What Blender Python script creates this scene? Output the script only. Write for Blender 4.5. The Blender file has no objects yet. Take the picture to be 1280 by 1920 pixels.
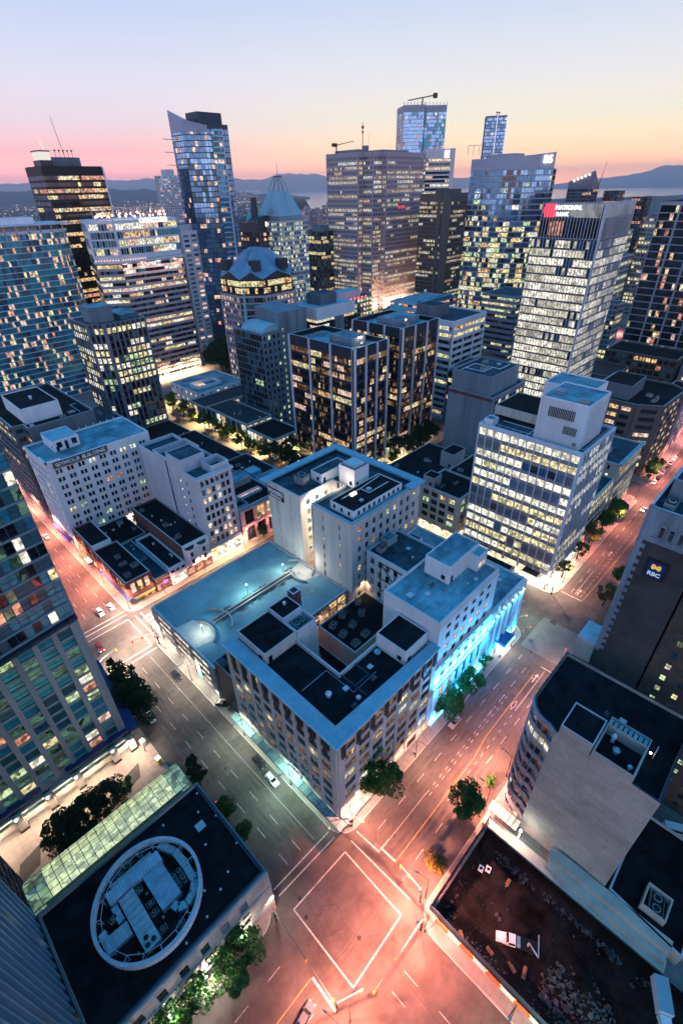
import bpy, math, random
from mathutils import Vector, Matrix
from mathutils.bvhtree import BVHTree
rad = math.radians
S = bpy.context.scene
COL = S.collection

# ------------------------------------------------------------------ camera
CAM_H = 130.0
def cam_axes():
    P, RL, YW = rad(33.6), rad(-1.3), rad(44.8)
    cy, sy, cp, sp = math.cos(YW), math.sin(YW), math.cos(P), math.sin(P)
    fwd = Vector((cy*cp, sy*cp, -sp)); right = Vector((sy, -cy, 0)); up = right.cross(fwd)
    c, s = math.cos(RL), math.sin(RL)
    return c*right + s*up, -s*right + c*up, fwd
cr, cu, cf = cam_axes()
cam = bpy.data.cameras.new('camera'); camo = bpy.data.objects.new('camera', cam); COL.objects.link(camo)
camo.matrix_world = Matrix(((cr.x, cu.x, -cf.x, 0), (cr.y, cu.y, -cf.y, 0), (cr.z, cu.z, -cf.z, CAM_H), (0, 0, 0, 1)))
cam.sensor_fit = 'VERTICAL'; cam.sensor_height = 36; cam.lens = 918/1920*36
cam.clip_start = 1; cam.clip_end = 150000
S.camera = camo
CAMP = Vector((0, 0, CAM_H))

# ------------------------------------------------------------------ dusk sky
W = bpy.data.worlds.new('World'); S.world = W; W.use_nodes = True
def build_sky():
    nt = W.node_tree; nt.nodes.clear(); N = nt.nodes.new; L = nt.links.new
    out = N('ShaderNodeOutputWorld'); bg = N('ShaderNodeBackground'); tc = N('ShaderNodeTexCoord')
    sep = N('ShaderNodeSeparateXYZ'); L(tc.outputs['Generated'], sep.inputs[0])
    def ramp(st):
        r = N('ShaderNodeValToRGB'); e = r.color_ramp.elements
        while len(e) > 1: e.remove(e[-1])
        e[0].position = st[0][0]; e[0].color = (*st[0][1], 1)
        for p, c in st[1:]:
            k = e.new(p); k.color = (*c, 1)
        L(sep.outputs['Z'], r.inputs[0]); return r
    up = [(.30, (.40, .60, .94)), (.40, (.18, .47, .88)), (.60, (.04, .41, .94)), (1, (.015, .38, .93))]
    cool = ramp([(0, (5.0, 1.9, 1.5)), (.02, (3.2, 1.15, .95)), (.05, (1.55, .74, .68)), (.085, (1.05, .82, .86)), (.13, (.86, .81, .92)), (.21, (.58, .68, .90))] + up)
    warm = ramp([(0, (5.5, 2.0, .7)), (.018, (3.4, 1.5, .55)), (.045, (1.7, 1.18, .60)), (.085, (1.12, 1.02, .76)), (.13, (.92, .89, .86)), (.21, (.64, .72, .88))] + up)
    dot = N('ShaderNodeVectorMath'); dot.operation = 'DOT_PRODUCT'; L(tc.outputs['Generated'], dot.inputs[0])
    a = rad(24); dot.inputs[1].default_value = (math.cos(a), math.sin(a), 0)
    mr = N('ShaderNodeMapRange'); mr.interpolation_type = 'SMOOTHSTEP'
    mr.inputs[1].default_value = .74; mr.inputs[2].default_value = 1.0
    L(dot.outputs['Value'], mr.inputs[0])
    mx = N('ShaderNodeMix'); mx.data_type = 'RGBA'; L(mr.outputs[0], mx.inputs[0]); L(cool.outputs[0], mx.inputs[6]); L(warm.outputs[0], mx.inputs[7])
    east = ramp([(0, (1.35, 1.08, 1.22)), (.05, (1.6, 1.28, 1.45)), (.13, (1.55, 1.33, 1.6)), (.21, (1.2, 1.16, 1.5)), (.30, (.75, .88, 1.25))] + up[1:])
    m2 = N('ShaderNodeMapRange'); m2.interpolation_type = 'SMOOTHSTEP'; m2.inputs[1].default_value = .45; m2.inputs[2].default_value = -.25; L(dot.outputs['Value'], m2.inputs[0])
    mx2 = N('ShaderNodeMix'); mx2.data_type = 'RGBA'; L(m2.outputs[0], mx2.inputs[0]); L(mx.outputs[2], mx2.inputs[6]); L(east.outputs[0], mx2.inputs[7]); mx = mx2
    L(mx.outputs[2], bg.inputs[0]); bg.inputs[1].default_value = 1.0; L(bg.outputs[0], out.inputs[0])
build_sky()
S.view_settings.view_transform = 'Standard'; S.view_settings.look = 'None'
S.view_settings.exposure = .15; S.view_settings.gamma = 1
S.render.engine = 'CYCLES'
S.cycles.use_denoising = True
try: S.cycles.denoiser = 'OPENIMAGEDENOISE'
except Exception: pass
S.cycles.max_bounces = 4; S.cycles.diffuse_bounces = 2; S.cycles.glossy_bounces = 2; S.cycles.transmission_bounces = 2
S.cycles.volume_bounces = 0; S.cycles.sample_clamp_indirect = 4; S.cycles.caustics_reflective = False; S.cycles.caustics_refractive = False
S.cycles.use_light_tree = True

# ------------------------------------------------------------------ materials
MATS = {}
def pmat(name, col, rough=.8, var=.25, scale=.6, metal=0., spec=.4, kind='noise', col2=None, bump=0.):
    if name in MATS: return MATS[name]
    m = bpy.data.materials.new(name); m.use_nodes = True; MATS[name] = m
    nt = m.node_tree; b = nt.nodes['Principled BSDF']; N = nt.nodes.new; L = nt.links.new
    b.inputs['Roughness'].default_value = rough; b.inputs['Metallic'].default_value = metal
    b.inputs['Specular IOR Level'].default_value = spec
    g = N('ShaderNodeNewGeometry')
    c2 = col2 or tuple(c*(1-var) for c in col); c1 = tuple(min(1, c*(1+var*.6)) for c in col) if not col2 else col
    n1 = N('ShaderNodeTexNoise'); n1.inputs['Scale'].default_value = scale; n1.inputs['Detail'].default_value = 6; n1.inputs['Roughness'].default_value = .65
    mp = N('ShaderNodeMapping'); L(g.outputs['Position'], mp.inputs[0]); L(mp.outputs[0], n1.inputs[0])
    if kind == 'streak': mp.inputs['Scale'].default_value = (1, 1, .12)
    if kind == 'far': mp.inputs['Scale'].default_value = (.01, .01, .01)
    r = N('ShaderNodeValToRGB'); r.color_ramp.elements[0].position = .32; r.color_ramp.elements[1].position = .68
    r.color_ramp.elements[0].color = (*c2, 1); r.color_ramp.elements[1].color = (*c1, 1)
    L(n1.outputs[0], r.inputs[0]); src = r.outputs[0]
    if kind in ('brick', 'tile', 'panel', 'seam'):
        t = N('ShaderNodeTexBrick')
        sx = {'brick': (.5, .18), 'tile': (1.5, 1.5), 'panel': (6, 2.4), 'seam': (9, 1.15)}[kind]
        t.inputs['Scale'].default_value = 1; t.inputs['Brick Width'].default_value = sx[0]; t.inputs['Row Height'].default_value = sx[1]
        t.inputs['Mortar Size'].default_value = {'brick': .02, 'tile': .03, 'panel': .04, 'seam': .03}[kind]
        t.inputs['Color1'].default_value = (1, 1, 1, 1); t.inputs['Color2'].default_value = (.86, .86, .86, 1)
        t.inputs['Mortar'].default_value = (.55, .55, .55, 1)
        if kind in ('tile', 'seam'): t.offset = 0 if kind == 'tile' else .4; L(g.outputs['Position'], t.inputs[0])
        else:
            cx = N('ShaderNodeCombineXYZ'); s2 = N('ShaderNodeSeparateXYZ'); L(g.outputs['Position'], s2.inputs[0])
            ad = N('ShaderNodeMath'); ad.operation = 'ADD'; L(s2.outputs[0], ad.inputs[0]); L(s2.outputs[1], ad.inputs[1])
            L(ad.outputs[0], cx.inputs[0]); L(s2.outputs[2], cx.inputs[1]); L(cx.outputs[0], t.inputs[0])
        mu = N('ShaderNodeMix'); mu.data_type = 'RGBA'; mu.blend_type = 'MULTIPLY'; mu.inputs[0].default_value = 1
        L(src, mu.inputs[6]); L(t.outputs[0], mu.inputs[7]); src = mu.outputs[2]
    if kind == 'seam':      # worn and ponded patches of the membrane
        n2 = N('ShaderNodeTexNoise'); n2.inputs['Scale'].default_value = .06; n2.inputs['Detail'].default_value = 4; n2.inputs['Distortion'].default_value = 1.5; L(g.outputs['Position'], n2.inputs[0])
        r2 = N('ShaderNodeValToRGB'); r2.color_ramp.elements[0].position = .36; r2.color_ramp.elements[1].position = .62; r2.color_ramp.elements[0].color = (.42, .45, .5, 1); r2.color_ramp.elements[1].color = (1.15, 1.12, 1.1, 1)
        L(n2.outputs[0], r2.inputs[0]); m3 = N('ShaderNodeMix'); m3.data_type = 'RGBA'; m3.blend_type = 'MULTIPLY'; m3.inputs[0].default_value = 1; L(src, m3.inputs[6]); L(r2.outputs[0], m3.inputs[7]); src = m3.outputs[2]
    L(src, b.inputs['Base Color'])
    if bump:
        bp = N('ShaderNodeBump'); bp.inputs['Strength'].default_value = bump; bp.inputs['Distance'].default_value = .1
        L(n1.outputs[0], bp.inputs['Height']); L(bp.outputs[0], b.inputs['Normal'])
    return m

def emat(name, col, st, sample=False, var=.0, scale=.9):
    if name in MATS: return MATS[name]
    m = bpy.data.materials.new(name); m.use_nodes = True; MATS[name] = m
    nt = m.node_tree; nt.nodes.clear(); N = nt.nodes.new; L = nt.links.new
    o = N('ShaderNodeOutputMaterial'); e = N('ShaderNodeEmission'); e.inputs[0].default_value = (*col, 1); e.inputs[1].default_value = st
    if var:
        g = N('ShaderNodeNewGeometry'); v = N('ShaderNodeTexVoronoi'); v.feature = 'F1'; v.inputs['Scale'].default_value = scale
        n = N('ShaderNodeTexNoise'); n.inputs['Scale'].default_value = .35; n.inputs['Detail'].default_value = 3
        L(g.outputs['Position'], v.inputs[0]); L(g.outputs['Position'], n.inputs[0])
        s = N('ShaderNodeSeparateColor'); L(v.outputs['Color'], s.inputs[0])
        a = N('ShaderNodeMath'); a.operation = 'MULTIPLY'; L(s.outputs[0], a.inputs[0]); L(n.outputs[0], a.inputs[1])
        mr = N('ShaderNodeMapRange'); L(a.outputs[0], mr.inputs[0]); mr.inputs[1].default_value = .08; mr.inputs[2].default_value = .45
        mr.inputs[3].default_value = st*(1-var); mr.inputs[4].default_value = st*(1+var*.6); L(mr.outputs[0], e.inputs[1])
        # glass in front of the lit room
        gl = N('ShaderNodeBsdfGlossy'); gl.inputs['Roughness'].default_value = .06; gl.inputs[0].default_value = (.5, .6, .7, 1)
        ms = N('ShaderNodeMixShader'); ms.inputs[0].default_value = .12; L(e.outputs[0], ms.inputs[1]); L(gl.outputs[0], ms.inputs[2]); L(ms.outputs[0], o.inputs[0])
    else: L(e.outputs[0], o.inputs[0])
    if not sample:
        try: m.cycles.emission_sampling = 'NONE'
        except Exception: pass
    return m

def gmat(name, col, rough=.08, metal=.0, spec=1.0, var=.4):
    if name in MATS: return MATS[name]
    m = pmat(name, col, rough, var, .45, metal, spec)
    return m

def M(k):
    if not isinstance(k, str): return k
    if k in MATS: return MATS[k]
    T = {
     # walls
     'stone_grey': lambda: pmat(k, (.58, .52, .49), .85, .22, .3, kind='streak'),
     'stone_cream': lambda: pmat(k, (.52, .46, .38), .85, .2, .3, kind='streak'),
     'white_paint': lambda: pmat(k, (.78, .75, .76), .8, .12, .25, kind='streak'),
     'lav_paint': lambda: pmat(k, (.58, .54, .58), .8, .15, .3, kind='streak'),
     'concrete': lambda: pmat(k, (.34, .32, .31), .9, .25, .25, kind='streak'),
     'concrete_dark': lambda: pmat(k, (.13, .14, .16), .9, .3, .2, kind='streak'),
     'concrete_blue': lambda: pmat(k, (.17, .21, .25), .9, .35, .16, kind='streak'),
     'panel_wall': lambda: pmat(k, (.46, .40, .35), .85, .3, .12, kind='panel'),
     'granite_pink': lambda: pmat(k, (.40, .31, .34), .6, .15, .5),
     'granite_dark': lambda: pmat(k, (.035, .035, .045), .45, .3, .5),
     'granite_mauve': lambda: pmat(k, (.19, .17, .22), .5, .2, .4),
     'black_metal': lambda: pmat(k, (.008, .009, .012), .5, .3, .6, metal=.3),
     'navy_metal': lambda: pmat(k, (.03, .045, .075), .45, .3, .6, metal=.3),
     'white_metal': lambda: pmat(k, (.62, .64, .70), .45, .1, .6),
     'grey_metal': lambda: pmat(k, (.27, .30, .36), .45, .2, .6, metal=.3),
     'brick_red': lambda: pmat(k, (.30, .085, .06), .9, .35, .5, kind='brick'),
     'brick_brown': lambda: pmat(k, (.115, .075, .06), .9, .3, .5, kind='brick'),
     'brick_dark': lambda: pmat(k, (.075, .062, .06), .9, .4, .2, kind='brick'),
     'brick_wine': lambda: pmat(k, (.16, .06, .055), .9, .3, .5, kind='brick'),
     'quoin': lambda: pmat(k, (.20, .23, .27), .85, .4, .5, kind='streak'),
     'brown_stone': lambda: pmat(k, (.11, .085, .08), .7, .2, .4),
     'teal_metal': lambda: pmat(k, (.05, .13, .18), .45, .25, .5, metal=.3),
     'copper': lambda: pmat(k, (.16, .42, .42), .6, .25, .4),
     # roofs
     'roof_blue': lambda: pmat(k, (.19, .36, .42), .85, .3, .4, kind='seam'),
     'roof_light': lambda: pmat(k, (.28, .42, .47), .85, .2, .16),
     'roof_mid': lambda: pmat(k, (.045, .085, .11), .9, .5, .4, spec=.2, kind='seam'),
     'roof_dark': lambda: pmat(k, (.009, .014, .019), .95, .8, .4, spec=.12, kind='seam'),
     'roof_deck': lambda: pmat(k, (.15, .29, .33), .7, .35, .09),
     'gravel': lambda: pmat(k, (.035, .04, .045), .95, .9, 1.6),
     'cornice': lambda: pmat(k, (.22, .38, .46), .7, .18, .3),
     'cap': lambda: pmat(k, (.50, .54, .58), .5, .2, .4, metal=.2),
     'galv': lambda: pmat(k, (.46, .48, .50), .45, .3, .7, metal=.35),
     'duct': lambda: pmat(k, (.40, .50, .58), .5, .4, .5, metal=.3),
     # ground
     'asphalt': lambda: pmat(k, (.080, .070, .065), .85, .5, .13, bump=.05, spec=.25),
     'sidewalk': lambda: pmat(k, (.20, .18, .165), .85, .25, .2, kind='tile'),
     'kerb': lambda: pmat(k, (.32, .30, .28), .8, .2, .5),
     'paint_line': lambda: pmat(k, (.58, .56, .53), .8, .3, 1.6, col2=(.20, .185, .175)),
     'paint_yellow': lambda: pmat(k, (.62, .36, .10), .8, .3, 1.6, col2=(.22, .14, .07)),
     'paving_dark': lambda: pmat(k, (.06, .052, .05), .85, .2, .5, kind='tile'),
     'land': lambda: pmat(k, (.035, .045, .05), 1, .5, 1.5, kind='far'),
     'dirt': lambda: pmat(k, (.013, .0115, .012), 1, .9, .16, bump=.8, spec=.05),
     'rock': lambda: pmat(k, (.04, .045, .052), .9, .5, .8),
     'leaf': None, 'bark': lambda: pmat(k, (.05, .035, .025), .95, .3, 2),
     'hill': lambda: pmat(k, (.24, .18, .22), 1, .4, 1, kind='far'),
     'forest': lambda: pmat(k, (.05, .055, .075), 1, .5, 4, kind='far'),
     'lamp_black': lambda: pmat(k, (.02, .02, .022), .5, .2, 1, metal=.5),
     'signal_yellow': lambda: pmat(k, (.70, .38, .04), .5, .1, 1),
     'car_glass': lambda: gmat(k, (.01, .012, .015), .05),
     'rubber': lambda: pmat(k, (.015, .015, .015), .9, .2, 1),
     'hoarding': lambda: pmat(k, (.02, .05, .09), .7, .3, .4),
     'barrier_orange': lambda: pmat(k, (.62, .13, .04), .6, .2, .5),
     'barrier_white': lambda: pmat(k, (.65, .62, .58), .6, .2, .5),
     'pink_paint': lambda: pmat(k, (.70, .22, .30), .8, .12, .5),
     'yellow_paint': lambda: pmat(k, (.70, .42, .06), .8, .12, .5),
     'canopy_glass': lambda: gmat(k, (.22, .34, .34), .15),
     'wood': lambda: pmat(k, (.28, .14, .07), .8, .3, 1),
     'navy_awning': lambda: pmat(k, (.02, .05, .15), .7, .2, 1),
     'sign_black': lambda: pmat(k, (.012, .012, .016), .7, .2, 1),
     'sign_blue': lambda: pmat(k, (.01, .02, .10), .6, .2, 1),
     # glass
     'D': lambda: gmat('glass_dark', (.008, .013, .02), .05),
     'D2': lambda: gmat('glass_black', (.004, .005, .008), .04, 0, .7),
     'B': lambda: gmat('glass_blind', (.16, .18, .20), .3, 0, .6),
     'T': lambda: gmat('glass_teal', (.03, .36, .48), .2, .4),
     'T2': lambda: gmat('glass_teal_dark', (.02, .13, .17), .28, .2),
     'S': lambda: gmat('glass_sky', (.25, .46, .72), .08, .85),
     'S2': lambda: gmat('glass_slate', (.10, .22, .38), .08, .75),
     # lit rooms
     'W': lambda: emat('lit_warm', (1, .62, .28), .85, var=.85),
     'Y': lambda: emat('lit_yellow', (1, .86, .45), .95, var=.7),
     'V': lambda: emat('lit_bright', (1, .95, .76), 1.1, var=.6),
     'V2': lambda: emat('lit_soft', (1, .92, .70), .62, var=.6),
     'A2': lambda: gmat('glass_blind_blue', (.10, .22, .34), .3, 0, .6),
     'G': lambda: emat('lit_green', (.72, .95, .50), .75, var=.8),
     'P': lambda: emat('lit_pink', (1, .42, .26), .75, var=.7),
     'Q': lambda: emat('lit_peach', (1, .66, .50), 1.0, var=.6),
     'w': lambda: emat('dim_warm', (1, .55, .25), .22, var=.9, scale=.7),
     'g': lambda: emat('dim_green', (.35, .80, .55), .16, var=.9, scale=.7),
     'R': lambda: emat('lit_red', (1, .10, .12), 1.0, var=.3),
     'A': lambda: emat('lit_blue', (.15, .65, 1), .9, var=.7),
     'shop': lambda: emat('shop_light', (1, .74, .40), 1.8, var=.6, scale=.8),
     'bulb': lambda: emat(k, (1, .80, .55), 14),
     'bulb_white': lambda: emat(k, (1, .96, .9), 20),
     'bulb_blue': lambda: emat(k, (.25, .75, 1), 10),
     'neon_blue': lambda: emat(k, (.12, .62, 1), 5),
     'red_light': lambda: emat(k, (1, .06, .05), 10),
     'green_light': lambda: emat(k, (.1, 1, .45), 8),
     'letters_lit': lambda: emat(k, (1, 1, 1), 3),
     'sign_red': lambda: emat(k, (1, .05, .10), 1.4),
     'skylight': lambda: emat('skylight_glow', (.80, .95, .52), .80, var=.45, scale=1.1),
    }
    if k == 'leaf': return leafmat('leaf', (.022, .085, .022), (.07, .19, .035))
    m = T[k](); MATS[k] = m; return m
def leafmat(name, a, b_):
    if name in MATS: return MATS[name]
    m = bpy.data.materials.new(name); m.use_nodes = True; MATS[name] = m; nt = m.node_tree; b = nt.nodes['Principled BSDF']
    g = nt.nodes.new('ShaderNodeNewGeometry'); r = nt.nodes.new('ShaderNodeValToRGB')
    r.color_ramp.elements[0].color = (*a, 1); r.color_ramp.elements[1].color = (*b_, 1)
    nt.links.new(g.outputs['Random Per Island'], r.inputs[0]); nt.links.new(r.outputs[0], b.inputs['Base Color']); tr = nt.nodes.new('ShaderNodeBsdfTranslucent'); mx = nt.nodes.new('ShaderNodeMixShader'); mx.inputs[0].default_value = .35; nt.links.new(r.outputs[0], tr.inputs[0]); nt.links.new(b.outputs[0], mx.inputs[1]); nt.links.new(tr.outputs[0], mx.inputs[2]); nt.links.new(mx.outputs[0], nt.nodes['Material Output'].inputs[0])
    b.inputs['Roughness'].default_value = .6; b.inputs['Specular IOR Level'].default_value = .25
    return m

# ------------------------------------------------------------------ mesh helper
class MB:
    def __init__(s): s.v = []; s.f = []; s.m = []
    def poly(s, pts, m=0):
        n = len(s.v); s.v += [tuple(p) for p in pts]; s.f.append(tuple(range(n, n+len(pts)))); s.m.append(m)
    def hexa(s, c, m=0):
        n = len(s.v); s.v += [tuple(p) for p in c]
        for q in ((0, 3, 2, 1), (4, 5, 6, 7), (0, 1, 5, 4), (1, 2, 6, 5), (2, 3, 7, 6), (3, 0, 4, 7)):
            s.f.append(tuple(n+i for i in q)); s.m.append(m)
    def box(s, x0, x1, y0, y1, z0, z1, m=0):
        s.hexa([(x0, y0, z0), (x1, y0, z0), (x1, y1, z0), (x0, y1, z0), (x0, y0, z1), (x1, y0, z1), (x1, y1, z1), (x0, y1, z1)], m)
    def obox(s, o, t, n, a, b, d0, d1, z0, z1, m=0):
        P = lambda u, d, z: (o[0]+t[0]*u+n[0]*d, o[1]+t[1]*u+n[1]*d, z)
        s.hexa([P(a, d1, z0), P(b, d1, z0), P(b, d0, z0), P(a, d0, z0), P(a, d1, z1), P(b, d1, z1), P(b, d0, z1), P(a, d0, z1)], m)
    def rbox(s, cx, cy, w, d, ang, z0, z1, m=0, tz=None):
        c, sn = math.cos(ang), math.sin(ang)
        q = [(cx+c*x-sn*y, cy+sn*x+c*y) for x, y in ((-w/2, -d/2), (w/2, -d/2), (w/2, d/2), (-w/2, d/2))]
        s.hexa([(*p, z0) for p in q]+[(*p, z1) for p in q], m)
    def prism(s, pts, z0, z1, m=0, mt=None, bottom=False):
        k = len(pts); n = len(s.v); s.v += [(p[0], p[1], z0) for p in pts]+[(p[0], p[1], z1) for p in pts]
        for i in range(k):
            j = (i+1) % k; s.f.append((n+i, n+j, n+k+j, n+k+i)); s.m.append(m)
        s.f.append(tuple(n+k+i for i in range(k))); s.m.append(m if mt is None else mt)
        if bottom: s.f.append(tuple(n+k-1-i for i in range(k))); s.m.append(m)
    def ring(s, pts, ins, z0, z1, m=0, mt=None):
        k = len(pts); mt = m if mt is None else mt
        for i in range(k):
            j = (i+1) % k; a, b, c, d = pts[i], pts[j], ins[j], ins[i]
            s.poly([(*a, z0), (*b, z0), (*b, z1), (*a, z1)], m)
            s.poly([(*a, z1), (*b, z1), (*c, z1), (*d, z1)], mt)
            s.poly([(*d, z0), (*d, z1), (*c, z1), (*c, z0)], m)
            s.poly([(*a, z0), (*d, z0), (*c, z0), (*b, z0)], m)
    def tube(s, p, q, r, r2=None, n=8, m=0, cap=True):
        p, q = Vector(p), Vector(q); r2 = r if r2 is None else r2; d = (q-p)
        if d.length < 1e-6: return
        d.normalize(); a = d.orthogonal().normalized(); b = d.cross(a); k = len(s.v)
        for c, rr in ((p, r), (q, r2)):
            for i in range(n):
                t = 2*math.pi*i/n; s.v.append(tuple(c+a*(rr*math.cos(t))+b*(rr*math.sin(t))))
        for i in range(n):
            j = (i+1) % n; s.f.append((k+i, k+j, k+n+j, k+n+i)); s.m.append(m)
        if cap:
            s.f.append(tuple(k+n-1-i for i in range(n))); s.m.append(m); s.f.append(tuple(k+n+i for i in range(n))); s.m.append(m)
    def ball(s, c, r, m=0, n=6):
        rings = []; k = len(s.v)
        for i in range(1, n):
            th = math.pi*i/n
            for j in range(n*2):
                ph = math.pi*j/n; s.v.append((c[0]+r*math.sin(th)*math.cos(ph), c[1]+r*math.sin(th)*math.sin(ph), c[2]+r*math.cos(th)))
        s.v += [(c[0], c[1], c[2]+r), (c[0], c[1], c[2]-r)]; T = len(s.v)-2; w = n*2
        for i in range(n-2):
            for j in range(w):
                j2 = (j+1) % w; s.f.append((k+i*w+j, k+(i+1)*w+j, k+(i+1)*w+j2, k+i*w+j2)); s.m.append(m)
        for j in range(w):
            j2 = (j+1) % w; s.f.append((T, k+j, k+j2)); s.m.append(m); s.f.append((T+1, k+(n-2)*w+j2, k+(n-2)*w+j)); s.m.append(m)
    def build(s, name, mats, parent=None, org=None, smooth=False, link=True):
        if name in SPLIT and parent: return s.parts(name, mats, parent, org)
        me = bpy.data.meshes.new(name)
        v = s.v if org is None else [(a-org[0], b-org[1], c-org[2]) for a, b, c in s.v]
        me.from_pydata(v, [], s.f)
        for k in (mats if isinstance(mats, (list, tuple)) else [mats]): me.materials.append(M(k) if isinstance(k, str) else k)
        me.polygons.foreach_set('material_index', s.m)
        if smooth: me.polygons.foreach_set('use_smooth', [True]*len(s.f))
        me.update()
        o = bpy.data.objects.new(name, me)
        if link: COL.objects.link(o)
        if parent: o.parent = parent
        return o
SPLIT = {'fin', 'wall_lamp', 'attic_window', 'side_window', 'light_bulb', 'penthouse_window', 'stair_window', 'red_window', 'side_fin', 'red_lamp', 'string_light', 'light_strip', 'crest_light', 'copper_peak', 'roof_opening', 'louvre', 'roof_wall', 'ramp', 'painted_panel', 'parapet_pier', 'crown_fin', 'light_line', 'rib', 'column', 'awning', 'string_course', 'ledge'}
def _parts(s, name, mats, parent, org):
    # one object for each separate piece
    par = list(range(len(s.v)))
    def find(a):
        while par[a] != a: par[a] = par[par[a]]; a = par[a]
        return a
    for f in s.f:
        for a in f[1:]: par[find(a)] = find(f[0])
    grp = {}
    for f, m in zip(s.f, s.m): grp.setdefault(find(f[0]), []).append((f, m))
    o = None
    for fs in grp.values():
        ids = sorted({i for f, _ in fs for i in f}); mp = {i: k for k, i in enumerate(ids)}
        b = MB(); b.v = [s.v[i] for i in ids]; b.f = [tuple(mp[i] for i in f) for f, _ in fs]; b.m = [m for _, m in fs]
        SPLIT.discard(name); o = b.build(name, mats, parent, org); SPLIT.add(name)
    return o
MB.parts = _parts
def tag(o, label=None, cat=None, group=None, kind=None):
    if label: o['label'] = label
    if cat: o['category'] = cat
    if group: o['group'] = group
    if kind: o['kind'] = kind
    return o
def root(name, label, cat, loc=(0, 0, 0), rz=0, group=None):
    o = bpy.data.objects.new(name, None); COL.objects.link(o); o.location = loc; o.rotation_euler = (0, 0, rz); o.empty_display_size = .5
    return tag(o, label, cat, group)
def org(r): return (r.location.x, r.location.y, r.location.z)
def copy_thing(r, loc, rz=0, label=None, group=None, scale=None):
    n = r.copy(); COL.objects.link(n); n.location = loc; n.rotation_euler = (0, 0, rz)
    if label: n['label'] = label
    if group: n['group'] = group
    if scale: n.scale = scale
    for ch in r.children:
        c = ch.copy(); COL.objects.link(c); c.parent = n
        for g in ch.children:
            d = g.copy(); COL.objects.link(d); d.parent = c
    return n
def text(s, name, size, mat, parent, loc, t, up, ext=.05, bold=.0, sx=1.):
    """flat lettering whose baseline runs along t, standing in the t/up plane"""
    c = bpy.data.curves.new(name, 'FONT'); c.body = s; c.size = size; c.extrude = ext; c.offset = bold
    c.align_x = 'CENTER'; c.align_y = 'CENTER'
    tmp = bpy.data.objects.new(name, c); COL.objects.link(tmp)
    dg = bpy.context.evaluated_depsgraph_get(); me = bpy.data.meshes.new_from_object(tmp.evaluated_get(dg))
    bpy.data.objects.remove(tmp)
    me.materials.clear(); me.materials.append(M(mat)); o = bpy.data.objects.new(name, me); COL.objects.link(o)
    t = Vector(t).normalized(); up = Vector(up).normalized(); n = t.cross(up)
    L = Vector(loc)-Vector(org(parent))
    o.matrix_local = Matrix(((t.x*sx, up.x, n.x, L.x), (t.y*sx, up.y, n.y, L.y), (t.z*sx, up.z, n.z, L.z), (0, 0, 0, 1)))
    o.parent = parent
    return o

# ------------------------------------------------------------------ footprints
def rect(x0, x1, y0, y1): return [(x0, y0), (x1, y0), (x1, y1), (x0, y1)]
def inset(p, d):
    k = len(p); out = []
    for i in range(k):
        a, b, c = Vector(p[i-1]), Vector(p[i]), Vector(p[(i+1) % k])
        e1 = (b-a).normalized(); e2 = (c-b).normalized()
        n1 = Vector((-e1.y, e1.x)); n2 = Vector((-e2.y, e2.x)); m = n1+n2
        if m.length < 1e-5: out.append(tuple(b+n1*d)); continue
        m.normalize(); out.append(tuple(b+m*(d/max(.3, m.dot(n1)))))
    return out
def chamfer(p, idx, c):
    out = []
    for i, q in enumerate(p):
        if i in idx:
            a, b = Vector(p[i-1]), Vector(p[(i+1) % len(p)]); v = Vector(q)
            out += [tuple(v+(a-v).normalized()*c), tuple(v+(b-v).normalized()*c)]
        else: out.append(q)
    return out
def arc(cx, cy, r, a0, a1, n): return [(cx+r*math.cos(rad(a0+(a1-a0)*i/n)), cy+r*math.sin(rad(a0+(a1-a0)*i/n))) for i in range(n+1)]

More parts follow.
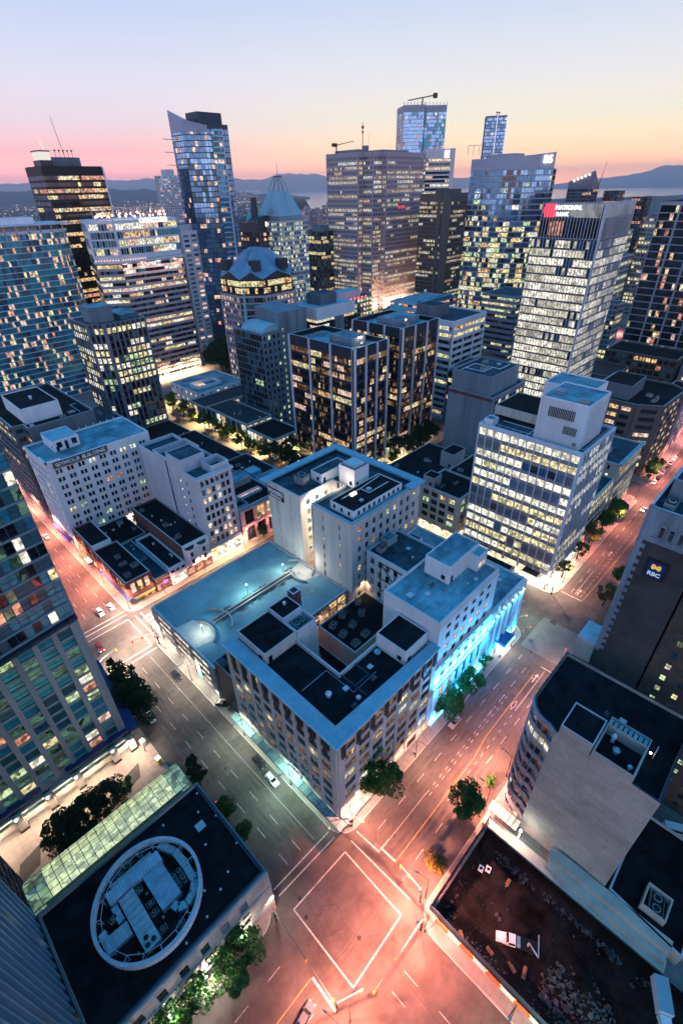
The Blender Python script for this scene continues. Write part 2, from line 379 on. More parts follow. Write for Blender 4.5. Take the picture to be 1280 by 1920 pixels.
WINS = []      # window jobs, made at the end
SOL = []       # (verts, faces) of solids for the sight test
def facade(mb, p, q, z0, z1, st, rng, rt, spm=1):
    """piers, spandrels and window jobs for one wall p->q (outside on the right)"""
    P, Q = Vector(p), Vector(q); L = (Q-P).length; t = (Q-P)/L; n = Vector((t.y, -t.x))
    if (Vector((0, 0))-P).dot(n) <= 0: return
    fl = st['fl']; bay = st['bay']; c = min(st.get('corner', .0), L*.3); pier = st['pier']; pd = st.get('pd', .3); sd = st.get('sd', .2)
    span = st['span']; top = st.get('top', 1.2)
    nb = max(1, round((L-2*c)/bay)); b = (L-2*c)/nb; nf = max(1, int((z1-z0-top)/fl)); fl = (z1-z0-top)/nf
    zt = z1-.12
    pz = st.get('pz')
    if pier > 0:
        for i in range(nb+1):
            s0 = c+i*b; w = pier
            if st.get('big') and i % st['big'] == 0: w = st['bigw']
            if i == 0: a0, a1 = 0 if c > 0 else 0, s0+w/2
            elif i == nb: a0, a1 = s0-w/2, L
            else: a0, a1 = s0-w/2, s0+w/2
            dd = pd*(1.6 if st.get('big') and i % st['big'] == 0 else 1)
            mb.obox(P, t, n, a0, a1, -.1, dd, z0, zt, 2 if (st.get('big') and i % st['big'] == 0) else 0)
    if span > 0:
        for f in range(nf+1):
            za = z0+f*fl; zb = za+(span if f < nf else top-.13)
            if f == 0 and st.get('nospan0'): continue
            mb.obox(P, t, n, .002, L-.002, -.1, sd, za, zb, spm)
    # lit pattern
    lit = st.get('lit', .3); pal = st['pal']; dark = st['dark']; mode = st.get('mode', 'rows')
    for f in range(nf):
        zf = z0+f*fl
        pf = rng.choice([lit*.15, lit*.6, lit, min(1, lit*2.2)]) if mode == 'rows' and not st.get('steady') else lit
        if 'rows' in st and f in st['rows']: pf = st['rows'][f]
        state = rng.random() < pf; key = rng.choice(pal)
        for i in range(nb):
            if mode == 'rows':
                if rng.random() < st.get('run', .30): state = rng.random() < pf; key = rng.choice(pal)
            else: state = rng.random() < pf; key = rng.choice(pal)
            if state: k = key
            elif st.get('patch'): k = dark[int(((math.sin(i*.55+f*.31+P.x)+math.sin(i*.23-f*.47+P.y))*.25+.5)*len(dark)) % len(dark)] if rng.random() < .8 else rng.choice(dark)
            else: k = rng.choice(dark)
            w0 = c+i*b+pier/2; w1 = c+(i+1)*b-pier/2
            if st.get('big'):
                if i % st['big'] == 0: w0 = c+i*b+st['bigw']/2
                if (i+1) % st['big'] == 0: w1 = c+(i+1)*b-st['bigw']/2
            wz0 = zf+span; wz1 = zf+fl
            gap = st.get('gap', 0)
            pairs = [(w0, w1)] if not st.get('pair') else [(w0, (w0+w1)/2-st['pair']/2), ((w0+w1)/2+st['pair']/2, w1)]
            if st.get('pair') and st.get('pair_wall', True):
                m0 = (w0+w1)/2; mb.obox(P, t, n, m0-st['pair']/2, m0+st['pair']/2, -.1, pd*.8, wz0-.05, wz1+.05, 0)
            for (u0, u1) in pairs:
                ctr = P+t*((u0+u1)/2)+n*.03
                WINS.append([rt, (ctr.x, ctr.y, (wz0+wz1)/2), math.atan2(t.y, t.x), u1-u0, wz1-wz0-gap, k, st.get('mull', (1, 1)), (n.x, n.y)])

def building(name, label, cat, foot, h, st, roof='roof_mid', par=.9, wall='concrete', span=None, accent=None, edges=None, base=None, z0=0, group=None, seed=None, cap='cap', rt=None, capw=.4, partname='wall'):
    if isinstance(foot, tuple): foot = rect(*foot)
    rng = random.Random(seed if seed is not None else hash(label) % 9999 if False else int(sum(abs(a)+abs(b)*3 for a, b in foot)*10) % 99991)
    cx = sum(p[0] for p in foot)/len(foot); cy = sum(p[1] for p in foot)/len(foot)
    if rt is None: rt = root(name, label, cat, (cx, cy, 0), 0, group)
    O = org(rt); mb = MB(); hz = h-par
    mb.prism(foot, z0 if z0 > 0 else 0.0, hz, 0)
    mb.ring(foot, inset(foot, capw), hz, h, 0, 3)
    SOL.append((list(mb.v), list(mb.f)))
    bh = 0
    if base:
        bh = base['h']
        for i in range(len(foot)):
            p, q = foot[i], foot[(i+1) % len(foot)]
            e = edges.get(i, st) if edges else st
            if e is None: continue
            facade(mb, p, q, z0, z0+bh, base['st'], rng, rt)
    if st or edges:
        for i in range(len(foot)):
            p, q = foot[i], foot[(i+1) % len(foot)]
            e = edges.get(i, st) if edges else st
            if e: facade(mb, p, q, z0+bh, h-.0, e, rng, rt)
    mb.build(partname, [wall, span or wall, accent or wall, cap], rt, O)
    rb = MB(); rb.poly([(x, y, hz+.03) for x, y in inset(foot, capw-.02)]); rb.build('roof', roof, rt, O)
    return rt

def penthouse(rt, x0, x1, y0, y1, z0, z1, wall='concrete', roof='roof_mid', name='penthouse', cap='cap', par=.3, doors=1):
    mb = MB(); p = rect(x0, x1, y0, y1); O = org(rt)
    mb.prism(p, z0, z1-par, 0, 1); mb.ring(p, inset(p, .22), z1-par, z1, 0, 2)
    if doors:
        mb.box(x0+1, x0+2.1, y0-.06, y0+.1, z0+.1, min(z0+2.2, z1-.5), 3)
        mb.box(x0-.06, x0+.1, y0+1.2, y0+2.4, z0+.9, min(z0+2.3, z1-.4), 3)
    SOL.append((list(mb.v), list(mb.f)))
    return mb.build(name, [wall, roof, cap, 'D2'], rt, O)

def ac_unit(rt, x, y, z, w=2.2, d=1.8, h=1.5, ang=0, mat='galv', fans=1):
    mb = MB(); mb.rbox(x, y, w, d, ang, z+.25, z+h, 0); mb.rbox(x, y, w*.94, d*.94, ang, z+h, z+h+.06, 1)
    for sx in (-1, 1):
        for sy in (-1, 1):
            c, s = math.cos(ang), math.sin(ang); px, py = sx*w*.42, sy*d*.4
            mb.tube((x+c*px-s*py, y+s*px+c*py, z), (x+c*px-s*py, y+s*px+c*py, z+.3), .07, n=5, m=1)
    for k in range(fans):
        ox = (k-(fans-1)/2)*w/fans; c, s = math.cos(ang), math.sin(ang); R = min(d*.36, w/fans*.36)
        mb.tube((x+c*ox, y+s*ox, z+h+.05), (x+c*ox, y+s*ox, z+h+.28), R, n=12, m=0)
        mb.tube((x+c*ox, y+s*ox, z+h+.2), (x+c*ox, y+s*ox, z+h+.285), R*.85, n=12, m=1)
    for k in range(4): mb.rbox(x, y, w*1.01, d*1.01, ang, z+.4+k*(h-.5)/4, z+.46+k*(h-.5)/4, 1)
    return mb.build('air_conditioner', [mat, 'lamp_black'], rt, org(rt))
def vent(rt, x, y, z, r=.45, h=1.0, mat='white_metal'):
    mb = MB(); mb.tube((x, y, z), (x, y, z+h*.6), r*.7, n=10); mb.tube((x, y, z+h*.6), (x, y, z+h*.72), r, n=12); mb.tube((x, y, z+h*.72), (x, y, z+h), r, r*.35, n=12)
    return mb.build('roof_vent', mat, rt, org(rt))
def hatch(rt, x, y, z, w=1.2, mat='cap'):
    mb = MB(); mb.rbox(x, y, w, w*.9, 0, z, z+.35); mb.rbox(x, y, w*1.1, w, 0, z+.35, z+.42)
    return mb.build('roof_hatch', mat, rt, org(rt))
def clutter(rt, x0, x1, y0, y1, z, n, seed, mat='galv'):
    r = random.Random(seed)
    for i in range(n):
        x, y = r.uniform(x0+1, x1-1), r.uniform(y0+1, y1-1); k = r.random()
        if k < .45: ac_unit(rt, x, y, z, r.uniform(1.4, 3), r.uniform(1.2, 2), r.uniform(1, 1.8), r.choice((0, 1.571)), mat, r.choice((1, 2)))
        elif k < .8: vent(rt, x, y, z, r.uniform(.3, .5), r.uniform(.6, 1.2))
        else: hatch(rt, x, y, z, r.uniform(.8, 1.5))
def pipes(rt, pts, z, r=.12, mat='white_metal', name='pipe'):
    mb = MB()
    for a, b in zip(pts, pts[1:]): mb.tube((*a, z), (*b, z), r, n=6)
    return mb.build(name, mat, rt, org(rt))

# ------------------------------------------------------------------ facade styles
def ST(**k):
    d = dict(bay=3.4, fl=3.6, pier=.6, span=1.1, pd=.3, sd=.2, lit=.3, pal='WYYG', dark=['D', 'D', 'T2'], top=1.4); d.update(k); return d
SHOP = dict(h=4.6, st=ST(bay=5, fl=4.4, pier=.7, span=.5, lit=.75, pal=['shop', 'shop', 'V'], top=.7, mode='rand', mull=(2, 1)))

# ================================================================== SETTING
def quadsheet(mb, x0, x1, y0, y1, z, m=0): mb.poly([(x0, y0, z), (x1, y0, z), (x1, y1, z), (x0, y1, z)], m)
PIT = (41.0, 62.6, -60.0, 15.6)           # excavated lot
def build_ground():
    # streets: one sheet round the excavated lot
    mb = MB(); X0, X1, Y0, Y1 = -150, 1000, -150, 1000; a, b, c, d = PIT
    quadsheet(mb, X0, a, Y0, Y1, 0); quadsheet(mb, b, X1, Y0, Y1, 0); quadsheet(mb, a, b, Y0, c, 0); quadsheet(mb, a, b, d, Y1, 0)
    tag(mb.build('road', 'asphalt'), kind='structure')
    # wide land round it, to the shore
    mb = MB(); shore = [(-1500, -2500), (2500, -2500), (4600, -1500), (4300, 700), (4750, 1250), (5200, 1900), (3300, 2350), (2750, 2700), (2900, 3250), (4200, 5200), (6050, 6660), (5600, 7600), (9000, 16000), (1000, 20000), (-2200, 2500)]
    inner = [(X0, Y0), (X1, Y0), (X1, Y1), (X0, Y1)]
    # fan of quads between inner square corners and the shore ring
    ring = shore; near = [min(range(4), key=lambda i: (Vector(inner[i])-Vector(p)).length) for p in ring]
    near = [0, 1, 1, 1, 2, 2, 2, 2, 2, 2, 2, 2, 2, 3, 3]
    for i in range(len(ring)):
        j = (i+1) % len(ring); A, B = inner[near[i]], inner[near[j]]
        if near[i] == near[j]: mb.poly([(*A, -.02), (*ring[i], -.02), (*ring[j], -.02)])
        else: mb.poly([(*A, -.02), (*ring[i], -.02), (*ring[j], -.02), (*B, -.02)])
    tag(mb.build('ground', 'land'), kind='structure')
    mb = MB(); d, n = Vector((cf.x, cf.y)).normalized(), Vector((-cf.y, cf.x)).normalized(); mb.poly([(*(d*a+n*b), -6) for a, b in ((-3500, -33500), (31300, -33500), (31300, 33500), (-3500, 33500))])
    w = bpy.data.materials.new('sea'); w.use_nodes = True; b_ = w.node_tree.nodes['Principled BSDF']
    b_.inputs['Base Color'].default_value = (.22, .25, .34, 1); b_.inputs['Roughness'].default_value = .12; b_.inputs['Specular IOR Level'].default_value = 1
    tag(mb.build('sea', w), kind='structure')
build_ground()

def rrect(x0, x1, y0, y1, r, rs=None, n=6):
    rs = rs or (r, r, r, r); out = []
    for (cx, cy, a, q) in ((x0, y0, 180, rs[0]), (x1, y0, 270, rs[1]), (x1, y1, 0, rs[2]), (x0, y1, 90, rs[3])):
        sx = 1 if cx == x0 else -1; sy = 1 if cy == y0 else -1
        out += arc(cx+sx*q, cy+sy*q, q, a, a+90, n) if q > 0 else [(cx, cy)]
    return out
XS = [(-150, 17.6), (36.8, 128.5), (151.5, 246), (261.5, 366), (381, 470), (492, 590), (606, 700), (716, 820)]
YS = [(-150, 17.6), (38.6, 130.5), (147.5, 334), (350, 480), (498, 640), (656, 760)]
def build_blocks():
    mb = MB(); mk = MB()
    for i, (x0, x1) in enumerate(XS):
        for j, (y0, y1) in enumerate(YS):
            p = rrect(x0, x1, y0, y1, 5.0)
            if i == 1 and j == 0:
                # pavement strips round the excavated lot
                a, b, c, d = PIT; ph = [(x1, y0), (x1, y1-5)]+arc(x1-5, y1-5, 5, 0, 90, 6)[1:]+arc(x0+5, y1-5, 5, 90, 180, 6)+[(x0, y0), (a, y0), (a, d), (b, d), (b, y0)]
                mb.prism(ph, .0, .15, 0)
            else: mb.prism(p, .0, .15, 0)
            if i < 4 and j < 4:
                e = p if not (i == 1 and j == 0) else [(x1, y0), (x1, y1-5)]+arc(x1-5, y1-5, 5, 0, 90, 6)[1:]+arc(x0+5, y1-5, 5, 90, 180, 6)+[(x0, y0)]
                q = inset(e, .22); k = len(e)
                for s in range(k if not (i == 1 and j == 0) else k-1):
                    t = (s+1) % k; mk.poly([(*e[s], .156), (*e[t], .156), (*q[t], .156), (*q[s], .156)])
                    mk.poly([(e[s][0], e[s][1], 0), (e[t][0], e[t][1], 0), (*e[t], .156), (*e[s], .156)])
    tag(mb.build('pavement', 'sidewalk'), kind='structure'); tag(mk.build('kerb', 'kerb'), kind='structure')
build_blocks()

def build_markings():
    w, y = MB(), MB(); Z = .006
    def line(m, x0, y0, x1, y1, wd=.14, z=Z):
        a, b = Vector((x0, y0)), Vector((x1, y1)); t = (b-a).normalized(); n = Vector((-t.y, t.x))*wd/2
        m.poly([(*(a-n), z), (*(b-n), z), (*(b+n), z), (*(a+n), z)])
    def dash(m, x0, y0, x1, y1, on=2.8, off=5.6, wd=.13):
        a, b = Vector((x0, y0)), Vector((x1, y1)); L = (b-a).length; t = (b-a)/L; s = 0
        while s < L: e = min(L, s+on); p, q = a+t*s, a+t*e; line(m, p.x, p.y, q.x, q.y, wd); s += on+off
    # big junction box
    for (a, b) in (((20.3, 37.4), (35.9, 37.0)), ((35.9, 37.0), (35.5, 20.1)), ((35.5, 20.1), (20.1, 19.7)), ((20.1, 19.7), (20.3, 37.4))): line(w, *a, *b, .26)
    line(w, 19.6, 41.6, 36.4, 41.0, .25); line(w, 19.6, 43.3, 36.3, 42.9, .28)
    line(w, 38.6, 37.6, 39.0, 20.4, .28, Z); line(w, 41.0, 38.0, 41.4, 31.2, .3); line(w, 42.3, 31.6, 42.5, 27.4, .4); line(w, 41.3, 31.4, 45.0, 31.4, .14)
    line(w, 15.6, 26.5, 15.4, 19.8, .45)
    # left street lanes (runs away to upper left)
    for x in (24.9, 28.9): dash(w, x, 44.8, x-.3, 124, 3.2, 5.0); dash(w, x, 158, x, 330, 3.2, 5.0); dash(w, x, 14, x, -60, 3.2, 5)
    line(w, 32.7, 44, 32.7, 124, .08); line(w, 22.2, 160, 22.2, 330, .10); dash(w, 32.8, 158, 32.8, 330, 3.2, 5)
    # second junction
    for (a, b) in (((21, 128.5), (35.5, 128.5)), ((35.5, 128.5), (35.5, 146)), ((35.5, 146), (21, 146))): line(w, *a, *b, .3)
    line(w, 19.6, 126.2, 36.2, 126.2, .35); line(w, 19.6, 148.8, 36.2, 148.8, .35); line(w, 19.6, 151, 36.2, 151, .35); line(w, 38.2, 131.5, 38.2, 146, .35); line(w, 40.3, 131.5, 40.3, 146, .35)
    # right street: yellow centre, dashes
    line(y, 42.3, 27.2, 76, 27.3, .16); line(y, 76, 27.3, 84, 28.2, .16); line(y, 84, 28.2, 113, 28.2, .16)
    for yy, x0, x1 in ((34.6, 45, 118), (24.1, 46, 112)): dash(w, x0, yy, x1, yy, 3.0, 4.8)
    for yy in (31.1, 30.3): dash(w, 60, yy, 100, yy, 1.1, 1.7)
    line(w, 42, 31.2, 60, 31.2, .13); dash(w, 62, 26.2, 98, 26.2, 1.2, 2.0); dash(w, 90, 31.2, 118, 31.2, 3, 4)
    line(w, 98, 26.2, 116.5, 26.2, .16); line(w, 117.5, 27.9, 117.5, 21.5, .3)
    # diamond and arrow
    for a, b in (((96.6, 28.6-1.2), (98.6, 26.9)), ((98.6, 26.9), (100.6, 27.4)), ((100.6, 27.4), (98.6, 28.0)), ((98.6, 28.0), (96.6, 27.4))): line(w, *a, *b, .16)
    for (ax, ay) in ((110, 27.2), (158, 33), (190, 33)):
        line(w, ax, ay, ax+2.8, ay, .3); w.poly([(ax+2.8, ay-.6, Z), (ax+4.2, ay, Z), (ax+2.8, ay+.6, Z)]); line(w, ax+1.4, ay, ax+1.4, ay+.9, .25)
    line(y, 157, 30.2, 245, 28.6, .16); line(y, 262, 28.6, 366, 28.6, .16)
    for yy in (35.2, 24): dash(w, 158, yy, 245, yy, 3, 4.8); dash(w, 262, yy, 366, yy, 3, 4.8)
    dash(w, 158, 31.6, 215, 31.4, 1.2, 1.8); line(w, 156, 38, 156, 30.4, .35); line(w, 158, 33.8, 176, 33.8, .14)
    # near street towards the camera
    line(y, -30, 26.6, 15.2, 26.6, .16); dash(w, -30, 32.4, 14, 32.4, 3.2, 4.6); dash(w, -30, 22.6, 14, 22.6, 3.2, 4.6)
    for yy in (139,): line(y, 42, yy, 126, yy, .15); dash(w, 42, 135, 126, 135); dash(w, 42, 143, 126, 143)
    for xx in (140,):
        dash(w, xx, 46, xx, 128, 3, 5); dash(w, xx, 152, xx, 330, 3, 5)
    tag(w.build('road_marking', 'paint_line'), kind='structure'); tag(y.build('centre_line', 'paint_yellow'), kind='structure')
    # repaired patches, pale junction slabs, drain covers
    p = MB(); r = random.Random(5)
    quadsheet(p, 121.5, 139, 22, 37, .003, 0)
    for k in range(26):
        x, yv = r.choice(((r.uniform(20, 35), r.uniform(-10, 250)), (r.uniform(40, 240), r.uniform(20, 37)))); a, b = r.uniform(1.5, 6), r.uniform(1, 3)
        quadsheet(p, x, x+a, yv, yv+b, .002+k*.0001, r.choice((1, 2)))
    pts = lambda cx, cy, s, n=14: [(cx+s*math.cos(i*6.28/n)*(1+.25*math.sin(i*1.7)), cy+s*math.sin(i*6.28/n)*(1+.2*math.cos(i*2.3)), .0048) for i in range(n)]
    for x in (22.6, 26.8, 30.9):
        for dx in (-.8, .8): quadsheet(p, x+dx-.3, x+dx+.3, 44, 124, .0025, 3); quadsheet(p, x+dx-.3, x+dx+.3, 158, 300, .0025, 3)
    for yy in (22.2, 25.4, 29.0, 32.8, 36.4):
        for dy in (-.8, .8): quadsheet(p, 44, 117, yy+dy-.3, yy+dy+.3, .0026, 3); quadsheet(p, 158, 360, yy+dy-.3, yy+dy+.3, .0026, 3)
    tag(p.build('road_patch', [pmat('slab_pale', (.13, .125, .12), .8, .2, .3), pmat('patch_dark', (.045, .043, .043), .8, .3, .5), pmat('patch_mid', (.09, .082, .078), .8, .3, .4), pmat('wheel_track', (.062, .056, .053), .7, .35, .15)]), kind='structure')
    c = MB()
    def crack(pl):
        for a, b in zip(pl, pl[1:]): line(c, *a, *b, .07, .005)
    for cx, cy, s in ((25, 34.5, 2.3), (24.5, 30.5, 2.6)):
        q = [(a, b) for a, b, _ in pts(cx, cy, s)]; crack(q+[q[0]])
    crack([(20.5, 25), (24, 24.6), (29, 25.1), (35, 24.8)]); crack([(26, 20), (26.4, 24), (25.9, 28)]); crack([(44, 22.3), (70, 21.9), (100, 22.1)]); crack([(44, 21.4), (70, 21.1), (100, 21.2)])
    crack([(27, 21), (28.5, 22.5), (30, 21), (28.5, 19.6), (27, 21)]); crack([(28, -4), (27.6, 6), (28.3, 18)]); crack([(33.8, 40), (34.2, 60), (33.9, 100)])
    for k in range(40):
        x, yv = r.choice(((r.uniform(20, 35), r.uniform(45, 240)), (r.uniform(40, 240), r.uniform(20, 37)), (r.uniform(-20, 16), r.uniform(20, 37)))); q = [(x, yv)]
        for s in range(r.randint(2, 5)): q.append((q[-1][0]+r.uniform(-2.5, 2.5), q[-1][1]+r.uniform(-2.5, 2.5)))
        crack(q)
    for (x, yv) in ((22.5, 37.9), (21.2, 20.5+14), (31.2, 18.9), (46.5, 31), (24, 66), (30, 88), (26.5, 24), (109, 24.5), (121, 33), (28, 74), (34.5, 112)):
        n = 12; c.poly([(x+.45*math.cos(6.283*i/n), yv+.45*math.sin(6.283*i/n), .0055) for i in range(n)])
    tag(c.build('road_crack', pmat('tar', (.018, .016, .016), .7, .2, 1)), kind='structure')
build_markings()

def build_far_land():
    def ridge(name, d, az0, az1, prof, depth, mat, n=90, seed=1, rough=.12, zb=-6):
        """a range of hills at distance d; prof = heights along it"""
        r = random.Random(seed); mb = MB(); rows = 9; V = []
        ph = [(r.uniform(.5, 9)*k, r.uniform(0, 6.28), 1/k) for k in range(1, 9)]
        for i in range(n+1):
            u = i/n; az = rad(az0+(az1-az0)*u); x = u*(len(prof)-1); k = min(int(x), len(prof)-2); f = x-k; f = f*f*(3-2*f)
            hh = prof[k]*(1-f)+prof[k+1]*f
            hh *= 1+rough*sum(a*math.sin(w*u*6.28+p) for w, p, a in ph)*.5
            row = []
            for j in range(rows):
                v = j/(rows-1); dd = d+depth*(v-.5)
                z = zb+(hh-zb)*math.sin(math.pi*v)**1.1*(1+.13*math.sin(i*.9+j*2.1+seed))
                if j in (0, rows-1): z = zb-5
                row.append((dd*math.cos(az), dd*math.sin(az), z))
            V.append(row)
        for i in range(n):
            for j in range(rows-1): mb.poly([V[i][j], V[i+1][j], V[i+1][j+1], V[i][j+1]])
        return tag(mb.build(name, mat, smooth=True), kind='structure')
    # azimuth: 44.8 is the picture centre, larger = left
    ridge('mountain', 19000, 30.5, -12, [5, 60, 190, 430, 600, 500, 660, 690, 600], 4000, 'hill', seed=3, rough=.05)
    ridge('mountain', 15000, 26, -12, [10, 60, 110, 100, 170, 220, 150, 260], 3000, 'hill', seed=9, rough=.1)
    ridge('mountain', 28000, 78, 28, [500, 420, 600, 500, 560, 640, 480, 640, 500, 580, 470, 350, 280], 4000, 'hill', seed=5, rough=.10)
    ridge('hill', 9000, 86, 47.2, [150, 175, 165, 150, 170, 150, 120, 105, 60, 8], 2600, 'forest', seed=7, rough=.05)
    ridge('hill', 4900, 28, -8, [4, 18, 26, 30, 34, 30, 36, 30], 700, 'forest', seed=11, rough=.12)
build_far_land()

def far_city():
    """low houses filling the far plain, beyond counting"""
    r = random.Random(21); mb = MB(); lights = MB()
    for k in range(5200):
        az = rad(r.uniform(-2, 90)); d = 700+r.random()**.8*6500
        if math.degrees(az) < 52 and d > 2600: continue
        if math.degrees(az) < 28 and d > 4000: continue
        x, y = d*math.cos(az), d*math.sin(az)
        if x < 760 and y < 700 and d < 900: continue
        hh = r.choice((6, 8, 9, 12, 12, 16, 20)) if d < 2600 else r.choice((5, 6, 8, 10, 14))
        w, q = r.uniform(9, 30), r.uniform(9, 24); base = 0
        if az > rad(48) and d > 3000: base = 0
        mb.rbox(x, y, w, q, rad(r.choice((0, 0, 90, 8))), base, base+hh, r.choice((0, 1, 2, 3)))
        n = r.choice((0, 1, 1, 2, 3)) if d < 2500 else r.choice((0, 1, 1))
        for i in range(n):
            s = d/918*(r.uniform(.35, .9)); zz = base+r.uniform(2, hh); e = Vector((-math.cos(az), -math.sin(az))); t = Vector((-e.y, e.x))
            c = Vector((x, y))+e*(max(w, q)*.75)+t*r.uniform(-w/2, w/2); lights.hexa([(c.x-s/2, c.y-s/2, zz), (c.x+s/2, c.y-s/2, zz), (c.x+s/2, c.y+s/2, zz), (c.x-s/2, c.y+s/2, zz), (c.x-s/2, c.y-s/2, zz+s), (c.x+s/2, c.y-s/2, zz+s), (c.x+s/2, c.y+s/2, zz+s), (c.x-s/2, c.y+s/2, zz+s)], r.choice((0, 0, 1, 2)))
    for k in range(700):      # lamps on the wooded slope
        az = rad(r.uniform(52, 86)); d = r.uniform(7800, 8900); s = d/918*r.uniform(.35, .8); z = (d-7700)/1300*110+4
        x, y = d*math.cos(az), d*math.sin(az); lights.box(x-s/2, x+s/2, y-s/2, y+s/2, z, z+s, r.choice((0, 0, 1, 2)))
    tag(mb.build('distant_houses', [pmat('far_a', (.10, .10, .12), .9, .3, 1), pmat('far_b', (.05, .06, .08), .9, .3, 1), pmat('far_c', (.16, .14, .16), .9, .3, 1), pmat('far_d', (.03, .05, .06), .9, .3, 1)]), 'low dark houses and blocks filling the plain behind the towers', 'houses', kind='stuff')
    tag(lights.build('distant_lights', [emat('far_amber', (1, .60, .30), 1.4), emat('far_white', (1, .88, .7), 1.6), emat('far_pink', (1, .40, .35), 1.1)]), 'tiny amber and white lights sprinkled over the far shore and slope', 'city lights', kind='stuff')
far_city()

# ================================================================== NEAR BUILDINGS
OFF = 'office building'
# --- grey corner office with the wide blue-grey cornice
def corner_office():
    P = [(39.4, 42.1), (75, 42.1), (75, 54.5), (53, 54.5), (53, 69.5), (60, 69.5), (60, 81.6), (39.4, 81.6)]
    sl = ST(bay=4.1, fl=3.5, pier=1.05, span=1.45, pd=.45, sd=.25, lit=.13, pal='WYYV', dark=['D2', 'D2', 'D', 'w'], mode='rand', top=1.9, corner=1.2, mull=(2, 1))
    sr = dict(sl, bay=5.1, lit=.22, mull=(3, 1), dark=['D2', 'D', 'w'])
    base = dict(h=4.4, st=ST(bay=5, fl=4.2, pier=.8, span=.5, lit=.85, pal=['shop', 'V', 'shop'], top=.7, mode='rand', mull=(2, 1), pd=.3))
    rt = building('office_building', 'grey corner office with a wide pale blue cornice round a sunken dark roof', OFF, P, 33.4, sl, roof='roof_dark', wall='stone_grey', edges={0: sr, 1: None, 2: ST(lit=.1), 3: ST(lit=.1), 4: None, 5: ST(lit=.2, bay=5), 6: None, 7: sl}, base=base, par=1.3)
    O = org(rt)
    mb = MB(); Q = [(38.7, 41.4), (75.4, 41.4), (75.4, 44.0), (42.3, 45.3), (42.5, 81.8), (38.7, 81.8)]
    mb.prism(Q, 33.42, 33.95, 0, bottom=True); mb.prism([(38.45, 41.15), (75.5, 41.15), (75.5, 41.4), (38.7, 41.4), (38.7, 81.9), (38.45, 81.9)], 33.5, 34.02, 1, bottom=True)
    mb.build('cornice', ['cornice', 'cap'], rt, O)
    fin = MB()
    for i in range(1, 10):
        y = 83-1.2-i*(40.9-2.4)/9.4
        for dy in (-.32, .32): fin.box(38.35, 38.95, y+dy-.12, y+dy+.09, 28.4, 33.3)
    for i in range(0, 8):
        x = 40.6+i*(35.6-2.4)/7
        for dx in (-.32, .32): fin.box(x+dx-.12, x+dx+.12, 41.05, 41.65, 28.4, 33.3)
    fin.build('fin', 'granite_dark', rt, O)
    penthouse(rt, 42.9, 53, 69.9, 81.0, 32.2, 36.2, 'stone_grey', 'roof_dark')
    penthouse(rt, 53.1, 59.6, 75.0, 81.2, 32.2, 37.0, 'lav_paint', 'roof_dark', doors=0)
    mb = MB(); mb.ring(rect(53.2, 59.7, 69.7, 74.8), rect(53.5, 59.4, 70.0, 74.5), 32.2, 36.0); mb.build('plant_wall', 'lav_paint', rt, O)
    penthouse(rt, 66, 74.9, 45, 54.2, 32.2, 37.2, 'white_paint', 'roof_dark')
    ac_unit(rt, 56.4, 72.2, 32.2, 3.4, 3.0, 3.2, 0, 'galv', 2); vent(rt, 57, 79, 36.8, .5, 1.1); vent(rt, 47.3, 52.5, 32.1, .75, 1.7); vent(rt, 51.5, 47.0, 32.1, .6, 1.2)
    hatch(rt, 51.5, 51.0, 32.1); ac_unit(rt, 49.4, 46.4, 32.1, 1.4, .6, .9); ac_unit(rt, 58, 48, 32.1, 1.4, .7, .9); hatch(rt, 60, 51, 32.1); vent(rt, 64.5, 52.5, 32.1, .9, 1.1, 'copper')
    pipes(rt, [(44, 58), (52, 58), (52, 49), (60, 49)], 32.3, .1, 'grey_metal')
    mb = MB(); mb.box(53, 53.3, 46, 54, 32.1, 33.0); mb.box(53.3, 58, 49.5, 49.8, 32.1, 32.9); mb.box(57.8, 58.1, 49.8, 54, 32.1, 32.9); mb.build('parapet', 'navy_metal', rt, O)
    # glass street canopy with framing, lit below
    mb = MB()
    for s in range(13):
        y0 = 41.2+s*3.25
        mb.box(36.9, 39.0, y0+.08, y0+3.17, 4.05, 4.12, 0); mb.box(36.85, 39.0, y0-.08, y0+.08, 3.98, 4.2, 1)
    for s in range(5):
        x0 = 39.4+s*3.2
        mb.box(x0+.08, x0+3.12, 39.6, 41.7, 4.05, 4.12, 0); mb.box(x0-.08, x0+.08, 39.5, 41.7, 3.98, 4.2, 1)
    mb.box(36.75, 36.9, 39.5, 83, 3.95, 4.25, 1); mb.box(36.9, 55.5, 39.4, 39.55, 3.95, 4.25, 1); mb.box(36.9, 39.2, 39.55, 41.1, 4.05, 4.12, 0)
    mb.box(37.4, 37.6, 42, 82, 3.8, 3.9, 2)
    mb.build('canopy', ['canopy_glass', 'teal_metal', emat('strip_green', (.7, 1, .85), 2)], rt, O)
    sb = MB(); sb.box(48, 53.5, 41.45, 41.6, 4.6, 5.6, 0); sb.box(48.3, 49.5, 41.4, 41.46, 4.75, 5.45, 1); sb.box(50, 53.2, 41.4, 41.46, 4.9, 5.3, 2)
    sb.box(38.75, 38.9, 55, 60, 4.6, 5.6, 0); sb.box(38.68, 38.76, 55.4, 59.6, 4.9, 5.3, 2); sb.build('shop_sign', ['sign_blue', emat('sign_blue_lit', (.1, .25, 1), 1.5), 'letters_lit'], rt, O)
corner_office()

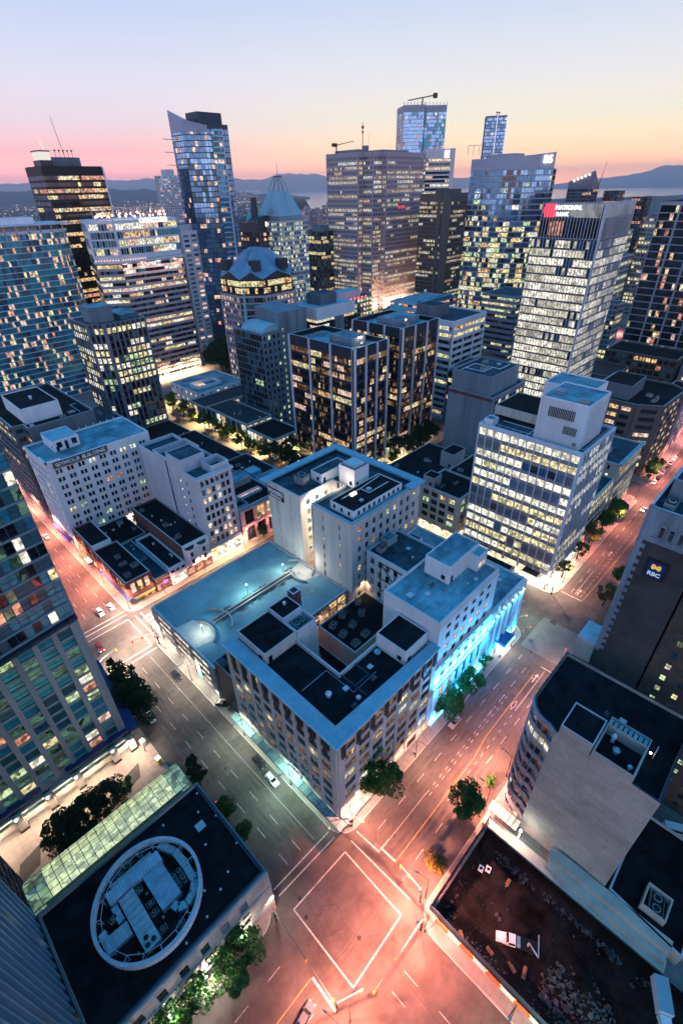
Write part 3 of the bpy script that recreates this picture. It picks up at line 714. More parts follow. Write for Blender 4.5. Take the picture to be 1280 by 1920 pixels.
# --- low courtyard roofs between
def courtyard():
    rt = building('flat_roof_annex', 'low dark roofed annex in the light well behind the grey corner office', 'annex', (53.4, 74.8, 55, 68.8), 7, None, roof='roof_dark', wall='concrete', edges={}, par=1.0, cap='cornice')
    clutter(rt, 55, 74, 56, 68, 6.1, 6, 4)
    rt = building('flat_roof_annex', 'low black roofed annex crowded with air conditioners beside the white braced block', 'annex', (74.2, 97, 69.2, 85.6), 10.5, None, roof='roof_dark', wall='stone_cream', edges={}, par=.7)
    for i, (x, y) in enumerate(((77, 71.5), (82, 72), (77, 77), (82, 77.5), (77.5, 82), (83, 83), (88, 79), (91, 83.5))): ac_unit(rt, x, y, 9.9, 2.6, 2.0, 1.6, .1*i, 'galv', 2 if i % 2 else 1)
courtyard()

# --- blue lit building
def court_floor():
    rt = building('flat_roof_annex', 'lowest dark yard roof before the pink painted garage wall', 'annex', (60.2, 74.0, 69.7, 87.6), 2.6, None, roof='roof_dark', wall='concrete', edges={}, par=.4); clutter(rt, 61, 73, 71, 86, 2.2, 4, 91)
court_floor()
def blue_block():
    up = ST(bay=4.2, fl=3.7, pier=2.0, span=1.7, pd=.18, sd=.12, lit=.0, pal='WYQ', dark=['D', 'D', 'S2'], rows={3: .95}, top=2.6, corner=2.4, mull=(2, 1))
    lo = ST(bay=4.2, fl=7.4, pier=1.3, span=1.0, pd=.7, sd=.3, lit=.35, pal='QVY', dark=['S2', 'D', 'T'], mode='rand', top=.9, corner=2.4, mull=(2, 3))
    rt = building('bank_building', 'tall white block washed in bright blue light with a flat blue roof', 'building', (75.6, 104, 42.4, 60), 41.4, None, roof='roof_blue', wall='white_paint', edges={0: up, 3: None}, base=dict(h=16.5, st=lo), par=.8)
    O = org(rt); penthouse(rt, 89.3, 104-.3, 49.2, 57, 40.7, 46.8, 'white_paint', 'roof_blue'); penthouse(rt, 99, 103.7, 46.4, 49.15, 40.7, 46.0, 'white_paint', 'roof_blue', doors=0)
    mb = MB(); mb.box(99.6, 100.9, 46.3, 46.42, 42, 43.3); mb.box(101.6, 102.9, 46.3, 46.42, 42, 43.3); mb.build('window', 'Q', rt, O)
    hatch(rt, 79, 54, 40.7, 1.6); hatch(rt, 82.5, 51, 40.7, 1.2); hatch(rt, 96, 44.8, 40.7, 1.0); ac_unit(rt, 86, 52, 40.7, 1.5, 1, .7); vent(rt, 93, 45.5, 40.7, .3, .6)
    mb = MB(); mb.box(75.7, 103.9, 41.6, 41.95, 16.3, 16.6); mb.box(75.7, 103.9, 41.3, 41.6, .5, .9); mb.build('light_strip', 'neon_blue', rt, O)
    mb = MB(); mb.box(75.5, 104.1, 41.3, 42.3, 15.7, 16.25); mb.box(75.5, 104.1, 41.75, 42.3, 24.2, 24.5); mb.box(75.5, 104.1, 41.9, 42.35, 39.0, 39.4); mb.build('cornice', 'white_paint', rt, O)
    # the lower neighbour with columns
    lo2 = ST(bay=3.6, fl=13, pier=1.2, span=2.0, pd=.9, sd=.5, lit=.3, pal='A', dark=['S2', 'D'], mode='rand', top=3.4, corner=1.5, mull=(1, 4))
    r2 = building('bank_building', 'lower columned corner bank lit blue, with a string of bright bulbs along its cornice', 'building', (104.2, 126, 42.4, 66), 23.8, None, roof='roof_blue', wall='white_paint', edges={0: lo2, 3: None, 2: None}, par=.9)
    O = org(r2); mb = MB()
    for i in range(9): mb.ball((105.2+i*2.4, 41.3, 20.6), .28, 0, 5)
    mb.build('light_bulb', 'bulb_blue', r2, O)
    mb = MB(); mb.box(104.3, 126.5, 41.6, 42.3, 20.1, 20.5); mb.box(125.6, 126.3, 41.6, 66, 20.1, 20.5); mb.build('cornice', 'white_paint', r2, O)
    mb = MB(); mb.box(112.5, 118.5, 38.6, 42.2, 4.6, 5.6, 0); mb.box(112.6, 118.4, 38.4, 38.6, 4.7, 5.5, 1); mb.box(113, 118, 38.9, 42, 4.5, 4.6, 2); mb.build('marquee', ['navy_awning', 'neon_blue', 'bulb_white'], r2, O)
    hatch(r2, 120, 48, 23, 1.3); vent(r2, 112, 58, 23, .4, .8); penthouse(r2, 106, 112, 58, 64, 22.9, 25.5, 'white_paint', 'roof_blue', doors=0)
blue_block()

# --- white braced block
def braced():
    s = ST(bay=3.0, fl=3.9, pier=1.7, span=2.1, pd=.12, sd=.08, lit=.1, pal='WY', dark=['D', 'S2', 'B'], mode='rand', top=2.0, corner=1)
    rt = building('brick_building', 'white painted four storey block with black steel bracing on its wall', 'building', (97.6, 114, 67, 85.4), 28.6, s, roof='roof_mid', wall='white_paint', edges={3: s, 0: s}, par=.8)
    mb = MB(); X = 97.25
    for a, b in (((X, 67.6, 15), (X, 67.6, 27)), ((X, 73, 14), (X, 73, 27)), ((X, 79, 14), (X, 79, 27)), ((X, 79, 26.6), (X, 67.6, 26.6)), ((X, 79, 26.6), (X, 73, 20)), ((X, 67.6, 26.6), (X, 73, 20)), ((X, 79, 20), (X, 67.6, 20)), ((X, 73, 20), (X, 79, 14)), ((X, 73, 20), (X, 67.6, 14))): mb.tube(a, b, .16, n=4)
    mb.build('steel_brace', 'lamp_black', rt, org(rt))
    ac_unit(rt, 101, 82, 27.9, 3, 2.4, 2.2, 0, 'galv', 2); penthouse(rt, 104, 109, 81.5, 85, 27.9, 30.4, 'concrete', 'roof_blue', doors=0); vent(rt, 105, 72, 27.9, .4, .9); hatch(rt, 108, 76, 27.9)
    r2 = building('flat_roof_annex', 'flat pale blue roofed annex behind the white braced block', 'annex', (114.2, 126, 67, 85.4), 24, None, roof='roof_blue', wall='white_paint', edges={}, par=.8)
    hatch(r2, 118, 75, 23.3); penthouse(r2, 115, 119, 78, 83, 23.3, 25.6, 'white_paint', 'roof_mid', doors=0)
braced()

# --- parkade
def parkade():
    s = ST(bay=9.2, fl=2.75, pier=1.2, span=1.15, pd=.5, sd=.25, lit=1, pal=['V', 'Q', 'V'], dark=['V'], top=1.15, corner=2.5, mode='rand', mull=(1, 1))
    s2 = ST(bay=4.2, fl=2.9, pier=.35, span=.45, pd=.35, sd=.15, lit=.75, pal=['w', 'W'], dark=['D2'], top=.9, corner=.6, mode='rand', mull=(2, 1))
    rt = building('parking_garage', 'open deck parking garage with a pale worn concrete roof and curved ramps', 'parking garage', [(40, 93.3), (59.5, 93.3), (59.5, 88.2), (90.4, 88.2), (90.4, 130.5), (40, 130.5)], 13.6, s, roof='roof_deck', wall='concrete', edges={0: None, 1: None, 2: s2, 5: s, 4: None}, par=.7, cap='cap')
    O = org(rt); z = 12.95
    mb = MB(); mb.box(50.5, 84.5, 108.6, 109.1, z, z+.9, 0); mb.box(50.5, 84.5, 110.1, 110.5, z, z+.9, 0); mb.poly([(51, 109.1, z+.05), (84, 109.1, z+.05), (84, 110.1, z+.05), (51, 110.1, z+.05)], 1)
    def curb(cx, cy, r, a0, a1, m=0, w=.45, h=.85):
        o = arc(cx, cy, r, a0, a1, 14); i = arc(cx, cy, r-w, a0, a1, 14)
        for k in range(14): mb.prism([o[k], o[k+1], i[k+1], i[k]], z, z+h, m, bottom=False)
    curb(48.5, 109, 7.5, -50, 62); curb(41, 108.5, 8, -52, 40); curb(84, 109, 7.5, -60, 62); curb(91.5, 106.5, 9, 150, 215)
    mb.build('ramp_barrier', ['concrete', 'D2'], rt, O)
    rp = MB(); rp.poly([(40.6, 104.5, z+.03), (47.0, 103, z+.03), (48.6, 109, z+.03), (46.5, 115.5, z+.03), (40.6, 116.5, z+.03)]); rp.poly([(83.5, 103.5, z+.031), (90, 101, z+.031), (90, 112, z+.031), (84.5, 111, z+.031)]); rp.build('ramp', pmat('ramp_pale', (.55, .52, .48), .8, .25, .3), rt, O)
    ln = MB()
    for x in range(44, 90, 3): ln.box(x, x+.1, 121.5, 129.6, z+.03, z+.05)
    for x in range(54, 84, 3): ln.box(x, x+.1, 111, 115.5, z+.03, z+.05)
    for ax, ay in ((73, 95), (80, 97)): ln.box(ax, ax+2, ay, ay+.25, z+.03, z+.05); ln.poly([(ax+2, ay-.5, z+.05), (ax+3.2, ay+.12, z+.05), (ax+2, ay+.75, z+.05)])
    ln.build('bay_line', 'paint_line', rt, O)
    # stained patches worn in the deck
    st = MB(); r = random.Random(3)
    for k in range(30):
        cx, cy, q = r.uniform(52, 86), r.choice((107.8, 111.3))+r.uniform(-.8, .8), r.uniform(.3, 1.1); st.poly([(cx+q*1.6*math.cos(i), cy+q*math.sin(i)*(.6+.4*math.sin(i*3+k)), z+.035+k*.0002) for i in [j*6.283/9 for j in range(9)]])
    st.build('stain', pmat('deck_stain', (.07, .08, .08), .8, .4, .8), rt, O)['kind'] = 'stuff'
    pk = MB(); pk.box(59.6, 84, 87.85, 88.1, .2, 3.6, 0); pk.box(59.6, 84, 87.8, 88.08, 4.0, 6.6, 0); pk.box(84.2, 90.3, 87.8, 88.1, .2, 4.2, 1); pk.build('painted_panel', ['pink_paint', 'yellow_paint'], rt, O)
    ps = MB(); ps.box(39.2, 39.4, 101.5, 104.0, 2.6, 9.5, 0); ps.box(39.1, 39.2, 101.7, 103.8, 5.2, 9.3, 1); ps.box(39.1, 39.2, 101.7, 103.8, 2.8, 4.9, 2); ps.build('parking_sign', ['sign_black', 'letters_lit', 'green_light'], rt, O)
    t = building('stair_tower', 'tall dark stair tower at the street end of the parking garage', 'tower', (40.2, 45.6, 84, 93), 17.2, None, roof='roof_dark', wall='granite_dark', edges={}, par=.6, cap='grey_metal')
    mb = MB(); mb.box(40.6, 45.2, 88.2, 88.6, 17.2, 18.6); mb.box(40.6, 42.5, 89, 92, 16.6, 18.0); mb.build('roof_box', 'granite_dark', t, org(t))
    c = building('brick_chimney', 'square wine red brick chimney behind the corner office, by the garage', 'chimney', (60.3, 62.9, 79.0, 81.6), 38.0, None, roof='brick_wine', wall='brick_wine', edges={}, par=.5)
parkade()

# --- U shaped hotel
def u_hotel():
    P = [(91, 86), (126.5, 86), (126.5, 128), (91, 128), (91, 110.5), (107, 110.5), (107, 104.5), (91, 104.5)]
    s = ST(bay=4.1, fl=3.7, pier=2.7, span=1.9, pd=.1, sd=.07, lit=.18, pal='YQWP', dark=['D', 'S2', 'B'], mode='rand', top=2.6, corner=1.6, mull=(2, 2))
    sr = dict(s, bay=3.6, pier=2.2, lit=.22)
    side = dict(s, bay=8.5, pier=7.0, lit=.3)
    rt = building('hotel_building', 'pale U shaped old hotel block with a lit light well and rooftop attic', 'building', P, 42, s, roof='roof_mid', wall='stone_grey', edges={0: sr, 1: None, 2: None, 3: side, 4: dict(s, bay=4, pier=2.6, lit=.35), 5: dict(s, bay=5, pier=3.6, lit=.4), 6: None, 7: side}, par=.9)
    O = org(rt)
    mb = MB(); mb.prism([(127.9, 84.6), (127.9, 129.4), (88.6, 129.4), (88.6, 126.2), (124.6, 126.2), (124.6, 88), (120, 88), (120, 84.6)], 42.03, 42.8, 0, bottom=True)
    mb.prism([(90.7, 85.7), (119.9, 85.7), (119.9, 86.6), (91.6, 86.6), (91.6, 104), (90.7, 104)], 42.03, 42.4, 0); mb.build('cornice', 'cornice', rt, O)
    b = MB(); b.box(90.8, 126.6, 85.75, 85.98, 35.6, 36.0); b.box(120, 126.7, 85.6, 85.95, 37.6, 38.2); b.build('string_course', 'stone_grey', rt, O)
    # attic with its own windows, stair tower, ducts
    penthouse(rt, 94, 118.5, 88, 98.5, 41.2, 44.4, 'white_paint', 'roof_dark', 'attic', doors=0)
    w = MB()
    for i in range(9): w.box(96+i*2.5, 96.9+i*2.5, 87.9, 88.02, 42.2, 43.6)
    for i in range(3): w.box(93.9, 94.02, 89.5+i*3.3, 90.4+i*3.3, 42.2, 43.6)
    w.build('attic_window', 'D', rt, O)
    penthouse(rt, 108.5, 116, 101, 108.5, 41.2, 48.5, 'white_paint', 'roof_mid', 'stair_tower')
    m = MB(); m.prism(rect(109.5, 115, 102, 107.5), 48.3, 49.2); m.build('skylight', 'cap', rt, O)
    penthouse(rt, 103, 116.5, 112, 117.5, 41.2, 45, 'white_paint', 'roof_mid', 'attic')
    ac_unit(rt, 99, 118, 41.2, 4, 4, 3.4, .2, 'grey_metal', 1); ac_unit(rt, 112, 121, 41.2, 2, 1.4, 1.2); ac_unit(rt, 115, 121, 41.2, 2, 1.4, 1.2)
    pipes(rt, [(97, 96), (106, 96), (106, 92), (116, 92)], 44.5, .14, 'white_metal'); pipes(rt, [(106, 96), (117, 97)], 44.52, .14, 'white_metal')
    hatch(rt, 108, 94, 44.1, 1.6, 'cap'); hatch(rt, 101, 91, 44.1, 1.2); m = MB(); m.tube((100.5, 95.5, 44.3), (103, 95.5, 44.3), .8, n=10); m.build('skylight', 'V', rt, O)
    fe = MB()
    for k in range(4): fe.box(104.8, 107, 104.7, 105.9, 28+k*3.7, 28.12+k*3.7); fe.tube((105, 105.2, 28.1+k*3.7), (106.8, 105.2, 31.7+k*3.7), .09, n=4)
    fe.build('fire_escape', 'lamp_black', rt, O)
    sg = MB(); sg.box(90.6, 90.85, 119.0, 127.4, 36.0, 39.8); sg.build('sign_board', 'sign_black', rt, O)
    text('ROGERS', 'sign_lettering', 2.2, 'letters_soft', rt, (90.5, 123.2, 38.7), (0, -1, 0), (0, 0, 1), .04, .03); text('BUILDING', 'sign_lettering', 1.35, 'letters_soft', rt, (90.5, 123.2, 36.9), (0, -1, 0), (0, 0, 1), .04, .02)
    ln = MB(); ln.box(90.7, 90.95, 104.2, 104.5, 2, 41); ln.build('drainpipe', 'grey_metal', rt, O)
pmat('letters_soft', (.85, .85, .9), .6, .05)
u_hotel()

# --- dark old block at the second cross street
def old_block():
    s = ST(bay=4.2, fl=3.7, pier=1.2, span=1.5, pd=.25, sd=.15, lit=.45, pal='YWG', dark=['D', 'D2'], mode='rand', top=1.6, corner=1.2, mull=(2, 2))
    sh = dict(h=6.4, st=ST(bay=7, fl=6, pier=1.6, span=1.0, lit=1, pal=['shop', 'V'], top=1.2, mode='rand', mull=(2, 1)))
    rt = building('stone_building', 'old cream stone block with a black roof between the hotel and the glass office', 'building', (153.5, 171.5, 84.5, 104), 23, s, roof='roof_dark', wall='stone_cream', base=sh, par=.9)
    ac_unit(rt, 158, 96, 22.2, 3.2, 1, .9, 0, 'galv', 1); ac_unit(rt, 164, 93, 22.2, 3.2, 1.2, .9, 0, 'galv', 2); penthouse(rt, 154.5, 160, 98, 103.6, 22.2, 27, 'concrete', 'roof_dark')
    r2 = building('flat_roof_building', 'long black flat roofed building behind the old cream stone block', 'building', (153.5, 196, 104.3, 129.6), 19, ST(lit=.4, pal='Y', bay=4), roof='roof_dark', wall='brick_brown', base=SHOP, par=.8)
    penthouse(r2, 180, 190, 105, 112, 18.2, 26, 'concrete', 'roof_dark'); clutter(r2, 156, 194, 108, 128, 18.2, 7, 8)
    r3 = building('flat_roof_building', 'small black roofed building with a round satellite base beside the white glass office', 'building', (171.8, 196, 84.5, 104), 21, None, roof='roof_dark', wall='stone_cream', edges={0: dict(s, lit=.6)}, par=.8)
    clutter(r3, 174, 194, 86, 102, 20.2, 5, 12)
old_block()

# --- white glass office with the tall penthouse
def white_office():
    s = ST(bay=3.15, fl=3.85, pier=.28, span=1.35, pd=.55, sd=.12, lit=.74, pal=['V', 'V', 'V', 'Y'], dark=['S2', 'D', 'B', 'B', 'A2'], top=1.6, corner=.3, mull=(2, 1), rows={12: .25, 6: .35}, steady=1)
    rt = building('office_tower', 'slab office with white mullions and bright cream floors, boxy white penthouse on top', 'office tower', (155.2, 183, 43.8, 81.5), 57, s, roof='roof_mid', wall='white_metal', span='grey_metal', edges={0: dict(s, bay=2.8), 3: s}, base=dict(h=5.6, st=ST(bay=6.3, fl=5, pier=.9, span=.3, lit=1, pal=['shop', 'V'], dark=['V'], mode='rand', top=.9)), par=1.0)
    O = org(rt)
    penthouse(rt, 157.5, 175.5, 46.2, 62, 56.1, 71.5, 'white_paint', 'roof_blue', par=.5); penthouse(rt, 175.7, 190, 52, 69, 56.1, 70, 'white_paint', 'roof_blue', doors=0, par=.5)
    penthouse(rt, 164.8, 182.8, 62.2, 81.2, 57.6, 61.0, 'stone_cream', 'roof_dark', doors=0)
    lv = MB()
    for i in range(16): lv.box(157.25, 157.48, 50.0+i*.55, 50.25+i*.55, 65.2, 68.6)
    for i in range(9): lv.box(157.25, 157.48, 48.3+i*.5, 48.52+i*.5, 60.5, 63.2)
    lv.build('louvre', 'D2', rt, O)
    rb = MB()
    for i in range(40): rb.box(157.38, 157.5, 46.3+i*.39, 46.4+i*.39, 56.3, 71)
    for i in range(46): rb.box(157.6+i*.39, 157.7+i*.39, 46.08, 46.2, 56.3, 71)
    rb.build('ribbing', 'white_paint', rt, O)
    m = MB(); m.box(159, 163, 47.6, 50.8, 71.0, 71.25, 0); m.box(162, 166, 57, 60, 71.2, 72.3, 1); m.build('roof_opening', ['D2', 'grey_metal'], rt, O)
    penthouse(rt, 156.5, 160.5, 77, 80.5, 56.1, 58.6, 'white_paint', 'roof_blue', doors=0); pipes(rt, [(156.5, 64), (163, 64), (163, 76)], 56.5)
    pp = MB()
    for i in range(13): pp.tube((155.6, 46+i*2.8, 57), (155.6, 46+i*2.8, 57.9), .05, n=4)
    pp.tube((155.6, 44.2, 57.9), (155.6, 81, 57.9), .06, n=4); pp.tube((155.6, 44.2, 57.9), (182.5, 44.2, 57.9), .06, n=4); pp.build('railing', 'white_metal', rt, O)
    lad = MB(); lad.box(155, 183.2, 43.4, 43.75, 55.6, 57.0); lad.box(154.8, 155.15, 43.4, 81.6, 55.6, 57.0); lad.build('fascia', 'white_metal', rt, O)
    c = MB(); c.box(151.9, 155.6, 47, 53, 4.4, 4.8, 0)
    for i in range(5):
        for j in range(4): c.box(152.2+j*.9, 152.9+j*.9, 47.3+i*1.15, 48.2+i*1.15, 4.3, 4.4, 1)
    c.build('entrance_canopy', ['lamp_black', 'bulb_white'], rt, O)
    stp = MB()
    for k in range(5): stp.box(152.3+k*.4, 155.1, 44.2, 54, .15+k*.16, .3+k*.16)
    stp.build('front_steps', 'concrete', rt, O)
    k = building('bus_kiosk', 'long black roofed shelter in front of the bright office, beside its canopy', 'shelter', (146.8, 151.4, 56, 72), 5, ST(lit=1, fl=3.5, bay=4, pal=['V'], top=.6, mode='rand'), roof='roof_dark', wall='lamp_black', par=.4)
    c2 = building('office_building', 'cream low office with flat teal roof and one column of lit windows', 'building', (212, 240.5, 44.2, 60), 30, None, roof='roof_mid', wall='stone_cream', edges={0: ST(lit=.6, pal='YWV', bay=2.4, fl=3.4, pier=.35), 3: dict(ST(lit=.8, pal='VVY', mode='rand', bay=8, pier=6.4, span=2.0, corner=.5), )}, par=.8)
    penthouse(c2, 214, 224, 52, 57, 29.2, 31.2, 'concrete', 'roof_mid', doors=0)
    m = MB(); m.box(211.4, 240.9, 43.3, 44.9, 29.8, 30.6); m.build('cornice', 'cornice', c2, org(c2))
    f = building('office_building', 'plain pale infill office just behind the bright slab', 'building', (184, 211, 44.6, 70), 24, ST(lit=.5, pal='VY'), roof='roof_mid', wall='stone_cream', edges={3: None, 0: ST(lit=.5, pal='VY')}, par=.8)
white_office()

# --- blank concrete block
def concrete_block():
    s = ST(bay=3.4, fl=3.7, pier=1.0, span=1.6, pd=.2, sd=.14, lit=.35, pal='WY', dark=['D', 'S2'], mode='rand', top=2.5, corner=2)
    rt = building('concrete_building', 'blank blue grey concrete block with a stepped top and small side windows', 'building', (209.5, 242, 105.2, 130), 45, s, roof='roof_mid', wall='concrete_blue', edges={0: s, 3: None}, par=1)
    b = MB(); b.box(209.3, 209.48, 105.1, 130.1, 42.8, 44.2); b.build('string_course', 'brick_wine', rt, org(rt))
    penthouse(rt, 211, 238, 108, 129.4, 44, 54, 'concrete_blue', 'roof_mid', 'upper_block', doors=0, par=.9)
    pipes(rt, [(213, 126), (226, 126), (226, 112), (236, 112)], 53.6, .2); pipes(rt, [(217, 126), (217, 116), (226, 116)], 53.62, .2); ac_unit(rt, 221, 118, 53.1, 4, 2.5, 1.6); ac_unit(rt, 231, 123, 53.1, 3, 2, 1.4, 0, 'galv', 2); hatch(rt, 234, 117, 53.1, 2)
concrete_block()

# --- north-west side of the cross street
def cross_row():
    s = ST(bay=2.35, fl=3.75, pier=.75, span=1.5, pd=.2, sd=.12, lit=.4, pal='YVQW', dark=['D', 'S2', 'D2'], mode='rand', top=2.2, corner=1.2)
    rt = building('office_building', 'narrow beige eight storey building with blank side wall and ornate cornice', 'building', (75.2, 91, 151.4, 195.5), 40, s, roof='roof_mid', wall='lav_paint', edges={0: s, 3: None}, base=dict(h=7, st=ST(bay=5, fl=6.2, pier=1.0, span=.8, lit=1, pal=['V', 'shop'], top=.8, mode='rand', mull=(3, 2))), par=1.6)
    O = org(rt)
    m = MB(); m.box(74.6, 91.5, 150.3, 151.3, 38.6, 39.6); m.box(74.9, 91.2, 150.8, 151.35, 34.4, 34.8); m.box(74.9, 91.2, 150.8, 151.35, 7.2, 8.0)
    for i in range(8): m.box(75.5+i*2.1, 75.9+i*2.1, 150.5, 151.3, 37.6, 38.6)
    m.build('cornice', 'lav_paint', rt, O)
    m = MB(); m.box(74.98, 75.15, 172.6, 173.3, 8, 40.2, 0)
    for k in range(6):
        z = 34-k*3.8; m.box(75.0, 75.15, 158.4, 159.0, z, z+1.8, 1); m.box(75.0, 75.15, 163, 163.5, z+.5, z+1.0, 2)
    m.build('side_window', ['D2', 'D', 'V'], rt, O)
    penthouse(rt, 75.3, 86, 161, 172, 38.4, 44.2, 'lav_paint', 'roof_mid', doors=0); m = MB(); m.ring(rect(75.6, 90.8, 173, 184), rect(75.9, 90.5, 173.3, 183.7), 38.4, 41.2); m.ring(rect(83, 90.8, 152, 160), rect(83.3, 90.5, 152.3, 159.7), 38.4, 42); m.build('roof_wall', 'lav_paint', rt, O)
    p = ST(bay=5.6, fl=6.6, pier=1.3, span=1.3, pd=.5, sd=.3, lit=.6, pal='WYV', dark=['D2', 'D'], mode='rand', top=2.2, corner=1.4, mull=(2, 3))
    r2 = building('bank_building', 'pink stone three storey building with tall windows beside the hotel block', 'building', (91.3, 112, 150.8, 178), 18.5, p, roof='roof_dark', wall='granite_pink', edges={0: p, 3: None}, par=1.2)
    O = org(r2); m = MB(); m.box(91, 112.3, 149.9, 150.75, 16.8, 17.6); m.box(91, 112.3, 150.1, 150.7, 9.4, 10); m.build('cornice', 'granite_pink', r2, O)
    m = MB(); m.ring(rect(97, 109, 158, 161), rect(97.4, 108.6, 158.4, 160.6), 17.3, 18.6, 0); m.poly([(97.4, 158.4, 17.6), (108.6, 158.4, 17.6), (108.6, 160.6, 17.6), (97.4, 160.6, 17.6)], 1); m.build('skylight', ['lav_paint', 'Q'], r2, O)
    penthouse(r2, 99, 110.5, 168, 176, 17.3, 20.6, 'concrete', 'roof_blue', doors=0); m = MB(); m.ring(rect(92, 97, 152, 158), rect(92.3, 96.7, 152.3, 157.7), 17.3, 19); m.build('roof_wall', 'cornice', r2, O)
    r3 = building('flat_roof_building', 'dark flat roofed block with pale rooftop boxes behind the pink stone building', 'building', (112.3, 128.2, 151, 196), 16, ST(lit=.5, pal='YW'), roof='roof_dark', wall='brick_brown', base=SHOP, par=.9)
    penthouse(r3, 114, 126, 158, 170, 15.1, 17.6, 'concrete', 'roof_blue', doors=0); penthouse(r3, 115, 121, 174, 180, 15.1, 17.4, 'cornice', 'roof_light', doors=0); clutter(r3, 114, 127, 182, 194, 15.1, 4, 3)
    r4 = building('flat_roof_building', 'black roofed shop building along the lit tree lined street', 'building', (92, 128.2, 198, 246), 14, ST(lit=.6, pal='YW'), roof='roof_dark', wall='brick_brown', base=SHOP, par=.9); clutter(r4, 94, 126, 200, 244, 13.1, 9, 13)
    r5 = building('flat_roof_building', 'black roofed shop building beneath the green lit granite tower', 'building', (88, 128.2, 248, 276), 12, ST(lit=.6, pal='YW'), roof='roof_dark', wall='brick_brown', base=SHOP, par=.9); clutter(r5, 92, 126, 250, 275, 11.1, 6, 15)
    # Victorian with bays
    v = ST(bay=2.9, fl=3.6, pier=.9, span=1.3, pd=.25, sd=.15, lit=.15, pal='Q', dark=['D', 'B'], mode='rand', top=1.2, corner=.6)
    r6 = building('victorian_building', 'white Victorian front with two bay windows below the beige building', 'building', (63.4, 74.9, 150.6, 192), 15, v, roof='roof_dark', wall='brick_wine', edges={0: v, 3: None}, base=dict(h=4.2, st=ST(bay=3.6, fl=3.8, pier=.4, span=.4, lit=1, pal=['P', 'shop', 'P'], top=.6, mode='rand')), par=1)
    O = org(r6); m = MB(); m.box(63.4, 74.9, 150.25, 150.55, 4.4, 15.2, 0)
    for x in (66.3, 71.7):
        m.prism([(x-1.7, 150.2), (x-.9, 149.2), (x+.9, 149.2), (x+1.7, 150.2)], 5.0, 13.0, 0, bottom=True); m.prism([(x-2, 150.2), (x-1, 148.9), (x+1, 148.9), (x+2, 150.2)], 13.0, 13.9, 2)
        for z in (5.9, 9.3): m.box(x-.6, x+.6, 149.12, 149.19, z, z+2.1, 1)
    m.build('bay_window', ['white_paint', 'D', 'roof_mid'], r6, O); clutter(r6, 64.5, 74, 153, 190, 14.1, 8, 31, 'grey_metal')
    r7 = building('shop_building', 'low white shop with three dark upper windows next to the Victorian front', 'building', (56.4, 63.2, 150.4, 178), 8.6, ST(bay=2.2, fl=3.5, pier=.6, span=1.2, lit=.05, mode='rand'), roof='roof_dark', wall='white_paint', edges={0: ST(bay=2.2, fl=3.5, pier=.6, span=1.2, lit=.05, mode='rand'), 3: None}, base=SHOP, par=1.1); clutter(r7, 57, 63, 156, 176, 7.6, 3, 5)
    r8 = building('shop_building', 'low dark bar with a glowing pink neon front by the street corner', 'building', (50.2, 56.2, 151, 182), 6.4, None, roof='roof_mid', wall='brick_brown', edges={0: ST(bay=3, fl=4.6, pier=.4, span=.6, lit=1, pal=['P', 'shop'], mode='rand', top=1)}, par=.6)
    m = MB(); m.box(50.5, 55.9, 150.2, 150.4, 4.3, 5.1, 0); m.box(53, 54.6, 149.9, 150.2, 3.6, 4.6, 1); m.build('neon_sign', ['sign_black', emat('neon_pink', (1, .05, .35), 6)], r8, org(r8)); ac_unit(r8, 53, 166, 5.9, 3.4, 1.5, 1.3, 0, 'galv', 2); clutter(r8, 50.5, 56, 170, 181, 5.9, 2, 6)
    b = ST(bay=2.6, fl=3.6, pier=.9, span=1.5, pd=.2, sd=.14, lit=.45, pal='WQP', dark=['D2', 'D'], mode='rand', top=1.3, corner=.8)
    r9 = building('brick_building', 'red brick corner building with a black roof at the second junction', 'building', (40.2, 50, 152, 180.2), 10.6, b, roof='roof_dark', wall='brick_red', edges={0: b, 3: b}, base=dict(h=3.4, st=ST(bay=4, fl=3, pier=.6, span=.3, lit=.9, pal=['P', 'W', 'shop'], top=.4, mode='rand')), par=.7)
    m = MB(); m.box(39.0, 40.1, 151, 176, 3.0, 3.3, 0); m.box(41, 50, 150.6, 151.9, 3.0, 3.3, 0); m.box(41.5, 49.5, 150.4, 150.6, 2.7, 3.6, 1); m.build('awning', ['navy_awning', 'yellow_paint'], r9, org(r9)); clutter(r9, 41, 49, 154, 179, 9.9, 4, 9, 'grey_metal')
    m = MB(); m.box(47, 47.8, 160, 161.6, 9.95, 10.4); m.build('skylight', 'V', r9, org(r9))
    q = building('brick_building', 'narrow red brick building with white side wall next to the old painted hotel', 'building', (40.2, 48, 180.5, 199.5), 12.6, b, roof='roof_dark', wall='brick_red', edges={0: None, 3: b}, base=SHOP, par=.8)
    m = MB(); m.box(40.3, 48, 180.25, 180.46, 10.0, 12.7); m.build('side_wall', 'white_paint', q, org(q))
    a = building('lean_to', 'dark yard roof between the red brick buildings and the painted hotel', 'annex', (48.3, 63, 182.5, 202), 6.5, None, roof='roof_dark', wall='brick_brown', edges={}, par=.5); clutter(a, 49, 62, 184, 200, 6, 5, 19)
cross_row()

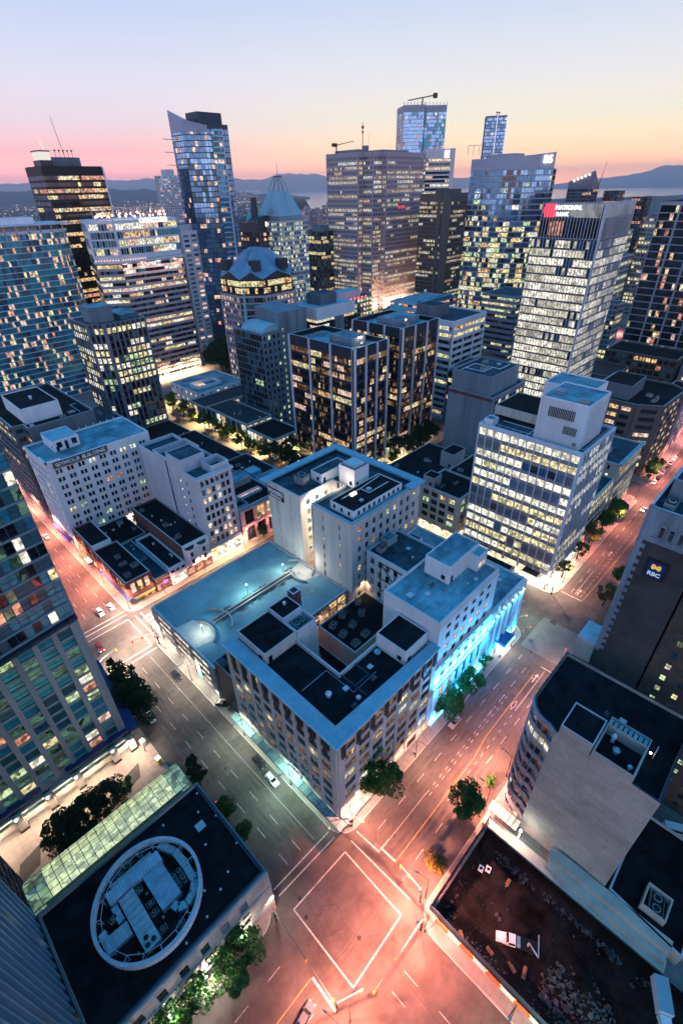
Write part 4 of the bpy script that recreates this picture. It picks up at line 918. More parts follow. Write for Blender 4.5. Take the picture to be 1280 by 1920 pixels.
# --- white painted building with black sign
def painted_building():
    s = ST(bay=4.35, fl=3.62, pier=1.9, span=1.75, pd=.12, sd=.08, lit=.17, pal='YVGP', dark=['D2', 'D', 'D2', 'S2'], mode='rand', top=3.6, corner=1.6, pair=.45, mull=(1, 2))
    rt = building('painted_building', 'tall white painted building with a long black name sign under its roof edge', 'building', (40.3, 83.6, 203, 228), 41.4, s, roof='roof_blue', wall='white_paint', edges={0: s, 3: dict(s, lit=.1, bay=3.4, pier=1.5)}, base=dict(h=5.2, st=ST(bay=6.2, fl=4.8, pier=1.6, span=.8, lit=.7, pal=['shop', 'P', 'W'], top=.6, mode='rand')), par=.8)
    O = org(rt)
    penthouse(rt, 47.5, 58, 213, 226, 40.6, 45.5, 'white_paint', 'roof_light')
    m = MB(); m.box(49, 51, 212.9, 213.02, 42, 44.4); m.box(55, 57, 212.9, 213.02, 42, 44.4); m.box(52.2, 53.4, 212.9, 213.02, 40.7, 44.3); m.build('penthouse_window', 'D2', rt, O)
    m = MB(); m.box(42.6, 64.6, 202.5, 202.86, 38.6, 41.0, 0); m.ring(rect(42.5, 64.7, 202.42, 202.5), rect(42.8, 64.4, 202.42, 202.5), 38.5, 41.1, 1); m.build('sign_board', ['sign_black', 'cap'], rt, O)
    text('SEYMOUR BUILDING', 'sign_lettering', 2.35, 'letters_soft', rt, (53.6, 202.45, 39.75), (1, 0, 0), (0, 0, 1), .05, .05, .93)
    m = MB()
    for i in range(7): m.box(60+i*3.2, 60.3+i*3.2, 227.3, 228, 41, 42.2)
    m.box(40.2, 46, 202.4, 203, 41.4, 42.3); m.box(40.2, 40.8, 202.4, 210, 41.4, 42.3); m.build('parapet_pier', 'white_paint', rt, O)
    m = MB(); m.box(38.2, 40.2, 205, 226, 3.5, 3.8, 0); m.box(38.1, 38.3, 206, 212, 2.8, 4.4, 1); m.box(38.1, 38.3, 213, 219, 2.8, 4.4, 2); m.build('awning', ['navy_awning', emat('purple_lit', (.45, .15, .9), 1.2), emat('mag_lit', (.9, .15, .3), 1.2)], rt, O)
    # big block behind, on the same street
    s2 = ST(bay=6, fl=3.6, pier=.6, span=1.9, pd=.2, sd=.3, lit=.35, pal='YW', dark=['D2', 'D'], top=1.6, corner=.5)
    r2 = building('office_building', 'broad grey office with a flat black roof and white penthouse behind the painted building', 'building', [(44.6, 229.6), (72.4, 229.6), (72.4, 286), (40.2, 286), (40.2, 236), (44.6, 236)], 47.5, s2, roof='roof_dark', wall='concrete_dark', edges={0: None, 1: None, 2: None, 3: s2, 4: s2, 5: s2}, par=1)
    penthouse(r2, 46, 61.5, 237, 264, 46.5, 53.5, 'white_paint', 'roof_dark', doors=0, par=.5); vent(r2, 54, 249, 53, .8, 1.6); ac_unit(r2, 60, 233, 46.5, 2.4, 1.2, 1.2); ac_unit(r2, 65, 236, 46.5, 3, 1.4, 1, 0, 'white_metal'); ac_unit(r2, 47, 232, 46.5, 1.6, 1.6, 1.4, 0, 'white_metal'); pipes(r2, [(68, 234), (68, 246), (71, 246)], 46.8)
    r3 = building('office_building', 'low grey office between the painted block and the teal residential tower', 'building', (41, 74, 288, 330), 22, ST(lit=.4, pal='YQ'), roof='roof_mid', wall='concrete_dark', base=SHOP); clutter(r3, 44, 72, 290, 328, 21, 9, 40)
    r4 = building('flat_roof_building', 'flat roofed block with vent boxes beneath the granite tower', 'building', (73, 100, 250, 300), 24, ST(lit=.3, pal='G'), roof='roof_mid', wall='concrete', base=SHOP); clutter(r4, 75, 98, 255, 298, 23, 9, 41)
painted_building()

# --- glass and concrete apartment tower, left foreground
def left_tower():
    body = ST(bay=4.2, fl=3.05, pier=1.15, span=.62, pd=.7, sd=.3, lit=.20, pal=['Q', 'P', 'Y', 'G', 'V'], dark=['T', 'T2', 'T', 'g', 'g', 'T2'], mode='rand', top=1.0, corner=1.3, mull=(2, 2))
    rt = building('apartment_tower', 'left edge tower, concrete framed below and curved blue glass above', 'apartment tower', [(-58, 98.6), (13.9, 98.6), (13.9, 124), (-58, 124)], 50, body, roof='roof_mid', wall='concrete', z0=8.9, edges={0: body}, par=.8)
    O = org(rt)
    # curved glass upper part
    pts = []
    for i in range(15):
        u = i/14; pts.append((-56+70.2*u, 99.2-3.4*math.sin(math.pi*min(1, u*1.02))))
    foot = pts+[(14.4, 123), (-56, 124)]
    g = ST(bay=1.5, fl=3.2, pier=.09, span=.40, pd=.12, sd=.42, lit=.09, pal=['Q', 'P', 'V', 'Y', 'G'], dark=['T', 'T', 'T2', 'D', 'T2', 'T', 'g', 'D2'], mode='rand', top=1.0, corner=0, mull=(1, 2), patch=1)
    mb = MB(); mb.prism(foot, 51.0, 122, 0); SOL.append((list(mb.v), list(mb.f))); rng = random.Random(77)
    for i in range(len(foot)): facade(mb, foot[i], foot[(i+1) % len(foot)], 51.6, 122, g, rng, rt, 1)
    mb.prism([(a, b-.9) for a, b in pts]+[(15.6, 123.5), (-57, 124.5)], 50.1, 50.9, 2, bottom=True)
    mb.build('glass_block', ['T2', 'grey_metal', 'navy_metal', 'cap'], rt, O)
    # podium with carport piers facing the forecourt
    pb = MB(); pb.box(-58, 14.6, 98.2, 124, 0, 8.8, 0); pb.box(-58, 14.9, 97.6, 98.2, 5.6, 6.4, 0); SOL.append((list(pb.v), list(pb.f)))
    for x in (-43, -33, -24, -14.6, -7.5, -.6, 8.9, 13.6): pb.box(x-.9, x+.9, 96.6, 98.2, .15, 6.4, 1); pb.box(x-.95, x+.95, 96.5, 98.25, .15, 1.0, 2)
    pb.build('podium', ['concrete', 'stone_cream', 'granite_dark'], rt, O)
    w = MB()
    for x0, x1 in ((-42, -34), (-32, -25), (-23, -15.6), (-13.6, -8.5), (-6.4, -1.6), (.4, 7.9), (9.9, 12.6)): w.box(x0, x1, 98.02, 98.17, 1.0, 3.0, 0); w.box(x0, x1, 97.98, 98.1, 3.3, 4.4, 1); w.box(x0, x1, 97.98, 98.1, 4.5, 5.4, 2)
    w.build('garage_front', ['stone_cream', 'g', 'V'], rt, O)
    lb = MB()
    for x in (-33, -24, -14.6, -7.5, -.6, 8.9): lb.ball((x-.3, 96.3, 5.9), .22, 0, 5)
    lb.build('wall_lamp', 'bulb_white', rt, O)
    a = MB(); a.prism([(13.95, 96), (16.6, 95.5), (18.6, 126), (13.95, 126)], 8.9, 9.5, 0, bottom=True); a.box(-2, 13.9, 96.8, 98.5, 8.9, 9.3, 0); a.box(-30, -8, 96.8, 98.5, 8.9, 9.3, 0); a.build('entrance_canopy', 'sign_blue', rt, O)
left_tower()

# --- forecourt slabs
def forecourt():
    m = MB(); m.poly([(-60, 60, .17), (17.3, 60, .17), (17.3, 97.5, .17), (-60, 97.5, .17)]); tag(m.build('forecourt', pmat('forecourt_stone', (.27, .22, .185), .8, .2, .3, kind='tile')), kind='structure')
    d = MB()
    for cx, cy, a in ((9.6, 90.0, 3.0), (4.4, 88.2, 2.8), (-16.5, 88, 3.4)): d.poly([(cx-a, cy-.9*a, .176), (cx+a*.5, cy-a*.5, .176), (cx+a, cy+.9*a, .176), (cx-a*.5, cy+a*.5, .176)])
    tag(d.build('paving_diamond', 'paving_dark'), kind='structure')
    d = MB(); d.box(-12, 10, 82.4, 82.7, .17, .5); d.box(10, 10.3, 78.5, 82.7, .17, .5); tag(d.build('planter_edge', 'stone_cream'), 'long low stone kerb of the planting bed in the forecourt', 'kerb')
    b = MB(); b.poly([(-12, 78.4, .19), (10, 78.4, .19), (10, 82.4, .19), (-12, 82.4, .19)]); tag(b.build('planting_bed', 'forest'), kind='structure')
forecourt()

# --- dark roofed foreground building with elliptical plant screen and glass atrium
def ellipse_building():
    s = ST(bay=4.4, fl=5.4, pier=2.6, span=2.9, pd=.35, sd=.2, lit=.04, pal='W', dark=['D2', 'D2', 'B'], mode='rand', top=2.4, corner=4.2)
    rt = building('low_office', 'low building with a broad black roof carrying an oval screen of ductwork', 'building', [(-16.2, 40.8), (17.9, 40.8), (17.9, 66), (-16.2, 66)], 18, s, roof='roof_dark', wall='panel_wall', edges={0: s, 3: None}, base=dict(h=6.4, st=ST(bay=8.8, fl=6, pier=3.4, span=1.6, pd=.4, lit=.5, pal=['shop', 'V'], dark=['D2'], mode='rand', top=.9, corner=4)), par=.8, cap='concrete_dark')
    O = org(rt); cx, cy, A, B, an = -.4, 53.0, 10.0, 9.7, rad(38)
    def el(k, a, b, n=72): t = 2*math.pi*k/n; x, y = a*math.cos(t), b*math.sin(t); return (cx+x*math.cos(an)-y*math.sin(an), cy+x*math.sin(an)+y*math.cos(an))
    m = MB(); n = 72; z0, z1 = 17.3, 19.9
    o = [el(k, A, B) for k in range(n)]; i = [el(k, A-.28, B-.28) for k in range(n)]
    m.ring(o, i, z0+.7, z1, 0, 1); o2 = [el(k, A+.12, B+.12) for k in range(n)]; i2 = [el(k, A-.5, B-.5) for k in range(n)]; m.ring(o2, i2, z1+.01, z1+.2, 1, 1)
    for k in range(0, n, 1): a = el(k, A+.05, B+.05); m.tube((*a, z0+.75), (*a, z1), .045, n=4, m=1)
    for k in range(0, n, 4):
        a, b = el(k, A-.3, B-.3), el(k, A-1.5, B-1.5); m.tube((*a, z1-.15), (*b, z1-.15), .07, n=4, m=1); m.tube((*b, z0), (*b, z1-.1), .08, n=4, m=1); m.tube((*b, z0+.3), (*a, z1-.2), .05, n=4, m=1)
    for k in range(0, n, 4): a, b = el(k, A-1.5, B-1.5), el(k+4, A-1.5, B-1.5); m.tube((*a, z1-.12), (*b, z1-.12), .06, n=4, m=1)
    m.build('plant_screen', ['white_paint', 'cap'], rt, O)
    f = MB(); f.poly([(*el(k, A-.6, B-.6), 17.28) for k in range(n)]); f.build('plant_floor', 'roof_dark', rt, O)
    def duct(pl, w, z0, z1, mat='duct', seg=.9):
        m = MB()
        for a, b in zip(pl, pl[1:]):
            a, b = Vector(a), Vector(b); L = (b-a).length; t = (b-a)/L; nrm = Vector((-t.y, t.x)); m.obox(a, t, nrm, 0, L, -w/2, w/2, z0, z1, 0); q = 0
            while q < L: m.obox(a, t, nrm, q, q+.07, -w/2-.04, w/2+.04, z0-.02, z1+.05, 1); q += seg
        return m.build('air_duct', [mat, 'grey_metal'], rt, O)
    duct([(-6.0, 58.2), (4.6, 58.0)], 2.3, 17.9, 19.4, seg=.62); duct([(-4.8, 60.0), (3.6, 59.8)], 1.0, 17.5, 18.6, 'galv', 1.3)
    duct([(2.3, 56.9), (2.4, 49.4)], 3.9, 17.5, 19.1, seg=.5)
    duct([(2.3, 49.2), (2.7, 47.9), (4.2, 47.3), (6.0, 48.0), (7.2, 49.6), (7.3, 52.8), (7.1, 56.9), (5.4, 60.2)], 1.35, 17.5, 18.6, 'galv', .75)
    duct([(-3.2, 56.8), (-3.2, 45.9)], 2.9, 17.6, 19.0, 'galv', 1.15)
    duct([(-9.2, 51.9), (-5.0, 51.7)], 2.6, 17.5, 18.6, 'galv', .7); duct([(-8.9, 54.6), (-8.9, 50.6)], 1.3, 17.5, 18.5, seg=.8); duct([(-5.6, 56.8), (-5.6, 53.6)], 1.2, 17.5, 18.4)
    for x, y, a in ((-2.6, 61.2, .3), (-.4, 61.6, .8), (1.8, 61.0, 1.2), (-6.8, 60.2, .6), (4.7, 53.0, 1.57), (4.7, 51.4, 1.57), (5.9, 53.0, 1.57), (5.9, 51.4, 1.57), (-1.2, 56.0, 0), (-6.6, 55.2, .2), (-.6, 52.4, 0), (-.7, 50.6, 0), (1.8, 45.6, .1), (-.9, 47.2, 0)): ac_unit(rt, x, y, 17.3, 1.5, .9, 1.2, a, 'galv', 1)
    for x, y in ((-.3, 54.6), (0, 49.0), (4.0, 45.6), (7.6, 47.0), (-5.6, 47.4), (8.2, 57.2)): vent(rt, x, y, 17.3, .25, .6, 'galv')
    fan = MB()
    for x, y in ((-3.6, 47.9), (-2.7, 46.8), (-3.9, 46.7)): fan.tube((x, y, 18.9), (x, y, 19.15), .52, n=14, m=0); fan.tube((x, y, 19.1), (x, y, 19.17), .46, n=14, m=1)
    fan.build('exhaust_fan', ['galv', 'lamp_black'], rt, O)
    for x, y in ((14.6, 60.4), (12.2, 53.8), (16.6, 64), (16.9, 57), (9.9, 45), (5.7, 43.2), (12.6, 46.4), (1, 42.6), (16.8, 49.4), (8, 63.5)): vent(rt, x, y, 17.2, .22, .45)
    hatch(rt, 13.4, 57.6, 17.2, 1.7, 'galv'); m = MB(); m.box(17.0, 17.3, 41.6, 65.5, 17.2, 17.9); m.box(-15.5, 17.3, 41.3, 41.6, 17.2, 17.9); m.build('roof_pipe', 'navy_metal', rt, O)
    cn = MB(); cn.box(-16.1, 17.95, 40.2, 40.7, 11.9, 12.5, 0); cn.box(-16, 12, 40.3, 40.75, 6.9, 7.6, 1); cn.build('ledge', ['panel_wall', 'sign_black'], rt, O)
    lm = MB()
    for x in (-14.5, -6.5, 1.0, 9.2): lm.ball((x, 39.9, 6.3), .3, 0, 6)
    lm.build('wall_lamp', 'bulb_white', rt, O)
    # glass barrel atrium along the forecourt
    at = root('glass_atrium', 'long barrel vaulted glass atrium glowing pale yellow green beside the black roof', 'atrium', (0, 70, 0)); O = org(at)
    fr, gl = MB(), MB(); x0, x1 = -16.4, 16.6; ya, yb = 66.2, 76.4; N = 8
    def prof(j): t = j/N; th = rad(8+150*t); return (72.2+ -6.0*math.cos(rad(180)-rad(10)-rad(150)*t)*-1, 0)
    P = []
    for j in range(N+1):
        u = j/N; y = 66.4+9.6*u; z = 17.4+2.6*math.sin(math.pi*(.18+.72*u))-5.6*max(0, u-.45)**1.6*2.0; P.append((y, z))
    nx = 19
    for i in range(nx):
        xa, xb = x0+(x1-x0)*i/nx, x0+(x1-x0)*(i+1)/nx
        for j in range(N): gl.poly([(xa, P[j][0], P[j][1]), (xb, P[j][0], P[j][1]), (xb, P[j+1][0], P[j+1][1]), (xa, P[j+1][0], P[j+1][1])], 0 if 1 < i < nx-2 else 1)
    for i in range(nx+1):
        xa = x0+(x1-x0)*i/nx
        for j in range(N): fr.tube((xa, *P[j]), (xa, *P[j+1]), .09, n=4)
    for j in range(N+1): fr.tube((x0, *P[j]), (x1, *P[j]), .11 if j in (0, N) else .06, n=4)
    fr.box(x0, x1, 75.95, 76.15, 0.2, P[-1][1]-.05); fr.box(x0, x1, 66.05, 66.3, 17, 17.9)
    for xe in (x0, x1): gl.poly([(xe, y, z) for y, z in P]+[(xe, 76, .2), (xe, 66.4, .2)], 1)
    fr.build('frame', 'teal_metal', at, O); gl.build('glazing', ['skylight', 'g2'], at, O)
MATS['g2'] = emat('atrium_dim', (.50, .8, .5), .40, var=.7)
ellipse_building()

# --- finned tower at the bottom left edge
pmat('fin_blue', (.12, .26, .36), .5, .25, .3, kind='streak')
def fin_tower():
    s = ST(bay=2.0, fl=3.6, pier=.42, span=1.0, pd=1.0, sd=.1, lit=.03, pal='YG', dark=['T2', 'T', 'T2'], mode='rand', top=1, corner=.3)
    rt = building('finned_tower', 'steel blue tower with close vertical fins at the bottom left corner', 'tower', (-70, -17.4, 30, 66.5), 96, s, roof='roof_mid', wall='fin_blue', edges={1: s, 0: s}, par=.8)
    s2 = ST(bay=3, fl=3.6, pier=.3, span=.8, pd=.3, sd=.3, lit=.05, pal='G', dark=['T2', 'D'], mode='rand', top=1)
    r2 = building('glass_wing', 'dark glazed wing of the steel blue tower, edging the forecourt', 'building', (-60, -18.6, 67, 84), 30, s2, roof='roof_mid', wall='navy_metal', edges={1: s2}, par=.8)
fin_tower()

# --- round cornered office and blank party wall, right foreground
def round_office():
    cx, cy, R = 75.2, 10.9, 5.4
    foot = [(68.2, -8.8), (79, -8.8), (90, -9.2), (90, 17.0), (75.5, 17.0)]+[(75.2-5.4*math.sin(rad(a)), 11.6+5.4*math.cos(rad(a))) for a in (12, 28, 44, 60, 76, 90)]+[(68.9, 10.2)]
    s = ST(bay=1.7, fl=3.7, pier=.12, span=1.55, pd=.2, sd=.35, lit=.02, pal='YV', dark=['D2', 'D2', 'D', 'T2'], mode='rand', top=1.5, corner=0, rows={8: .9, 0: .5}, mull=(1, 1))
    n = len(foot); ed = {i: s for i in range(3, n)}; ed.update({0: None, 1: None, 2: None, n-1: None, 3: None})
    rt = building('round_corner_office', 'office with curved banded corner, black roof and a vast blank concrete side wall', 'building', foot, 39.5, s, roof='roof_dark', wall='panel_wall', span='grey_metal', edges=ed, par=.9, cap='navy_metal')
    O = org(rt)
    penthouse(rt, 68.6, 75.6, 3.6, 9.7, 38.6, 42.6, 'panel_wall', 'roof_dark', 'upper_block', doors=0); 
    m = MB(); m.ring(rect(68.4, 76.2, -4.0, 3.4), rect(68.7, 75.9, -3.7, 3.1), 38.6, 41.4); m.build('plant_wall', 'panel_wall', rt, O)
    for i in range(7): pass
    g = MB()
    for i in range(8): g.box(76.4, 78.4, -3.6+i*.9, -2.95+i*.9, 39.2, 40.4)
    g.box(76.3, 78.6, -4, -3.8, 38.7, 41); g.box(78.5, 78.6, -4, 3.4, 38.7, 41); g.build('cooling_unit', 'galv', rt, O)
    vent(rt, 75, 1.5, 38.7, .5, 2.4, 'white_metal'); vent(rt, 73, .2, 38.7, .7, 1.4, 'galv'); vent(rt, 71.5, -2.8, 38.7, .45, 1.1); hatch(rt, 80.5, 1.5, 38.7, 1.3); ac_unit(rt, 80, 4.4, 38.7, 1, .8, .7)
    lad = MB()
    for k in range(7): lad.box(76.6, 77.5, -5.3, -5.2, 38.8+k*.35, 38.85+k*.35)
    lad.tube((76.6, -5.25, 38.7), (76.6, -5.25, 41.6), .05, n=4); lad.tube((77.5, -5.25, 38.7), (77.5, -5.25, 41.6), .05, n=4); lad.ball((76.2, -4.6, 40.3), .22, 1, 5); lad.build('ladder', ['white_metal', 'bulb'], rt, O)
    # low walls and canopy at its foot
    a = root('boundary_wall', 'long low concrete wall with a ledge between the building site and the blank wall', 'wall', (66, -5, 0)); m = MB()
    m.box(65.6, 68.0, -22, 2.4, -3.9, 4.6); m.box(63.0, 65.5, -22.5, 17.0, -3.9, 1.6); m.box(64.0, 65.7, -22, 2.0, 1.6, 3.0); m.build('wall', 'stone_cream', a, org(a))
    c = root('arched_canopy', 'pale ribbed arched canopy glowing by the curved office corner', 'canopy', (66.6, 13, 0)); m = MB()
    for k in range(6):
        y = 10.2+k*1.25; m.box(65.6, 68.2, y, y+1.15, 3.4+.0*k, 3.6, 0); m.box(65.5, 68.3, y+1.15, y+1.25, 3.35, 3.75, 1)
    m.build('roof', [pmat('canopy_cream', (.75, .62, .5), .6, .1), 'lamp_black'], c, org(c))
    m = MB(); m.ball((65.9, 9.2, 4.6), .32); m.tube((65.9, 9.2, 0), (65.9, 9.2, 4.4), .07, n=5); m2 = m.build('lamp', 'bulb_white', c, org(c))
    w = building('flat_roof_annex', 'low black roofed annex with a big rooftop cooler behind the blank wall', 'annex', [(66.4, -24), (90, -24), (90, -9.6), (68.4, -9.6)], 4.6, None, roof='roof_dark', wall='stone_cream', edges={}, par=.7)
    ac_unit(w, 72, -17.6, 3.9, 4.2, 2.6, 1.6, .15, 'galv', 2); m = MB(); m.ring(rect(69.4, 74.6, -19.8, -15.2), rect(69.7, 74.3, -19.5, -15.5), 3.9, 6.2); m.build('plant_wall', 'stone_cream', w, org(w))
    y = MB(); y.poly([(56, -60, .02+.16), (66.2, -60, .18), (66.2, -24.2, .18), (63.6, -22.6, .18), (62.8, -22.6, .18), (62.8, -60, .18)]); tag(y.build('yard', 'sidewalk'), kind='structure')
round_office()

def brick_tower():
    s = ST(bay=3.6, fl=3.5, pier=2.4, span=2.0, pd=.1, sd=.07, lit=.55, pal='GVGY', dark=['B', 'D', 'S2'], mode='rand', top=3, corner=1.5, mull=(2, 2))
    rt = building('stone_tower', 'dark brick tower with pale quoins and a blue bank sign on its blank wall', 'tower', (98, 124, 2.6, 13.2), 77.5, None, roof='roof_mid', wall='brick_dark', edges={3: None}, par=1.4, cap='cap')
    O = org(rt); q = MB(); r = random.Random(2)
    for k in range(78):
        if k < 37: z = k; continue
        w = 1.0 if k % 2 else 1.7
        q.box(97.75, 98.05, 13.2-w, 13.3, k, k+.98, 0)
    q.box(97.72, 98.0, 2.6, 13.3, 70.0, 77.4, 0)
    q.build('quoin', 'quoin', rt, O)
    ar = MB()
    for i in range(4):
        yc = 4.6+i*1.7; ar.box(97.55, 97.75, yc-.6, yc+.6, 71.5, 74.2, 0); ar.tube((97.72, yc, 74.2), (97.5, yc, 74.2), .6, n=12, m=0)
        ar.box(97.5, 97.6, yc-.35, yc+.35, 71.7, 74.0, 1)
    ar.box(97.4, 97.75, 3.2, 11.2, 70.9, 71.3, 0); ar.build('blind_arch', ['quoin', 'granite_dark'], rt, O)
    sg = MB(); sg.box(97.6, 97.98, 6.2, 10.2, 62.0, 66.6, 0); sg.box(97.5, 97.62, 6.8, 9.6, 62.6, 66.0, 1)
    for k in range(24):
        t = k/24*6.283; sg.box(97.44, 97.5, 8.2+.75*math.cos(t)-.12, 8.2+.75*math.cos(t)+.12, 65.0+.45*math.sin(t*2)-.12, 65.0+.45*math.sin(t*2)+.16, 2)
    sg.box(97.43, 97.5, 7.5, 8.8, 64.7, 65.1, 2)
    sg.build('sign_box', ['sign_black', emat('rbc_blue', (.02, .06, .35), .28), emat('rbc_gold', (1, .62, .12), .7)], rt, O)
    text('RBC', 'sign_lettering', 1.25, emat('rbc_white', (.55, .7, 1), .7), rt, (97.42, 8.2, 63.3), (0, -1, 0), (0, 0, 1), .03, .03)
    penthouse(rt, 106, 120, 4, 12, 76.1, 80.5, 'quoin', 'roof_mid', doors=0); ac_unit(rt, 102, 10.5, 76.1, 3, 2, 1.6); ac_unit(rt, 102, 6.5, 76.1, 2.6, 1.4, 1.2, 0, 'galv', 2)
    m = MB(); m.box(98.1, 104.5, 13.3, 17.2, 0, 37.5, 0); m.box(98.0, 104.7, 13.3, 17.4, 37.5, 38.3, 1); m.build('side_bay', ['stone_cream', 'cap'], rt, O)
    s2 = building('window_tower', 'dark rear wing with rows of small pale lit windows beside the blank brick wall', 'tower', (98.4, 124, -46, 2.2), 74, s, roof='roof_mid', wall='brick_brown', edges={3: s}, par=1)
brick_tower()

# ================================================================== TOWERS OF THE MIDDLE AND FAR DISTANCE
def towers():
    # black twins with white fins
    tw = ST(bay=1.55, fl=3.7, pier=.16, span=1.25, pd=.22, sd=.12, lit=.42, pal=['W', 'Y', 'w', 'Q'], dark=['D2', 'D2', 'D', 'w'], top=5.2, corner=.2, mull=(1, 1))
    for i, (x0, x1, y0, y1, nb, nr) in enumerate(((166.5, 190.5, 155, 200, 3, 3), (211, 243.5, 162, 197, 3, 3))):
        rt = building('office_tower', ('left and nearer of two black office blocks with pale vertical fins and sunken roof', 'right and farther of two black office blocks with pale vertical fins, tree at its foot')[i], 'office tower', (x0, x1, y0, y1), 68, dict(tw, lit=.42 if i == 0 else .26), roof='roof_blue', wall='black_metal', span='navy_metal', par=2.4, group=None, cap='cap', capw=.6, edges=None)
        m = MB()
        for k in range(nb+1): y = y0+(y1-y0)*k/nb; m.box(x0-.8, x0+.3, y-.5, y+.5, 3, 67.9)
        for k in range(1, nr+1): x = x0+(x1-x0)*k/nr; m.box(x-.5, x+.5, y0-.8, y0+.3, 3, 67.9)
        m.box(x0-.8, x0+.9, y0-.8, y0+.9, 0, 67.95); m.build('fin', 'lav_paint', rt, org(rt))
        penthouse(rt, x0+8, x1-6, y0+9, y0+24, 65.6, 69.5, 'concrete_blue', 'roof_blue', doors=0); ac_unit(rt, x0+12, y0+5, 65.6, 3, 2, 2); ac_unit(rt, x0+5, y0+16, 65.6, 3, 3, 2, 0, 'grey_metal'); clutter(rt, x0+3, x1-3, y1-12, y1-2, 65.6, 4, 60+i)
        m = MB(); m.ball((x0+14, y0+8.6, 69), .3, 0, 5); m.build('roof_lamp', 'bulb', rt, org(rt))
    # banded white blocks
    bd = ST(bay=2.6, fl=3.9, pier=.0, span=1.9, pd=.1, sd=.5, lit=.4, pal='YWV', dark=['D', 'D2', 'B'], top=3.4, corner=.0, mull=(1, 1))
    rt = building('office_tower', 'white banded office block behind the right hand black tower', 'office tower', (266.5, 304, 166.5, 200), 61.5, bd, roof='roof_mid', wall='white_paint', par=1); penthouse(rt, 270, 284, 182, 197, 60.5, 67.5, 'concrete_dark', 'roof_mid', doors=0)
    m = MB(); [m.box(266.0, 266.6, 166+k*11, 167+k*11, 0, 58) for k in range(4)]; [m.box(266.4+k*12, 267.4+k*12, 165.9, 166.6, 0, 58) for k in range(4)]; m.build('column', 'white_paint', rt, org(rt))
    rt = building('office_building', 'squat white topped block with lit floors left of the granite tower', 'building', (270, 312, 290, 322), 53, dict(bd, pal='YVQ', lit=.8, top=8.5, fl=4), roof='roof_light', wall='white_paint', span='black_metal', par=1.2); penthouse(rt, 284, 302, 300, 316, 51.8, 60, 'concrete_dark', 'roof_mid', doors=0)
    m = MB(); m.box(269.2, 312.5, 289.2, 289.9, 44.5, 53.02); m.box(269.2, 269.9, 289.9, 322, 44.5, 53.02); m.box(289, 299, 289.0, 289.9, 4, 44.4, 1); m.build('fascia', ['white_paint', 'concrete_blue'], rt, org(rt))
    # slim concrete tower with barrel roof
    rt = building('slim_tower', 'slim concrete tower with a curved barrel roof and dark glass side', 'tower', (172.5, 206, 231.5, 258), 62, ST(bay=3, fl=3.9, pier=1.2, span=1.7, lit=.1, pal='YG', dark=['D2', 'D'], mode='rand', top=2), roof='roof_mid', wall='concrete_blue', edges={3: ST(bay=2.6, fl=3.6, pier=.12, span=.5, lit=.05, pal='G', dark=['D2', 'D2', 'T2']), 0: ST(bay=3.3, fl=3.9, pier=1.7, span=1.8, lit=.12, pal='YG', dark=['D2', 'D'], mode='rand', top=2)}, par=.6)
    m = MB(); o = arc(0, 0, 9, 0, 180, 14)
    for k in range(14): m.poly([(181.5-o[k][0], 231.6, 58.5+o[k][1]*.8), (181.5-o[k+1][0], 231.6, 58.5+o[k+1][1]*.8), (181.5-o[k+1][0], 252, 58.5+o[k+1][1]*.8), (181.5-o[k][0], 252, 58.5+o[k][1]*.8)])
    m.poly([(181.5-a, 231.6, 58.5+b*.8) for a, b in o]); m.build('barrel_roof', 'roof_light', rt, org(rt))
    m = MB(); m.prism([(185, 231), (206.5, 231), (206.5, 258.3), (189, 258.3)], 0, 71); m.box(192, 192.5, 230.5, 231, 4, 71); m.box(199, 199.5, 230.5, 231, 4, 71); m.build('lift_shaft', 'concrete_blue', rt, org(rt))
    w = MB(); [w.box(187.3, 188.1, 230.8, 230.98, 6+k*3.9, 7.6+k*3.9) for k in range(15)]; w.build('stair_window', 'G', rt, org(rt))
    m = MB(); m.tube((176, 250, 62), (177, 250, 82), 1.1, .5, n=6); m.build('mast', 'copper', rt, org(rt))
    # pink granite tower with folded blue metal roof
    P = chamfer(rect(200, 260, 283, 338), (0,), 16); P = chamfer(rect(206, 256, 284, 331), (0, 1, 3), 12)
    g = ST(bay=2.9, fl=3.85, pier=1.25, span=1.75, pd=.25, sd=.18, lit=.55, pal='WYQ', dark=['D', 'D2'], mode='rand', top=1.5, corner=1)
    gl = ST(bay=1.8, fl=3.85, pier=.1, span=.9, pd=.15, sd=.1, lit=.4, pal='WY', dark=['D2', 'T2'], top=1.2)
    ed = {}
    for i in range(len(P)): ed[i] = g
    ed[0] = gl
    rt = building('granite_tower', 'pink granite office with dark glass corner bays under a folded blue metal roof', 'office tower', P, 70, g, roof='roof_dark', wall='granite_pink', span='granite_pink', edges=ed, par=.5)
    O = org(rt)
    Q = inset(P, 1.6); mb = MB(); mb.prism(Q, 69.6, 79.5, 0); SOL.append((list(mb.v), list(mb.f)))
    for i in range(len(Q)): facade(mb, Q[i], Q[(i+1) % len(Q)], 70, 79.4, ST(bay=1.9, fl=4.2, pier=.12, span=1.0, pd=.14, sd=.1, lit=.75, pal='WWY', dark=['D2'], top=.6), random.Random(4), rt)
    mb.build('glass_storeys', ['black_metal', 'granite_dark', 'cap', 'cap'], rt, O)
    c = Vector((231, 307.5)); m = MB(); k = len(Q); inn = [tuple(Vector(q)*.38+c*.62) for q in Q]
